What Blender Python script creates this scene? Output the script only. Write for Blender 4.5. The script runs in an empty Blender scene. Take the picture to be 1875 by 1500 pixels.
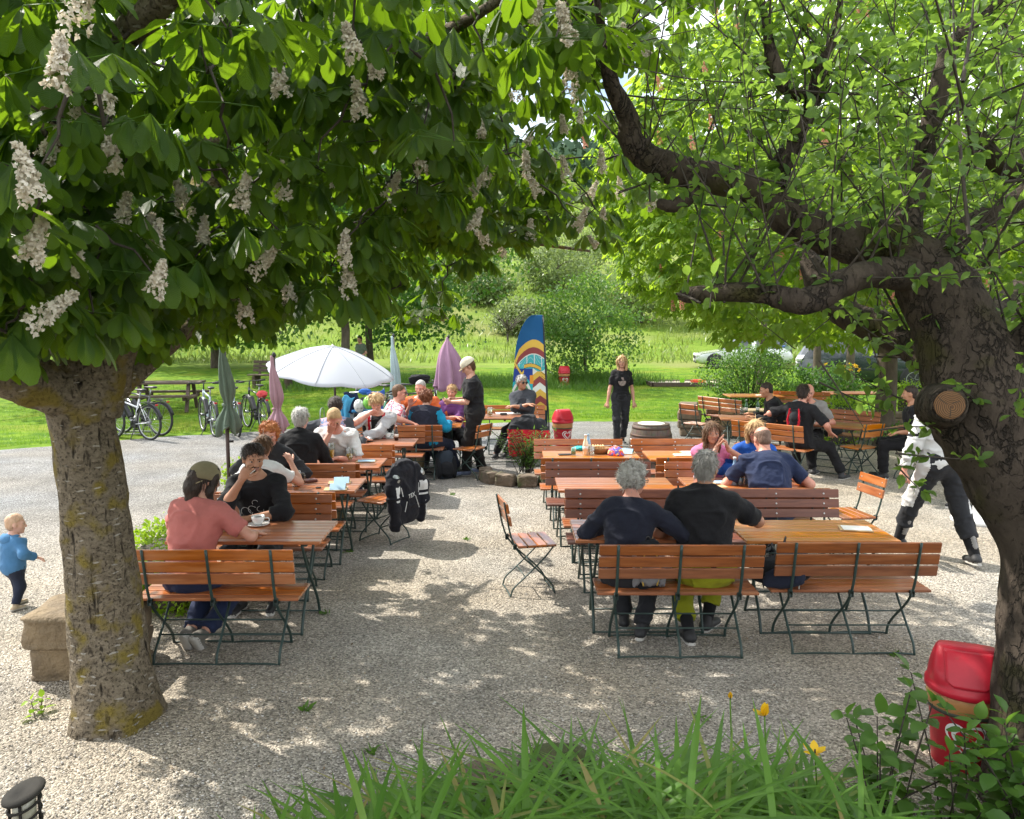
import bpy, math, random
import numpy as np
from mathutils import Vector, Matrix, Euler
R = math.radians
rng = np.random.default_rng(7)
random.seed(7)
SC = bpy.context.scene
COL = SC.collection
# ------------------------------------------------------------------ camera, sky, sun, exposure
FPX, CX, CY, PITCH, EYE = 1500.0, 937.5, 750.0, R(6.35), 2.4
cam_d = bpy.data.cameras.new("camera"); cam = bpy.data.objects.new("camera", cam_d); COL.objects.link(cam)
cam.location = (0, 0, EYE); cam.rotation_euler = (R(90) - PITCH, 0, 0)
cam_d.sensor_width = 36; cam_d.lens = 36 * FPX / 1875; cam_d.clip_end = 3000; cam_d.clip_start = 0.05
SC.camera = cam
SUN_AZ, SUN_EL = R(-57), R(46)
S2 = (math.sin(SUN_AZ) * math.cos(SUN_EL), math.cos(SUN_AZ) * math.cos(SUN_EL), math.sin(SUN_EL))
world = bpy.data.worlds.new("World"); SC.world = world; world.use_nodes = True
wn = world.node_tree.nodes; wl = world.node_tree.links
bg = wn['Background']; sky = wn.new('ShaderNodeTexSky'); sky.sky_type = 'NISHITA'; sky.sun_disc = False
sky.sun_elevation = SUN_EL; sky.sun_rotation = SUN_AZ; sky.air_density = 1.0; sky.dust_density = 2.0; sky.altitude = 200
tc = wn.new('ShaderNodeTexCoord'); cn = wn.new('ShaderNodeTexNoise'); cn.inputs['Scale'].default_value = 2.4; cn.inputs['Detail'].default_value = 7
cr = wn.new('ShaderNodeValToRGB'); cr.color_ramp.elements[0].position = 0.36; cr.color_ramp.elements[1].position = 0.56
cmix = wn.new('ShaderNodeMix'); cmix.data_type = 'RGBA'
wl.new(tc.outputs['Generated'], cn.inputs['Vector']); wl.new(cn.outputs['Fac'], cr.inputs['Fac'])
wl.new(cr.outputs['Color'], cmix.inputs['Factor']); wl.new(sky.outputs['Color'], cmix.inputs['A'])
cmix.inputs['B'].default_value = (10.5, 10.8, 11.2, 1)
wl.new(cmix.outputs['Result'], bg.inputs['Color']); bg.inputs['Strength'].default_value = 0.135
sun_d = bpy.data.lights.new("sun", 'SUN'); sun = bpy.data.objects.new("sun", sun_d); COL.objects.link(sun)
sun_d.energy = 4.7; sun_d.angle = R(0.5); sun_d.color = (1.0, 0.94, 0.84)
sun.rotation_euler = Vector(S2).to_track_quat('Z', 'Y').to_euler(); sun.location = (-20, 10, 25)
SC.view_settings.view_transform = 'Standard'; SC.view_settings.look = 'None'
SC.view_settings.gamma = 1.0; SC.view_settings.use_curve_mapping = False
SC.view_settings.exposure = 0.9
SC.render.engine = 'CYCLES'
SC.cycles.max_bounces = 7; SC.cycles.diffuse_bounces = 3; SC.cycles.glossy_bounces = 3; SC.cycles.transmission_bounces = 5
SC.cycles.sample_clamp_indirect = 6.0; SC.cycles.use_denoising = True; SC.cycles.caustics_reflective = False; SC.cycles.caustics_refractive = False

# ------------------------------------------------------------------ photo pixel -> place helpers
def ray(px, py):
    dx = (px - CX) / FPX; dy = -(py - CY) / FPX; c, s = math.cos(PITCH), math.sin(PITCH)
    return np.array([dx, c + dy * s, -s + dy * c])
def gp(px, py, z=0.0):
    r = ray(px, py); t = (z - EYE) / r[2]; return np.array([0, 0, EYE]) + r * t
def dp(px, py, Y):
    r = ray(px, py); return np.array([0, 0, EYE]) + r * (Y / r[1])
def proj(P):
    P = np.atleast_2d(P); c, s = math.cos(PITCH), math.sin(PITCH)
    q = P - np.array([0, 0, EYE]); d = q[:, 1] * c - q[:, 2] * s; u = q[:, 1] * s + q[:, 2] * c
    dd = np.where(np.abs(d) < 1e-6, 1e-6, d)
    return CX + FPX * q[:, 0] / dd, CY - FPX * u / dd, d

# ------------------------------------------------------------------ mesh helpers
def mk(name, V, F, mats, parent=None, mi=None, smooth=True, uv=None, loc=None):
    V = np.asarray(V, dtype=np.float32).reshape(-1, 3)
    me = bpy.data.meshes.new(name)
    if isinstance(F, np.ndarray):
        n, k = F.shape
        me.vertices.add(len(V)); me.vertices.foreach_set('co', V.ravel())
        me.loops.add(n * k); me.loops.foreach_set('vertex_index', F.astype(np.int32).ravel())
        me.polygons.add(n); me.polygons.foreach_set('loop_start', np.arange(0, n * k, k, dtype=np.int32))
        if mi is not None: me.polygons.foreach_set('material_index', np.asarray(mi, dtype=np.int32))
        me.polygons.foreach_set('use_smooth', np.full(n, bool(smooth)))
        me.update(calc_edges=True)
        if uv is not None:
            l = me.uv_layers.new(name='UVMap'); l.data.foreach_set('uv', np.asarray(uv, dtype=np.float32)[F.ravel()].ravel())
    else:
        me.from_pydata([tuple(map(float, v)) for v in V], [], F)
        if mi is not None: me.polygons.foreach_set('material_index', np.asarray(mi, dtype=np.int32))
        me.polygons.foreach_set('use_smooth', np.full(len(me.polygons), bool(smooth)))
        me.update()
    for m in (mats if isinstance(mats, (list, tuple)) else [mats]): me.materials.append(m)
    o = bpy.data.objects.new(name, me); COL.objects.link(o)
    if parent is not None: o.parent = parent
    if loc is not None: o.location = loc
    return o
def empty(name, label, cat, loc=(0, 0, 0), rz=0.0, group=None):
    o = bpy.data.objects.new(name, None); COL.objects.link(o); o.empty_display_size = 0.1
    o.location = tuple(map(float, loc)); o.rotation_euler = (0, 0, rz); o['label'] = label; o['category'] = cat
    if group: o['group'] = group
    return o
def tag(o, label, cat, group=None, kind=None):
    o['label'] = label; o['category'] = cat
    if group: o['group'] = group
    if kind: o['kind'] = kind
    return o
def kids(o): return [c for c in COL.objects if c.parent == o]
def dup(o, loc, rz=None, label=None, group=None, parent=None, kd=None):
    c = o.copy(); COL.objects.link(c)
    if parent is not None: c.parent = parent
    else:
        c.location = tuple(map(float, loc))
        if rz is not None: c.rotation_euler = (0, 0, rz)
    if label: c['label'] = label
    if group: c['group'] = group
    for ch in list(o.children): dup(ch, None, parent=c)
    return c
def rotz(a): c, s = math.cos(a), math.sin(a); return np.array([[c, -s, 0], [s, c, 0], [0, 0, 1.0]])
def rotx(a): c, s = math.cos(a), math.sin(a); return np.array([[1.0, 0, 0], [0, c, -s], [0, s, c]])
def roty(a): c, s = math.cos(a), math.sin(a); return np.array([[c, 0, s], [0, 1.0, 0], [-s, 0, c]])
def nrm(v): v = np.asarray(v, float); return v / (np.linalg.norm(v) + 1e-12)
class MB:
    """collects boxes, tubes, lathes into one mesh"""
    def __init__(s): s.V = []; s.F = []; s.M = []; s.n = 0
    def add(s, V, F, m=0):
        s.V.append(np.asarray(V, float)); s.F += [tuple(int(i) + s.n for i in f) for f in F]; s.M += [m] * len(F); s.n += len(V); return s
    def box(s, c, d, rot=None, b=0.003, m=0):
        hx, hy, hz = d[0] / 2, d[1] / 2, d[2] / 2; b = min(b, hx * .45, hy * .45, hz * .45); V = []
        for sx in (-1, 1):
            for sy in (-1, 1):
                for sz in (-1, 1):
                    V += [(sx * (hx - b), sy * (hy - b), sz * hz), (sx * (hx - b), sy * hy, sz * (hz - b)), (sx * hx, sy * (hy - b), sz * (hz - b))]
        I = lambda x, y, z, k: ((x * 2 + y) * 2 + z) * 3 + k
        F = [(I(0,0,1,0), I(1,0,1,0), I(1,1,1,0), I(0,1,1,0)), (I(0,1,0,0), I(1,1,0,0), I(1,0,0,0), I(0,0,0,0)),
             (I(0,0,0,1), I(1,0,0,1), I(1,0,1,1), I(0,0,1,1)), (I(0,1,1,1), I(1,1,1,1), I(1,1,0,1), I(0,1,0,1)),
             (I(0,0,1,2), I(0,1,1,2), I(0,1,0,2), I(0,0,0,2)), (I(1,0,0,2), I(1,1,0,2), I(1,1,1,2), I(1,0,1,2))]
        for y in (0, 1):
            for z in (0, 1):
                f = (I(0,y,z,0), I(1,y,z,0), I(1,y,z,1), I(0,y,z,1)); F.append(f if (y == 1) != (z == 1) else f[::-1])
        for x in (0, 1):
            for z in (0, 1):
                f = (I(x,0,z,0), I(x,1,z,0), I(x,1,z,2), I(x,0,z,2)); F.append(f if (x == 0) != (z == 1) else f[::-1])
            for y in (0, 1):
                f = (I(x,y,0,1), I(x,y,1,1), I(x,y,1,2), I(x,y,0,2)); F.append(f if (x == 1) != (y == 1) else f[::-1])
            for y in (0, 1):
                for z in (0, 1):
                    f = (I(x,y,z,0), I(x,y,z,1), I(x,y,z,2)); F.append(f if ((x + y + z) % 2 == 0) else f[::-1])
        V = np.array(V)
        if rot is not None: V = V @ np.asarray(rot).T
        return s.add(V + np.asarray(c, float), F, m)
    def tube(s, P, r, n=8, m=0, cap=True, flat=None):
        P = np.asarray(P, float); k = len(P); r = np.broadcast_to(np.asarray(r, float), (k,))
        T = np.gradient(P, axis=0); T /= (np.linalg.norm(T, axis=1, keepdims=True) + 1e-12)
        u = np.cross(T[0], (0, 0, 1.0)); u = u if np.linalg.norm(u) > .05 else np.cross(T[0], (1.0, 0, 0)); u = nrm(u)
        V = []; a = np.arange(n) * 2 * math.pi / n
        for i in range(k):
            u = nrm(u - T[i] * np.dot(u, T[i])); w = np.cross(T[i], u)
            f = 1.0 if flat is None else flat
            V.append(P[i] + r[i] * (np.cos(a)[:, None] * u + f * np.sin(a)[:, None] * w))
        V = np.concatenate(V); F = []
        for i in range(k - 1):
            for j in range(n):
                j2 = (j + 1) % n; F.append((i * n + j, i * n + j2, (i + 1) * n + j2, (i + 1) * n + j))
        if cap: F.append(tuple(range(n))[::-1]); F.append(tuple((k - 1) * n + j for j in range(n)))
        return s.add(V, F, m)
    def lathe(s, prof, c=(0, 0, 0), n=24, m=0, rot=None, sx=1.0, sy=1.0):
        a = np.arange(n) * 2 * math.pi / n; V = []; F = []
        for r, z in prof: V.append(np.stack([r * np.cos(a) * sx, r * np.sin(a) * sy, np.full(n, z)], 1))
        V = np.concatenate(V); k = len(prof)
        for i in range(k - 1):
            for j in range(n):
                j2 = (j + 1) % n; F.append((i * n + j, i * n + j2, (i + 1) * n + j2, (i + 1) * n + j))
        if prof[0][0] > 1e-5: F.append(tuple(range(n))[::-1])
        if prof[-1][0] > 1e-5: F.append(tuple((k - 1) * n + j for j in range(n)))
        if rot is not None: V = V @ np.asarray(rot).T
        return s.add(V + np.asarray(c, float), F, m)
    def prism(s, poly, z0, z1, m=0, rot=None, c=(0, 0, 0)):
        n = len(poly); V = np.array([(x, y, z0) for x, y in poly] + [(x, y, z1) for x, y in poly], float)
        F = [tuple(range(n))[::-1], tuple(range(n, 2 * n))] + [(i, (i + 1) % n, n + (i + 1) % n, n + i) for i in range(n)]
        if rot is not None: V = V @ np.asarray(rot).T
        return s.add(V + np.asarray(c, float), F, m)
    def build(s, name, mats, parent=None, smooth=False, loc=None):
        return mk(name, np.concatenate(s.V), s.F, mats, parent, s.M, smooth, loc=loc)
def spline(P, k=6):
    P = np.asarray(P, float); Q = np.vstack([2 * P[0] - P[1], P, 2 * P[-1] - P[-2]]); out = []
    for i in range(1, len(Q) - 2):
        for t in np.linspace(0, 1, k, endpoint=False):
            a, b, c, d = Q[i-1], Q[i], Q[i+1], Q[i+2]
            out.append(.5 * ((2*b) + (c-a)*t + (2*a-5*b+4*c-d)*t*t + (3*b-a-3*c+d)*t**3))
    out.append(P[-1]); return np.array(out)
def vnoise(P, scale, seed=0):
    """smooth value noise, -1..1"""
    P = np.asarray(P, float) * scale; i = np.floor(P).astype(np.int64); f = P - i; f = f * f * (3 - 2 * f); out = np.zeros(P.shape[:-1])
    for dx in (0, 1):
        for dy in (0, 1):
            for dz in (0, 1):
                h = (i[..., 0] + dx) * 374761393 + (i[..., 1] + dy) * 668265263 + (i[..., 2] + dz) * 2147483647 + seed * 974711
                h = (h ^ (h >> 13)) * 1274126177; h = (h ^ (h >> 16)) & 0xffff
                w = (f[..., 0] if dx else 1 - f[..., 0]) * (f[..., 1] if dy else 1 - f[..., 1]) * (f[..., 2] if dz else 1 - f[..., 2])
                out += w * (h / 32767.5 - 1)
    return out

# ------------------------------------------------------------------ materials
def newmat(name):
    m = bpy.data.materials.new(name); m.use_nodes = True; nt = m.node_tree
    return m, nt.nodes, nt.links, nt.nodes['Principled BSDF']
def c4(c): return (c[0], c[1], c[2], 1)
def mat(name, c1, c2=None, scale=6.0, rough=.6, metal=0, bump=0.0, bscale=None, stretch=(1, 1, 1), coat=0, detail=5, rnd=0.0, spec=.5, lo=.35, hi=.65, c3=None, s3=2.0, t3=(.55, .62), sheen=0, bdist=.01):
    m, N, L, B = newmat(name); B.inputs['Roughness'].default_value = rough; B.inputs['Metallic'].default_value = metal
    B.inputs['Specular IOR Level'].default_value = spec; B.inputs['Coat Weight'].default_value = coat; B.inputs['Coat Roughness'].default_value = .13
    B.inputs['Sheen Weight'].default_value = sheen
    t = N.new('ShaderNodeTexCoord'); mp = N.new('ShaderNodeMapping'); mp.inputs['Scale'].default_value = stretch
    oi = N.new('ShaderNodeObjectInfo'); ad = N.new('ShaderNodeVectorMath'); ad.operation = 'ADD'
    ml = N.new('ShaderNodeMath'); ml.operation = 'MULTIPLY'; ml.inputs[1].default_value = 37.0
    L.new(oi.outputs['Random'], ml.inputs[0]); L.new(t.outputs['Object'], mp.inputs['Vector']); L.new(mp.outputs['Vector'], ad.inputs[0]); L.new(ml.outputs[0], ad.inputs[1])
    if c2 is None: c2 = tuple(x * .82 for x in c1)
    nz = N.new('ShaderNodeTexNoise'); nz.inputs['Scale'].default_value = scale; nz.inputs['Detail'].default_value = detail
    L.new(ad.outputs[0], nz.inputs['Vector']); rp = N.new('ShaderNodeValToRGB')
    rp.color_ramp.elements[0].position = lo; rp.color_ramp.elements[0].color = c4(c1); rp.color_ramp.elements[1].position = hi; rp.color_ramp.elements[1].color = c4(c2)
    L.new(nz.outputs['Fac'], rp.inputs['Fac']); out = rp.outputs['Color']
    if c3 is not None:
        n3 = N.new('ShaderNodeTexNoise'); n3.inputs['Scale'].default_value = s3; n3.inputs['Detail'].default_value = 6; L.new(ad.outputs[0], n3.inputs['Vector'])
        mr = N.new('ShaderNodeMapRange'); mr.inputs['From Min'].default_value = t3[0]; mr.inputs['From Max'].default_value = t3[1]; L.new(n3.outputs['Fac'], mr.inputs['Value'])
        mx = N.new('ShaderNodeMix'); mx.data_type = 'RGBA'; L.new(mr.outputs[0], mx.inputs['Factor']); L.new(out, mx.inputs['A']); mx.inputs['B'].default_value = c4(c3); out = mx.outputs['Result']
    if rnd:
        hs = N.new('ShaderNodeHueSaturation'); mr = N.new('ShaderNodeMapRange'); mr.inputs['To Min'].default_value = 1 - rnd; mr.inputs['To Max'].default_value = 1 + rnd
        ge = N.new('ShaderNodeNewGeometry'); av = N.new('ShaderNodeMath'); av.operation = 'MULTIPLY_ADD'; av.inputs[1].default_value = .5; hv = N.new('ShaderNodeMath'); hv.operation = 'MULTIPLY'; hv.inputs[1].default_value = .5
        L.new(oi.outputs['Random'], hv.inputs[0]); L.new(ge.outputs['Random Per Island'], av.inputs[0]); L.new(hv.outputs[0], av.inputs[2]); L.new(av.outputs[0], mr.inputs['Value']); L.new(mr.outputs[0], hs.inputs['Value'])
        sr = N.new('ShaderNodeMapRange'); sr.inputs['To Min'].default_value = .82; sr.inputs['To Max'].default_value = 1.08; L.new(ge.outputs['Random Per Island'], sr.inputs['Value']); L.new(sr.outputs[0], hs.inputs['Saturation']); L.new(out, hs.inputs['Color']); out = hs.outputs['Color']
    L.new(out, B.inputs['Base Color'])
    if bump:
        nb = N.new('ShaderNodeTexNoise'); nb.inputs['Scale'].default_value = bscale or scale * 3; nb.inputs['Detail'].default_value = 6; L.new(ad.outputs[0], nb.inputs['Vector'])
        bp = N.new('ShaderNodeBump'); bp.inputs['Strength'].default_value = bump; bp.inputs['Distance'].default_value = bdist; L.new(nb.outputs['Fac'], bp.inputs['Height']); L.new(bp.outputs['Normal'], B.inputs['Normal'])
    return m
def leafmat(name, ca, cb, trans=(.16, .34, .03), tw=.45, vein=0.0, rough=.42, freq=22.0, dry=None):
    m, N, L, B = newmat(name); B.inputs['Roughness'].default_value = rough; B.inputs['Specular IOR Level'].default_value = .35
    g = N.new('ShaderNodeNewGeometry'); rp = N.new('ShaderNodeValToRGB'); rp.color_ramp.elements[0].color = c4(ca); rp.color_ramp.elements[1].color = c4(cb)
    L.new(g.outputs['Random Per Island'], rp.inputs['Fac']); out = rp.outputs['Color']
    if dry: rp.color_ramp.elements[1].position = .9; q_ = rp.color_ramp.elements.new(.94); q_.color = c4(dry)
    tr = N.new('ShaderNodeBsdfTranslucent'); tcol = N.new('ShaderNodeMix'); tcol.data_type = 'RGBA'; tcol.inputs['Factor'].default_value = .75; tcol.inputs['B'].default_value = c4(trans)
    if vein:
        uv = N.new('ShaderNodeUVMap'); sp = N.new('ShaderNodeSeparateXYZ'); L.new(uv.outputs['UV'], sp.inputs[0])
        ab = N.new('ShaderNodeMath'); ab.operation = 'ABSOLUTE'; L.new(sp.outputs['X'], ab.inputs[0])
        ma = N.new('ShaderNodeMath'); ma.operation = 'MULTIPLY_ADD'; ma.inputs[1].default_value = -.16; L.new(ab.outputs[0], ma.inputs[0]); L.new(sp.outputs['Y'], ma.inputs[2])
        sn = N.new('ShaderNodeMath'); sn.operation = 'MULTIPLY'; sn.inputs[1].default_value = freq * 6.283; L.new(ma.outputs[0], sn.inputs[0])
        s2 = N.new('ShaderNodeMath'); s2.operation = 'SINE'; L.new(sn.outputs[0], s2.inputs[0])
        v1 = N.new('ShaderNodeMapRange'); v1.inputs['From Min'].default_value = .55; v1.inputs['From Max'].default_value = 1.0; L.new(s2.outputs[0], v1.inputs['Value'])
        v2 = N.new('ShaderNodeMapRange'); v2.inputs['From Min'].default_value = .07; v2.inputs['From Max'].default_value = .02; L.new(ab.outputs[0], v2.inputs['Value'])
        mm = N.new('ShaderNodeMath'); mm.operation = 'MAXIMUM'; L.new(v1.outputs[0], mm.inputs[0]); L.new(v2.outputs[0], mm.inputs[1])
        mf = N.new('ShaderNodeMath'); mf.operation = 'MULTIPLY'; mf.inputs[1].default_value = vein; L.new(mm.outputs[0], mf.inputs[0])
        mx = N.new('ShaderNodeMix'); mx.data_type = 'RGBA'; L.new(mf.outputs[0], mx.inputs['Factor']); L.new(out, mx.inputs['A']); mx.inputs['B'].default_value = (ca[0] * 2.2 + .02, ca[1] * 1.8 + .02, ca[2] * 1.6 + .01, 1); out = mx.outputs['Result']
        bp = N.new('ShaderNodeBump'); bp.inputs['Strength'].default_value = .5; bp.inputs['Distance'].default_value = .003; L.new(s2.outputs[0], bp.inputs['Height']); L.new(bp.outputs['Normal'], B.inputs['Normal'])
    L.new(out, B.inputs['Base Color']); L.new(out, tcol.inputs['A']); L.new(tcol.outputs['Result'], tr.inputs['Color'])
    ms = N.new('ShaderNodeMixShader'); ms.inputs[0].default_value = tw; L.new(B.outputs[0], ms.inputs[1]); L.new(tr.outputs[0], ms.inputs[2])
    L.new(ms.outputs[0], N['Material Output'].inputs['Surface']); return m
def gravelmat():
    m, N, L, B = newmat("gravel"); B.inputs['Roughness'].default_value = .85; B.inputs['Specular IOR Level'].default_value = .3
    t = N.new('ShaderNodeTexCoord')
    def vor(s):
        v = N.new('ShaderNodeTexVoronoi'); v.inputs['Scale'].default_value = s; L.new(t.outputs['Object'], v.inputs['Vector']); return v
    v1, v2 = vor(88), vor(44); sp = N.new('ShaderNodeSeparateColor'); L.new(v1.outputs['Color'], sp.inputs[0])
    rp = N.new('ShaderNodeValToRGB'); e = rp.color_ramp.elements; e[0].color = (.10, .095, .085, 1); e[1].position = 1; e[1].color = (.53, .505, .46, 1)
    for p, c in ((.25, (.215, .202, .18, 1)), (.6, (.30, .287, .262, 1)), (.82, (.37, .35, .315, 1))): q = e.new(p); q.color = c
    L.new(sp.outputs[0], rp.inputs['Fac'])
    sp2 = N.new('ShaderNodeSeparateColor'); L.new(v2.outputs['Color'], sp2.inputs[0])
    nz = N.new('ShaderNodeTexNoise'); nz.inputs['Scale'].default_value = .55; nz.inputs['Detail'].default_value = 8; L.new(t.outputs['Object'], nz.inputs['Vector'])
    mr = N.new('ShaderNodeMapRange'); mr.inputs['From Min'].default_value = .25; mr.inputs['From Max'].default_value = .6; L.new(nz.outputs['Fac'], mr.inputs['Value'])
    mx = N.new('ShaderNodeMix'); mx.data_type = 'RGBA'; mx.blend_type = 'MULTIPLY'; L.new(mr.outputs[0], mx.inputs['Factor']); L.new(rp.outputs[0], mx.inputs['A']); mx.inputs['B'].default_value = (1.0, .91, .79, 1)
    n2 = N.new('ShaderNodeTexNoise'); n2.inputs['Scale'].default_value = 1.7; n2.inputs['Detail'].default_value = 8; L.new(t.outputs['Object'], n2.inputs['Vector'])
    m2 = N.new('ShaderNodeMapRange'); m2.inputs['From Min'].default_value = .3; m2.inputs['From Max'].default_value = .7; m2.inputs['To Min'].default_value = .86; m2.inputs['To Max'].default_value = 1.28; L.new(n2.outputs['Fac'], m2.inputs['Value'])
    mx2 = N.new('ShaderNodeVectorMath'); mx2.operation = 'SCALE'; L.new(mx.outputs['Result'], mx2.inputs[0]); L.new(m2.outputs[0], mx2.inputs['Scale'])
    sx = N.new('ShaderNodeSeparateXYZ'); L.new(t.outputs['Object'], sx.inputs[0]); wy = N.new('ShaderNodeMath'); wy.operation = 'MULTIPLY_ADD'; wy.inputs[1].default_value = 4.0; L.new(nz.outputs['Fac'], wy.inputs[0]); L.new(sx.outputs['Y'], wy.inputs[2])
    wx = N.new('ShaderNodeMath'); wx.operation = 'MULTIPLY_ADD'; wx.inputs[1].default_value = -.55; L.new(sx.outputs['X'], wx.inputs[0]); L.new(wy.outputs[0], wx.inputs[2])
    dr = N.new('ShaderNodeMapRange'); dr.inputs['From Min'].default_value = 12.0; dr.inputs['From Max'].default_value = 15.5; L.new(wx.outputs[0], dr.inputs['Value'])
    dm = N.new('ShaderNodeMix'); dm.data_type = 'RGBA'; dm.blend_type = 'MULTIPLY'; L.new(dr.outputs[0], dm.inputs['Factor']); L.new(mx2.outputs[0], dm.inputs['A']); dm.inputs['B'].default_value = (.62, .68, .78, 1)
    L.new(dm.outputs['Result'], B.inputs['Base Color'])
    ad = N.new('ShaderNodeMath'); ad.operation = 'ADD'; L.new(v1.outputs['Distance'], ad.inputs[0]); L.new(v2.outputs['Distance'], ad.inputs[1])
    bp = N.new('ShaderNodeBump'); bp.invert = True; bp.inputs['Strength'].default_value = .9; bp.inputs['Distance'].default_value = .012; L.new(ad.outputs[0], bp.inputs['Height']); L.new(bp.outputs['Normal'], B.inputs['Normal'])
    return m
def barkmat(name, c1, c2, lichen, lich_scale, lich_t, stretch, spots=None, plates=False, grain=9):
    m, N, L, B = newmat(name); B.inputs['Roughness'].default_value = .9; B.inputs['Specular IOR Level'].default_value = .2
    t = N.new('ShaderNodeTexCoord'); mp = N.new('ShaderNodeMapping'); mp.inputs['Scale'].default_value = stretch; L.new(t.outputs['Object'], mp.inputs['Vector'])
    nz = N.new('ShaderNodeTexNoise'); nz.inputs['Scale'].default_value = grain; nz.inputs['Detail'].default_value = 9; nz.inputs['Roughness'].default_value = .68; L.new(mp.outputs[0], nz.inputs['Vector'])
    rp = N.new('ShaderNodeValToRGB'); rp.color_ramp.elements[0].position = .32; rp.color_ramp.elements[0].color = c4(c1); rp.color_ramp.elements[1].position = .68; rp.color_ramp.elements[1].color = c4(c2); L.new(nz.outputs['Fac'], rp.inputs['Fac'])
    out = rp.outputs[0]; hgt = nz.outputs['Fac']
    def blend(fac, col):
        nonlocal out
        mx = N.new('ShaderNodeMix'); mx.data_type = 'RGBA'; L.new(fac, mx.inputs['Factor']); L.new(out, mx.inputs['A']); mx.inputs['B'].default_value = c4(col); out = mx.outputs['Result']
    def noise_mask(scale, lo, hi, vec, det=7):
        n = N.new('ShaderNodeTexNoise'); n.inputs['Scale'].default_value = scale; n.inputs['Detail'].default_value = det; L.new(vec, n.inputs['Vector'])
        r = N.new('ShaderNodeMapRange'); r.inputs['From Min'].default_value = lo; r.inputs['From Max'].default_value = hi; L.new(n.outputs['Fac'], r.inputs['Value']); return r.outputs[0]
    if plates:
        vo = N.new('ShaderNodeTexVoronoi'); vo.feature = 'DISTANCE_TO_EDGE'; vo.inputs['Scale'].default_value = 12
        wp = N.new('ShaderNodeTexNoise'); wp.inputs['Scale'].default_value = 8; wp.inputs['Detail'].default_value = 5; L.new(mp.outputs[0], wp.inputs['Vector'])
        ma = N.new('ShaderNodeVectorMath'); ma.operation = 'MULTIPLY_ADD'; ma.inputs[1].default_value = (.42, .42, .42); L.new(wp.outputs['Color'], ma.inputs[0]); L.new(mp.outputs[0], ma.inputs[2]); L.new(ma.outputs[0], vo.inputs['Vector'])
        r = N.new('ShaderNodeMapRange'); r.inputs['From Min'].default_value = .09; r.inputs['From Max'].default_value = .0; L.new(vo.outputs['Distance'], r.inputs['Value'])
        br = noise_mask(7, .42, .6, mp.outputs[0], 4); mu0 = N.new('ShaderNodeMath'); mu0.operation = 'MULTIPLY'; L.new(r.outputs[0], mu0.inputs[0]); L.new(br, mu0.inputs[1]); blend(mu0.outputs[0], (.03, .024, .019))
        fn = N.new('ShaderNodeTexNoise'); fn.inputs['Scale'].default_value = 42; fn.inputs['Detail'].default_value = 8; fn.inputs['Roughness'].default_value = .7; L.new(mp.outputs[0], fn.inputs['Vector'])
        fr_ = N.new('ShaderNodeMapRange'); fr_.inputs['From Min'].default_value = .60; fr_.inputs['From Max'].default_value = .70; L.new(fn.outputs['Fac'], fr_.inputs['Value']); blend(fr_.outputs[0], (.035, .028, .022))
        sub = N.new('ShaderNodeMath'); sub.operation = 'SUBTRACT'; L.new(nz.outputs['Fac'], sub.inputs[0]); L.new(mu0.outputs[0], sub.inputs[1]); ad = N.new('ShaderNodeMath'); ad.operation = 'SUBTRACT'; L.new(sub.outputs[0], ad.inputs[0]); L.new(fr_.outputs[0], ad.inputs[1]); hgt = ad.outputs[0]
    if spots:
        mc_ = N.new('ShaderNodeMapping'); mc_.inputs['Scale'].default_value = (1, 1, .16); L.new(t.outputs['Object'], mc_.inputs['Vector']); ck = noise_mask(26, .62, .70, mc_.outputs[0], 6); blend(ck, (.022, .017, .012)); gm = noise_mask(60, .56, .66, t.outputs['Object'], 6); blend(gm, (.085, .068, .048))
        s_ = N.new('ShaderNodeMath'); s_.operation = 'SUBTRACT'; L.new(nz.outputs['Fac'], s_.inputs[0]); L.new(ck, s_.inputs[1]); s2_ = N.new('ShaderNodeMath'); s2_.operation = 'MULTIPLY_ADD'; s2_.inputs[1].default_value = -.35; L.new(gm, s2_.inputs[0]); L.new(s_.outputs[0], s2_.inputs[2]); hgt = s2_.outputs[0]
    blend(noise_mask(lich_scale, lich_t[0], lich_t[1], t.outputs['Object'], 10), lichen)
    if spots:
        m2 = N.new('ShaderNodeMapping'); m2.inputs['Scale'].default_value = (12, 12, 60); wn_ = N.new('ShaderNodeTexNoise'); wn_.inputs['Scale'].default_value = 14; wn_.inputs['Detail'].default_value = 4; L.new(t.outputs['Object'], wn_.inputs['Vector']); wa = N.new('ShaderNodeVectorMath'); wa.operation = 'MULTIPLY_ADD'; wa.inputs[1].default_value = (.05, .05, .035); L.new(wn_.outputs['Color'], wa.inputs[0]); L.new(t.outputs['Object'], wa.inputs[2]); L.new(wa.outputs[0], m2.inputs['Vector'])
        v = N.new('ShaderNodeTexVoronoi'); v.inputs['Scale'].default_value = 1.0; L.new(m2.outputs[0], v.inputs['Vector'])
        r = N.new('ShaderNodeMapRange'); r.inputs['From Min'].default_value = .34; r.inputs['From Max'].default_value = .22; L.new(v.outputs['Distance'], r.inputs['Value'])
        s = N.new('ShaderNodeSeparateColor'); L.new(v.outputs['Color'], s.inputs[0]); g = N.new('ShaderNodeMath'); g.operation = 'GREATER_THAN'; g.inputs[1].default_value = .8; L.new(s.outputs[0], g.inputs[0])
        mu = N.new('ShaderNodeMath'); mu.operation = 'MULTIPLY'; L.new(r.outputs[0], mu.inputs[0]); L.new(g.outputs[0], mu.inputs[1]); blend(mu.outputs[0], spots)
    L.new(out, B.inputs['Base Color'])
    bp = N.new('ShaderNodeBump'); bp.inputs['Strength'].default_value = .9; bp.inputs['Distance'].default_value = .03; L.new(hgt, bp.inputs['Height']); L.new(bp.outputs['Normal'], B.inputs['Normal'])
    return m
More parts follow.
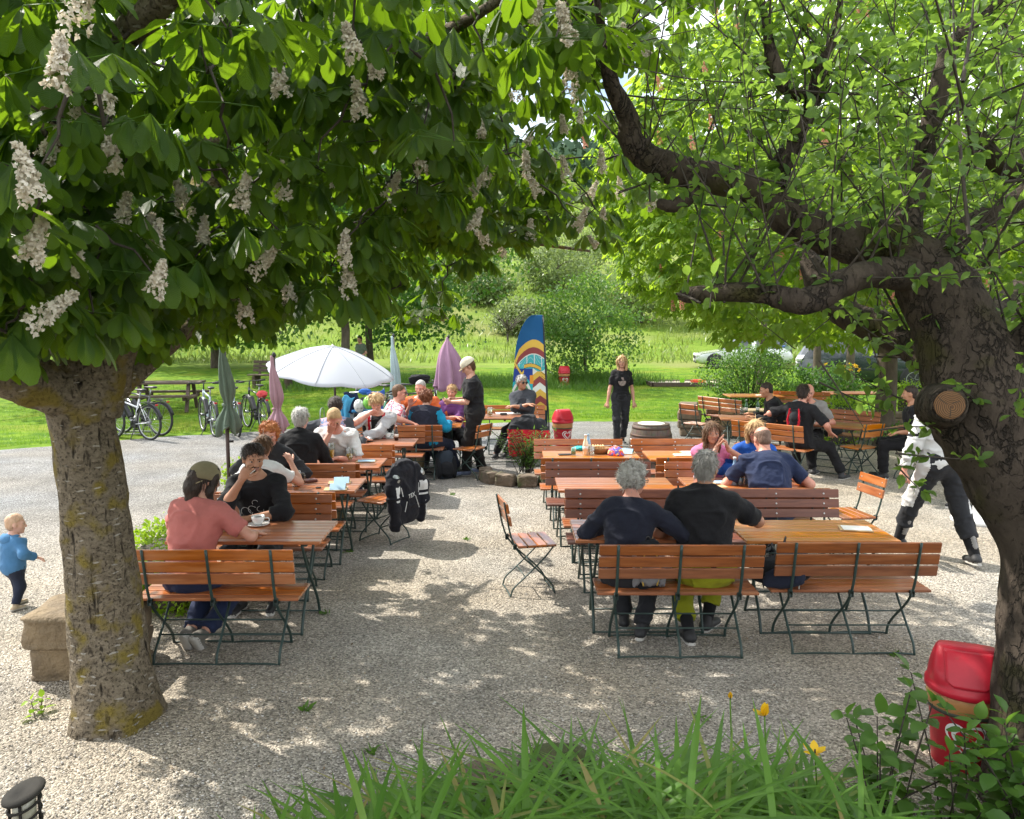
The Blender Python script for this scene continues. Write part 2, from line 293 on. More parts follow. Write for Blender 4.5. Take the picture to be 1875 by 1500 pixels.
def cloth(name, c, rough=.9, var=.85, bs=15, bump=.55, spec=.2): return mat(name, c, tuple(x * var for x in c), scale=9, rough=rough, bump=bump, bscale=bs, spec=spec, bdist=.022, sheen=.05)
def glassmat(name, col, rough=.02, alpha=.3):
    m, N, L, B = newmat(name); tb = N.new('ShaderNodeBsdfTransparent'); tb.inputs[0].default_value = c4(col); gb = N.new('ShaderNodeBsdfGlossy'); gb.inputs['Roughness'].default_value = .04
    lw = N.new('ShaderNodeLayerWeight'); lw.inputs['Blend'].default_value = .25; mp = N.new('ShaderNodeMapRange'); mp.inputs['To Min'].default_value = .06; mp.inputs['To Max'].default_value = .75; L.new(lw.outputs['Facing'], mp.inputs['Value'])
    ms = N.new('ShaderNodeMixShader'); L.new(mp.outputs[0], ms.inputs[0]); L.new(tb.outputs[0], ms.inputs[1]); L.new(gb.outputs[0], ms.inputs[2]); L.new(ms.outputs[0], N['Material Output'].inputs['Surface']); return m
MT = {}
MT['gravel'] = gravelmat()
MT['lawn'] = mat('lawn', (.048, .12, .008), (.14, .23, .014), scale=2.6, rough=.9, bump=.8, bscale=30, detail=9, c3=(.16, .20, .02), s3=.7, t3=(.5, .7), spec=.1, bdist=.05)
MT['meadow'] = mat('meadow', (.10, .175, .018), (.165, .235, .035), scale=.45, rough=.95, bump=.8, bscale=9, detail=10, c3=(.17, .19, .06), s3=.11, t3=(.48, .66), spec=.08, bdist=.1)
MT['soil'] = mat('soil', (.07, .052, .035), (.12, .095, .07), scale=9, rough=.95, bump=.8)
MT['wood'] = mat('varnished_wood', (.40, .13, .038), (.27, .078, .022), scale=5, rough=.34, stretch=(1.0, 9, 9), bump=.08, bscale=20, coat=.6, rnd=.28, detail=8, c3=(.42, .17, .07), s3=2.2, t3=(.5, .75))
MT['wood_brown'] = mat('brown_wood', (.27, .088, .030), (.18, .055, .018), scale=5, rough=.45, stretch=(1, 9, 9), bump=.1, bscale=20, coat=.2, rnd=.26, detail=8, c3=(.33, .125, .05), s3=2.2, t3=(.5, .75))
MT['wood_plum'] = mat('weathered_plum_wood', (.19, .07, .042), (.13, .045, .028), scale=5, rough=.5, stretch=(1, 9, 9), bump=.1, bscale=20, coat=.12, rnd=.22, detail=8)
MT['wood_yellow'] = mat('honey_wood', (.56, .20, .035), (.45, .145, .024), scale=5, rough=.3, stretch=(1, 9, 9), bump=.06, bscale=20, coat=.6, rnd=.16, detail=8)
MT['wood_old'] = mat('old_bench_wood', (.10, .065, .045), (.055, .038, .028), scale=6, rough=.7, stretch=(1, 9, 9), bump=.2)
MT['iron'] = mat('green_painted_iron', (.018, .04, .034), (.03, .058, .05), scale=14, rough=.45, spec=.5, bump=.05)
MT['bolt'] = mat('steel_bolt', (.6, .6, .58), rough=.35, metal=1)
MT['steel'] = mat('galvanised_steel', (.42, .43, .43), (.34, .35, .35), rough=.4, metal=.8)
MT['black'] = mat('black_plastic', (.013, .013, .014), (.022, .022, .023), rough=.5)
MT['rubber'] = mat('tyre_rubber', (.02, .02, .02), (.03, .03, .03), rough=.8)
MT['white'] = mat('white_paint', (.74, .74, .72), (.68, .68, .66), rough=.4)
MT['china'] = mat('white_china', (.78, .78, .76), (.74, .74, .72), rough=.15, coat=.4)
MT['paper'] = mat('paper', (.72, .70, .64), (.66, .64, .58), rough=.8)
MT['blue_card'] = mat('blue_card', (.30, .46, .58), (.25, .4, .52), rough=.6)
MT['cork'] = mat('menu_board', (.52, .36, .18), (.44, .29, .14), rough=.7)
MT['stone'] = mat('sandstone', (.23, .17, .10), (.14, .105, .066), scale=5, rough=.9, bump=.9, bscale=22, c3=(.14, .11, .075), s3=4.0, t3=(.56, .68), bdist=.03)
MT['rock'] = mat('field_rock', (.2, .15, .11), (.11, .085, .06), scale=7, rough=.95, bump=.9, bscale=24, c3=(.07, .08, .03), s3=3, t3=(.52, .62), bdist=.03)
MT['red_plastic'] = mat('red_plastic', (.50, .012, .03), (.42, .012, .026), scale=6, rough=.42, bump=.06, bscale=70, spec=.4, c3=(.33, .05, .045), s3=9, t3=(.62, .78))
MT['leaf_ch'] = leafmat('chestnut_leaf', (.026, .068, .009), (.052, .108, .012), trans=(.27, .46, .012), tw=.46, vein=.5)
MT['leaf_ap'] = leafmat('apple_leaf', (.055, .12, .024), (.105, .19, .045), trans=(.34, .54, .06), tw=.48, vein=.25, freq=9)
MT['leaf_red'] = leafmat('red_chestnut_leaf', (.075, .16, .018), (.125, .23, .03), trans=(.48, .68, .04), tw=.54, vein=.3)
MT['leaf_maple'] = leafmat('maple_leaf', (.035, .095, .018), (.06, .14, .024), trans=(.16, .34, .03), tw=.40)
MT['leaf_bush'] = leafmat('bush_leaf', (.055, .13, .022), (.09, .18, .03), trans=(.2, .38, .04), tw=.42)
MT['leaf_lime'] = leafmat('lime_shrub_leaf', (.16, .30, .015), (.26, .40, .025), trans=(.4, .6, .03), tw=.4)
MT['leaf_far'] = leafmat('far_leaf_hazed', (.12, .175, .055), (.17, .22, .075), trans=(.3, .4, .1), tw=.35)  # leaf colour lightened to stand in for distance haze
MT['blade'] = leafmat('grass_blade', (.06, .15, .018), (.12, .245, .035), trans=(.3, .52, .05), tw=.42, vein=.35, freq=0.01, dry=(.30, .24, .09))
MT['lawnblade'] = leafmat('lawn_blade', (.065, .15, .010), (.15, .25, .018), trans=(.22, .42, .02), tw=.4)
MT['bark_ch'] = barkmat('chestnut_bark', (.095, .075, .05), (.25, .205, .145), (.19, .145, .035), 6.0, (.52, .64), (1, 1, 1.7), spots=(.34, .31, .26), grain=19)
MT['bark_ap'] = barkmat('apple_bark', (.034, .026, .02), (.088, .068, .052), (.05, .045, .016), 3.0, (.56, .68), (1, 1, .55), plates=True)
MT['bark'] = barkmat('dark_bark', (.06, .047, .035), (.13, .105, .08), (.09, .09, .05), 4.0, (.6, .7), (1, 1, .4))
MT['twig'] = mat('twig_bark', (.035, .027, .02), (.065, .052, .04), rough=.85)
MT['petal'] = leafmat('white_petal', (.66, .60, .48), (.76, .72, .63), trans=(.6, .5, .38), tw=.3, rough=.6)
MT['petal_red'] = leafmat('salmon_petal', (.50, .20, .13), (.62, .32, .22), trans=(.6, .3, .2), tw=.3, rough=.6)
MT['petal_yellow'] = leafmat('yellow_petal', (.72, .42, .012), (.78, .52, .02), trans=(.8, .5, .02), tw=.3, rough=.5)
# ================================================================== SETTING
def sheet(name, xs, ys, zf, m, label, cat, keep=None):
    X, Y = np.meshgrid(xs, ys, indexing='ij'); Z = zf(X, Y); V = np.stack([X, Y, Z], -1).reshape(-1, 3)
    nx, ny = len(xs), len(ys); i, j = np.meshgrid(np.arange(nx - 1), np.arange(ny - 1), indexing='ij'); a = (i * ny + j).ravel()
    F = np.stack([a, a + ny, a + ny + 1, a + 1], 1)
    return tag(mk(name, V, F, m), label, cat, kind='structure')
def gravel_edge(x):
    return np.interp(x, [-40, -10.5, -8, -5, -3, 0, 4.2, 4.6, 40], [12.8, 14.6, 16.4, 18.2, 19.0, 19.5, 19.6, 17.0, 17.0]) + .12 * vnoise(np.stack([x, x * 0, x * 0], -1), 1.3, 3) + .05 * vnoise(np.stack([x, x * 0, x * 0], -1), 6, 4)
def ssm(a, b, x): t = np.clip((x - a) / (b - a), 0, 1); return t * t * (3 - 2 * t)
def hill(X, Y):
    P = np.stack([X, Y, X * 0], -1)
    z = np.where(Y > 38, .13 * (Y - 38) * ssm(38, 95, Y), 0.0) + ssm(38, 90, Y) * vnoise(P, .03, 5) * 1.6
    z += .22 * ssm(20, 26, Y) * (1 - ssm(26, 29, Y)) * vnoise(P, .25, 9)
    z += ssm(270, 420, Y) * (22 + 10 * vnoise(P, .008, 2)) - ssm(1150, 1250, Y) * 40
    return z - .006
us = np.linspace(-1, 1, 161); xs = np.sign(us) * (np.abs(us) ** 2.2) * 700; ys = np.concatenate([np.linspace(-30, 12, 12), np.linspace(12.5, 60, 70), np.geomspace(61, 1250, 90)])
sheet('lawn', xs, ys, hill, MT['lawn'], 'mown green lawn and meadow rising to the hill behind the beer garden', 'lawn')
mm = bpy.data.meshes['lawn']; mm.materials.append(MT['meadow'])
cen = np.zeros(len(mm.polygons) * 3); mm.polygons.foreach_get('center', cen); mm.polygons.foreach_set('material_index', (cen.reshape(-1, 3)[:, 1] > 40).astype(np.int32))
gx = np.linspace(-40, 40, 401); gt = np.linspace(0, 1, 90)
GX, GT = np.meshgrid(gx, gt, indexing='ij'); ge = gravel_edge(gx)[:, None]; GY = -12 + (ge + 12) * GT
GZ = .012 * vnoise(np.stack([GX, GY, GX * 0], -1), .9, 11) * (GT < .97); GZ = np.where(GT > .985, -.02, GZ + .008)
a = (np.arange(400)[:, None] * 90 + np.arange(89)[None]).ravel()
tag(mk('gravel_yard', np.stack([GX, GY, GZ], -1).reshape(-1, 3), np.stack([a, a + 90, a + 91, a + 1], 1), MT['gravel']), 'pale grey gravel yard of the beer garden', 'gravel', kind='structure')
def bank_edge(X): return np.interp(X, [-3, -1.3, -.6, .2, 1.4, 2.0, 5], [2.9, 3.3, 3.75, 4.0, 3.95, 3.7, 3.5])
def bankz(X, Y): return -.03 + .78 * ssm(0, 1, (bank_edge(X) - Y) / 1.9) + .03 * vnoise(np.stack([X, Y, X * 0], -1), 3, 8)
sheet('planted_bank', np.linspace(-6, 6, 90), np.linspace(-3, 4.3, 60), bankz, MT['soil'], 'dark soil bank below the terrace, planted with day lilies', 'bank')
# loose pebbles on the yard (uncountable)
def pebbles():
    n = 16000; d = 3.6 + 6 * rng.random(n) ** 1.5; x = (rng.random(n) * 2 - 1) * d * .66; r = .0035 + .006 * rng.random(n) ** 2
    base = np.array([(1, 0, 0), (0, 1, 0), (-1, 0, 0), (0, -1, 0), (0, 0, 1), (0, 0, -.6)], float)
    sc = np.stack([r * (.8 + .6 * rng.random(n)), r * (.8 + .6 * rng.random(n)), r * (.5 + .3 * rng.random(n))], 1); th = rng.random(n) * 6.28
    V = base[None] * sc[:, None]; c, s = np.cos(th)[:, None], np.sin(th)[:, None]
    V = np.stack([V[..., 0] * c - V[..., 1] * s, V[..., 0] * s + V[..., 1] * c, V[..., 2]], -1)
    V[..., 0] += x[:, None]; V[..., 1] += d[:, None]; V[..., 2] += .012
    f = np.array([(0, 1, 4), (1, 2, 4), (2, 3, 4), (3, 0, 4), (1, 0, 5), (2, 1, 5), (3, 2, 5), (0, 3, 5)]); F = (f[None] + (np.arange(n) * 6)[:, None, None]).reshape(-1, 3)
    m, N, L, B = newmat('pebble'); g = N.new('ShaderNodeNewGeometry'); rp = N.new('ShaderNodeValToRGB'); e = rp.color_ramp.elements; e[0].color = (.16, .145, .125, 1); e[1].color = (.6, .57, .52, 1); L.new(g.outputs['Random Per Island'], rp.inputs[0]); L.new(rp.outputs[0], B.inputs['Base Color']); B.inputs['Roughness'].default_value = .8
    tag(mk('loose_pebbles', V.reshape(-1, 3), F, m), 'loose small stones scattered over the gravel yard', 'pebbles', kind='stuff')
pebbles()

# ================================================================== FOLIAGE TOOLS
PROF = {'obovate': lambda v: np.where(v < .68, .10 + .90 * (v / .68) ** 1.15, np.sqrt(np.clip(1 - ((v - .68) / .34) ** 2, 0, 1))),
        'oval': lambda v: np.sin(math.pi * np.clip(v, 0, 1) ** .9) ** .75,
        'strap': lambda v: np.minimum(1, (1 - v) * 3.0) ** .8 * (.75 + .25 * np.minimum(1, v * 4)),
        'lance': lambda v: np.sin(math.pi * np.clip(v, 0, 1) ** .75)}
def leaflets(B, D, Nn, Ln, W, droop, fold, n=4, prof='obovate'):
    """vectorised leaf blades: base, direction, normal, length, width, droop, fold"""
    k = len(B); v = np.linspace(0, 1, n + 1); w = PROF[prof](v); w[0] = max(w[0], .04) if prof != 'obovate' else .05
    S = np.cross(D, Nn); S /= np.linalg.norm(S, axis=1, keepdims=True) + 1e-9
    V = np.zeros((k, n + 1, 3, 3))
    for j, u in enumerate((-1, 0, 1)):
        P = B[:, None] + D[:, None] * (Ln[:, None] * v)[..., None] + S[:, None] * (u * W[:, None] * w[None])[..., None]
        P = P + Nn[:, None] * ((fold[:, None] * abs(u) * W[:, None] * w[None]) - droop[:, None] * Ln[:, None] * v[None] ** 2)[..., None]
        V[:, :, j] = P
    f = []
    for i in range(n):
        for j in (0, 1): f.append((i * 3 + j, i * 3 + j + 1, i * 3 + j + 4, i * 3 + j + 3))
    nv = (n + 1) * 3; F = (np.array(f)[None] + (np.arange(k) * nv)[:, None, None]).reshape(-1, 4)
    uv = np.stack(np.meshgrid(v, (-1.0, 0.0, 1.0), indexing='ij')[::-1], -1).reshape(1, nv, 2).repeat(k, 0).reshape(-1, 2)
    return V.reshape(-1, 3), F, uv
def unit(A): return A / (np.linalg.norm(A, axis=-1, keepdims=True) + 1e-9)
def rand_dir(n): return unit(rng.normal(size=(n, 3)))
def compound(C, Pd, k, L, droop=(.4, 1.5), width=.36, spread=105):
    """palmate leaves: centre, outward direction -> leaflet arrays"""
    n = len(C); up = np.array([0, 0, 1.0]); S = unit(np.cross(Pd, up)); ang = np.radians(np.linspace(-spread, spread, k)); g = droop[0] + (droop[1] - droop[0]) * rng.random(n)
    B, D, Nn, Ln, W = [], [], [], [], []
    for a in ang:
        aj = a + rng.normal(size=n) * .09
        d = unit(Pd * np.cos(aj)[:, None] + S * np.sin(aj)[:, None] - up * g[:, None] + rng.normal(size=(n, 3)) * .08)
        n0 = up + Pd * .5 + rng.normal(size=(n, 3)) * .12; nn = unit(n0 - d * (n0 * d).sum(1, keepdims=True)); l = L * (1 - .38 * abs(a) / math.radians(spread)) * (.92 + .16 * rng.random(n))
        B.append(C + d * .004); D.append(d); Nn.append(nn); Ln.append(l); W.append(l * width * .5)
    return [np.concatenate(x) for x in (B, D, Nn, Ln, W)]
def sticks(A, B, r0, r1, n=3):
    """many thin straight tapered twigs at once"""
    k = len(A); D = unit(B - A); u = unit(np.cross(D, np.array([.31, .17, .93]))); w = np.cross(D, u); V = np.zeros((k, 2, n, 3))
    for j in range(n):
        q = u * math.cos(6.283 * j / n) + w * math.sin(6.283 * j / n); V[:, 0, j] = A + q * np.reshape(r0, (-1, 1)); V[:, 1, j] = B + q * np.reshape(r1, (-1, 1))
    f = np.array([(j, (j + 1) % n, n + (j + 1) % n, n + j) for j in range(n)]); F = (f[None] + (np.arange(k) * 2 * n)[:, None, None]).reshape(-1, 4)
    return V.reshape(-1, 3), F
def join(parts):
    V, F, U, o = [], [], [], 0
    for p in parts:
        V.append(p[0]); F.append(p[1] + o); o += len(p[0]); U.append(p[2] if len(p) > 2 else np.zeros((len(p[0]), 2)))
    return np.concatenate(V), np.concatenate(F), np.concatenate(U)
def limb(P, r, seed=0, n=16, knob=.12, k=7, fine=1.0, flare=0.0):
    """gnarled tapered limb through points P with radii r -> V,F (quads)"""
    P = spline(P, k); rr = np.interp(np.linspace(0, 1, len(P)), np.linspace(0, 1, len(r)), r); T = np.gradient(P, axis=0); T = unit(T)
    u = nrm(np.cross(T[0], (.3, 1, .2))); a = np.arange(n) * 2 * math.pi / n; V = []
    for i in range(len(P)):
        u = nrm(u - T[i] * np.dot(u, T[i])); w = np.cross(T[i], u); q = np.cos(a)[:, None] * u + np.sin(a)[:, None] * w
        pt = P[i] + q * rr[i]; s = 1 + knob * vnoise(pt, .8 / max(rr[i], .03) * fine, seed) + knob * .5 * vnoise(pt, 2.2 / max(rr[i], .03) * fine, seed + 1)
        s = s + (knob * .6 * vnoise(pt * np.array([1, 1, .22]), 4.5 / max(rr[i], .03), seed + 2) if n > 24 else 0) + flare * math.exp(-max(0, P[i][2]) / .13) * (.5 + .5 * np.sin(5 * a + 1.3))
        V.append(P[i] + q * (rr[i] * s)[:, None])
    m = len(P); V.append(P[-1][None] + T[-1] * rr[-1] * .4); V = np.concatenate(V)
    i, j = np.meshgrid(np.arange(m - 1), np.arange(n), indexing='ij'); j2 = (j + 1) % n
    F = np.stack([i * n + j, i * n + j2, (i + 1) * n + j2, (i + 1) * n + j], -1).reshape(-1, 4)
    cap = np.array([((m - 1) * n + q, (m - 1) * n + (q + 1) % n, m * n, m * n) for q in range(0, n)])
    return V, F, cap, P, rr
def limbs_mesh(name, specs, m, parent, n=16, knob=.12, k=7):
    MBs = []; nodes = []; o = 0; V, F = [], []
    for s, (P, r) in enumerate(specs):
        v, f, cap, pp, rr = limb(P, r, s * 7 + 3, n, knob, k, flare=.13 if (s == 0 and n > 24) else 0); V.append(v); F += [tuple(x + o) for x in f]; F += [(c[0] + o, c[1] + o, c[2] + o) for c in cap]; o += len(v); nodes.append(pp)
    ob = mk(name, np.concatenate(V), F, m, parent); return ob, nodes
def network(nodes, C, r_tip=.006, grow=.0011, bow=.15):
    """connect every cluster to the nearest wood already there, bending each twig"""
    N = np.concatenate(nodes); root = N.mean(0); order = np.argsort(((C[:, None] - N[None, ::3]) ** 2).sum(-1).min(1)); pts = list(N); arr = np.zeros((len(N) + len(C) * 3, 3)); arr[:len(N)] = N; n = len(N); A, B, r0, r1 = [], [], [], []
    for i in order:
        c = C[i]; d = ((arr[:n] - c) ** 2).sum(1); j = int(d.argmin()); a = arr[j]; L = math.sqrt(d[j]); mid1 = a + (c - a) * .35 + rng.normal(size=3) * L * bow * .6 + np.array([0, 0, L * .08]); mid2 = a + (c - a) * .7 + rng.normal(size=3) * L * bow * .5 + np.array([0, 0, L * .06])
        rb = r_tip + .012 * min(L, 1.6) * .5; seq = [a, mid1, mid2, c]; rs = np.linspace(rb, r_tip * .6, 4)
        for q in range(3): A.append(seq[q]); B.append(seq[q + 1]); r0.append(rs[q]); r1.append(rs[q + 1])
        arr[n:n + 3] = (mid1, mid2, c); n += 3
    return sticks(np.array(A), np.array(B), np.array(r0), np.array(r1), 5)
def panicle(L, r, nf, seed, lean=.1):
    """one flower candle along +Z"""
    g = np.random.default_rng(seed); t = g.random(nf) ** .85; a = g.random(nf) * 6.283; R0 = r * (1.02 - t * .85) * (.75 + .35 * g.random(nf)); c = np.stack([R0 * np.cos(a), R0 * np.sin(a), t * L], 1)
    out = unit(np.stack([np.cos(a), np.sin(a), .35 + 0 * a], 1)); B, D, Nn, Ln, W = [], [], [], [], []
    for q in range(5):
        d = unit(out * .35 + g.normal(size=(nf, 3)) * .75); n0 = out + g.normal(size=(nf, 3)) * .3; nn = unit(n0 - d * (n0 * d).sum(1, keepdims=True)); B.append(c); D.append(d); Nn.append(nn); Ln.append(np.full(nf, .016) * (.8 + .5 * g.random(nf))); W.append(np.full(nf, .0065))
    B, D, Nn, Ln, W = [np.concatenate(x) for x in (B, D, Nn, Ln, W)]
    return leaflets(B, D, Nn, Ln, W, np.full(len(B), .2), np.full(len(B), .2), 2, 'oval')
def in_ell(n, c, r, lo=.45):
    d = rand_dir(n); rad = (lo ** 3 + (1 - lo ** 3) * rng.random(n)) ** (1 / 3); return np.array(c) + d * rad[:, None] * np.array(r), d
def below(C, poly, drop):
    """True where a hanging leaf cluster would dip under the line of sight the boughs leave open"""
    px, py, d = proj(C - np.array([0, 0, drop])); lim = np.interp(px, [p[0] for p in poly], [p[1] for p in poly]); infr = (d > .2) & (px > -150) & (px < 2030)
    return infr & (py > lim)

# ================================================================== CHESTNUT OVER THE LEFT TABLES
tb = gp(205, 1318); tb[2] = 0
def wp(px, py, Y): return dp(px, py, Y)
ch = empty('horse_chestnut_tree', 'big horse chestnut in white blossom with thick leaning lichen-spotted trunk', 'tree', tb)
o3 = np.array(tb)
CHS = [([tb + (0.03, .03, -.25), tb + (.02, .02, .0), wp(198, 1150, 4.86) , wp(178, 950, 4.88), wp(152, 790, 4.9), wp(150, 720, 4.9), wp(165, 660, 4.95)], [.33, .255, .214, .196, .188, .205, .16]),
       ([wp(160, 735, 4.9), wp(60, 700, 4.65), wp(-40, 655, 4.4), wp(-260, 520, 4.0), wp(-520, 250, 3.7)], [.165, .14, .125, .10, .05]),
       ([wp(150, 740, 4.9), wp(190, 650, 4.95), wp(205, 560, 5.0), wp(280, 480, 5.3), wp(360, 400, 5.6), wp(400, 250, 6.0), wp(420, 60, 6.4), wp(480, -300, 6.8)], [.22, .17, .15, .135, .12, .105, .08, .03]),
       ([wp(190, 720, 4.95), wp(235, 690, 5.2), wp(330, 610, 5.9), wp(470, 480, 6.9), wp(640, 420, 7.8), wp(830, 390, 8.4), wp(960, 440, 8.6), wp(1080, 460, 8.6)], [.11, .08, .07, .06, .046, .034, .024, .012]),
       ([wp(150, 640, 4.9), wp(90, 520, 4.7), wp(60, 350, 4.4), wp(150, 150, 3.9), wp(300, 0, 3.4), wp(470, -160, 3.0)], [.16, .13, .11, .08, .05, .02]),
       ([wp(400, 250, 6.0), wp(560, 160, 5.4), wp(700, 110, 4.8), wp(850, 40, 4.3), wp(1000, -60, 4.0)], [.085, .06, .045, .03, .012]),
       ([wp(330, 610, 5.9), wp(300, 560, 6.6), wp(340, 470, 7.8), wp(420, 380, 9.2)], [.08, .065, .05, .02])]
CHS = [([np.asarray(p) - o3 for p in P], r) for P, r in CHS]
_, ch_nodes = limbs_mesh('trunk', CHS, MT['bark_ch'], ch, n=60, knob=.075, k=20)
ch_nodes = [x + o3 for x in ch_nodes]; ch_nodes[0] = ch_nodes[0][-10:]
CH_LOW = [(-300, 800), (0, 740), (60, 690), (130, 700), (200, 715), (250, 720), (330, 660), (440, 650), (500, 630), (600, 610), (720, 650), (830, 640), (880, 520), (960, 480), (1060, 500), (1150, 470), (1220, 430), (1300, 380), (2100, 300)]
cl = []
for cnt, c, r, lo in ((1000, (-3.0, 4.7, 5.7), (5.0, 4.5, 3.3), .55), (260, (-.2, 7.0, 3.9), (2.1, 2.0, 1.15), .2), (130, (.45, 7.6, 3.75), (1.5, 1.3, .8), .1), (60, (.55, 4.3, 4.25), (.75, 1.0, .5), .1), (330, (-2.9, 5.9, 3.6), (3.0, 3.0, 1.25), .2), (130, (-1.0, 3.7, 3.95), (1.5, 1.6, .75), .2), (90, (-2.3, 2.9, 3.0), (1.0, 1.0, .75), .2), (260, (-2.7, 4.9, 2.55), (2.2, 2.2, .7), .1), (80, (-2.45, 4.25, 2.6), (1.2, .45, .45), .0), (95, (-1.9, 7.4, 2.75), (2.2, 1.8, .6), .1)):
    p, d = in_ell(cnt, c, r, lo); cl.append(p)
cl = np.concatenate(cl); px, py, dd = proj(cl)
ok = ~below(cl, CH_LOW, .22) & (cl[:, 2] > 2.0) & (np.linalg.norm(cl - np.array([0, 0, EYE]), axis=1) > 2.3)
gap = (dd > 0) & (px > 950) & (px < 1165) & (py > 95) & (py < 335) & (rng.random(len(cl)) < .85)
gap |= (dd > 0) & (px > 1150) & (px < 2000) & (py > -100) & ~((px < 1260) & (py < 90)) & ~((px < 1215) & (py > 350))
gap |= (dd > 0) & (px > 1080) & (px < 1250) & (py > -40) & (py < 420) & (rng.random(len(cl)) < .3)
trk = (dd > 0) & (dd < 5.0) & (px > 60) & (px < 230) & (py > 665)
off = (py < -70) | (dd < 0) | (px < -120) | (px > 1950); thin = off & ((vnoise(cl, .6, 77) > -.25) | (rng.random(len(cl)) < .12))  # crown out of view thinned so sun patches reach the gravel
keepm = ok & ~gap & ~trk & ~thin; cl = cl[keepm]; px, py, dd, off = px[keepm], py[keepm], dd[keepm], off[keepm]; seen = {}; kp = np.ones(len(cl), bool)
for i in np.argsort(dd):
    if off[i]: continue
    k_ = (int(px[i] // 62), int(py[i] // 62)); seen[k_] = seen.get(k_, 0) + 1
    if seen[k_] > 5 and rng.random() > .35: kp[i] = False
cl = cl[kp]
V, F = network(ch_nodes, cl); mk('twigs', V - o3, F, MT['twig'], ch)
nl = 4 + rng.integers(0, 4, len(cl)); idx = np.repeat(np.arange(len(cl)), nl); az = rng.random(len(idx)) * 6.283
pd = unit(np.stack([np.cos(az), np.sin(az), -.15 + .5 * rng.random(len(idx))], 1)); pl = .10 + .13 * rng.random(len(idx)); lc = cl[idx] + pd * pl[:, None]
far = (np.abs(proj(lc)[0] - CX) > 1150) | (proj(lc)[1] < -200) | (proj(lc)[2] < 0)
pv, pf = sticks(cl[idx], lc, np.full(len(idx), .0026), np.full(len(idx), .0018), 3)
parts = []
for msk, n_, k_ in ((~far, 6, 6), (far, 2, 5)):
    q = compound(lc[msk], pd[msk], k_, .135 + .075 * rng.random(msk.sum()), (.4, 2.0), .42)
    parts.append(leaflets(*q[:3], q[3], q[4], .08 + .14 * rng.random(len(q[0])), .12 + .2 * rng.random(len(q[0])), n_))
V, F, U = join(parts); mk('crown', V - o3, F, MT['leaf_ch'], ch, uv=U)
mk('leaf_stalks', pv - o3, pf, MT['leaf_ap'], ch)
PAN = [mk('blossom', *panicle(.13 + .025 * i, .028 + .005 * i, 100, 40 + i)[:2], MT['petal'], ch) for i in range(4)]
cpx, cpy, cdd = proj(cl); cand = np.where((cdd > 0) & (cpx > -20) & (cpx < 1240) & (cpy > -40) & (cpy < 610))[0]; cells = {}
for i in cand[np.argsort(cdd[cand])]: cells.setdefault((int(cpx[i] // 62), int(cpy[i] // 62)), int(i))
pick = [int(x) for x in rng.permutation(list(cells.values()))]; pick = [i for i in pick if cpx[i] > 850 and cpy[i] > 150][:34] + [i for i in pick if not (cpx[i] > 850 and cpy[i] > 150)][:62]
for q, i in enumerate(pick):
    b = PAN[q] if q < 4 else PAN[q % 4].copy()
    if q >= 4: COL.objects.link(b); b.parent = ch
    toc = nrm(np.array([0, 0, EYE]) - cl[i]); dirv = nrm(np.array([rng.normal() * .35, rng.normal() * .35, 1.0]) + toc * .25)
    b.location = tuple(cl[i] + toc * .27 - o3 + np.array([0, 0, -.08])); b.rotation_euler = Vector(dirv).to_track_quat('Z', 'Y').to_euler()

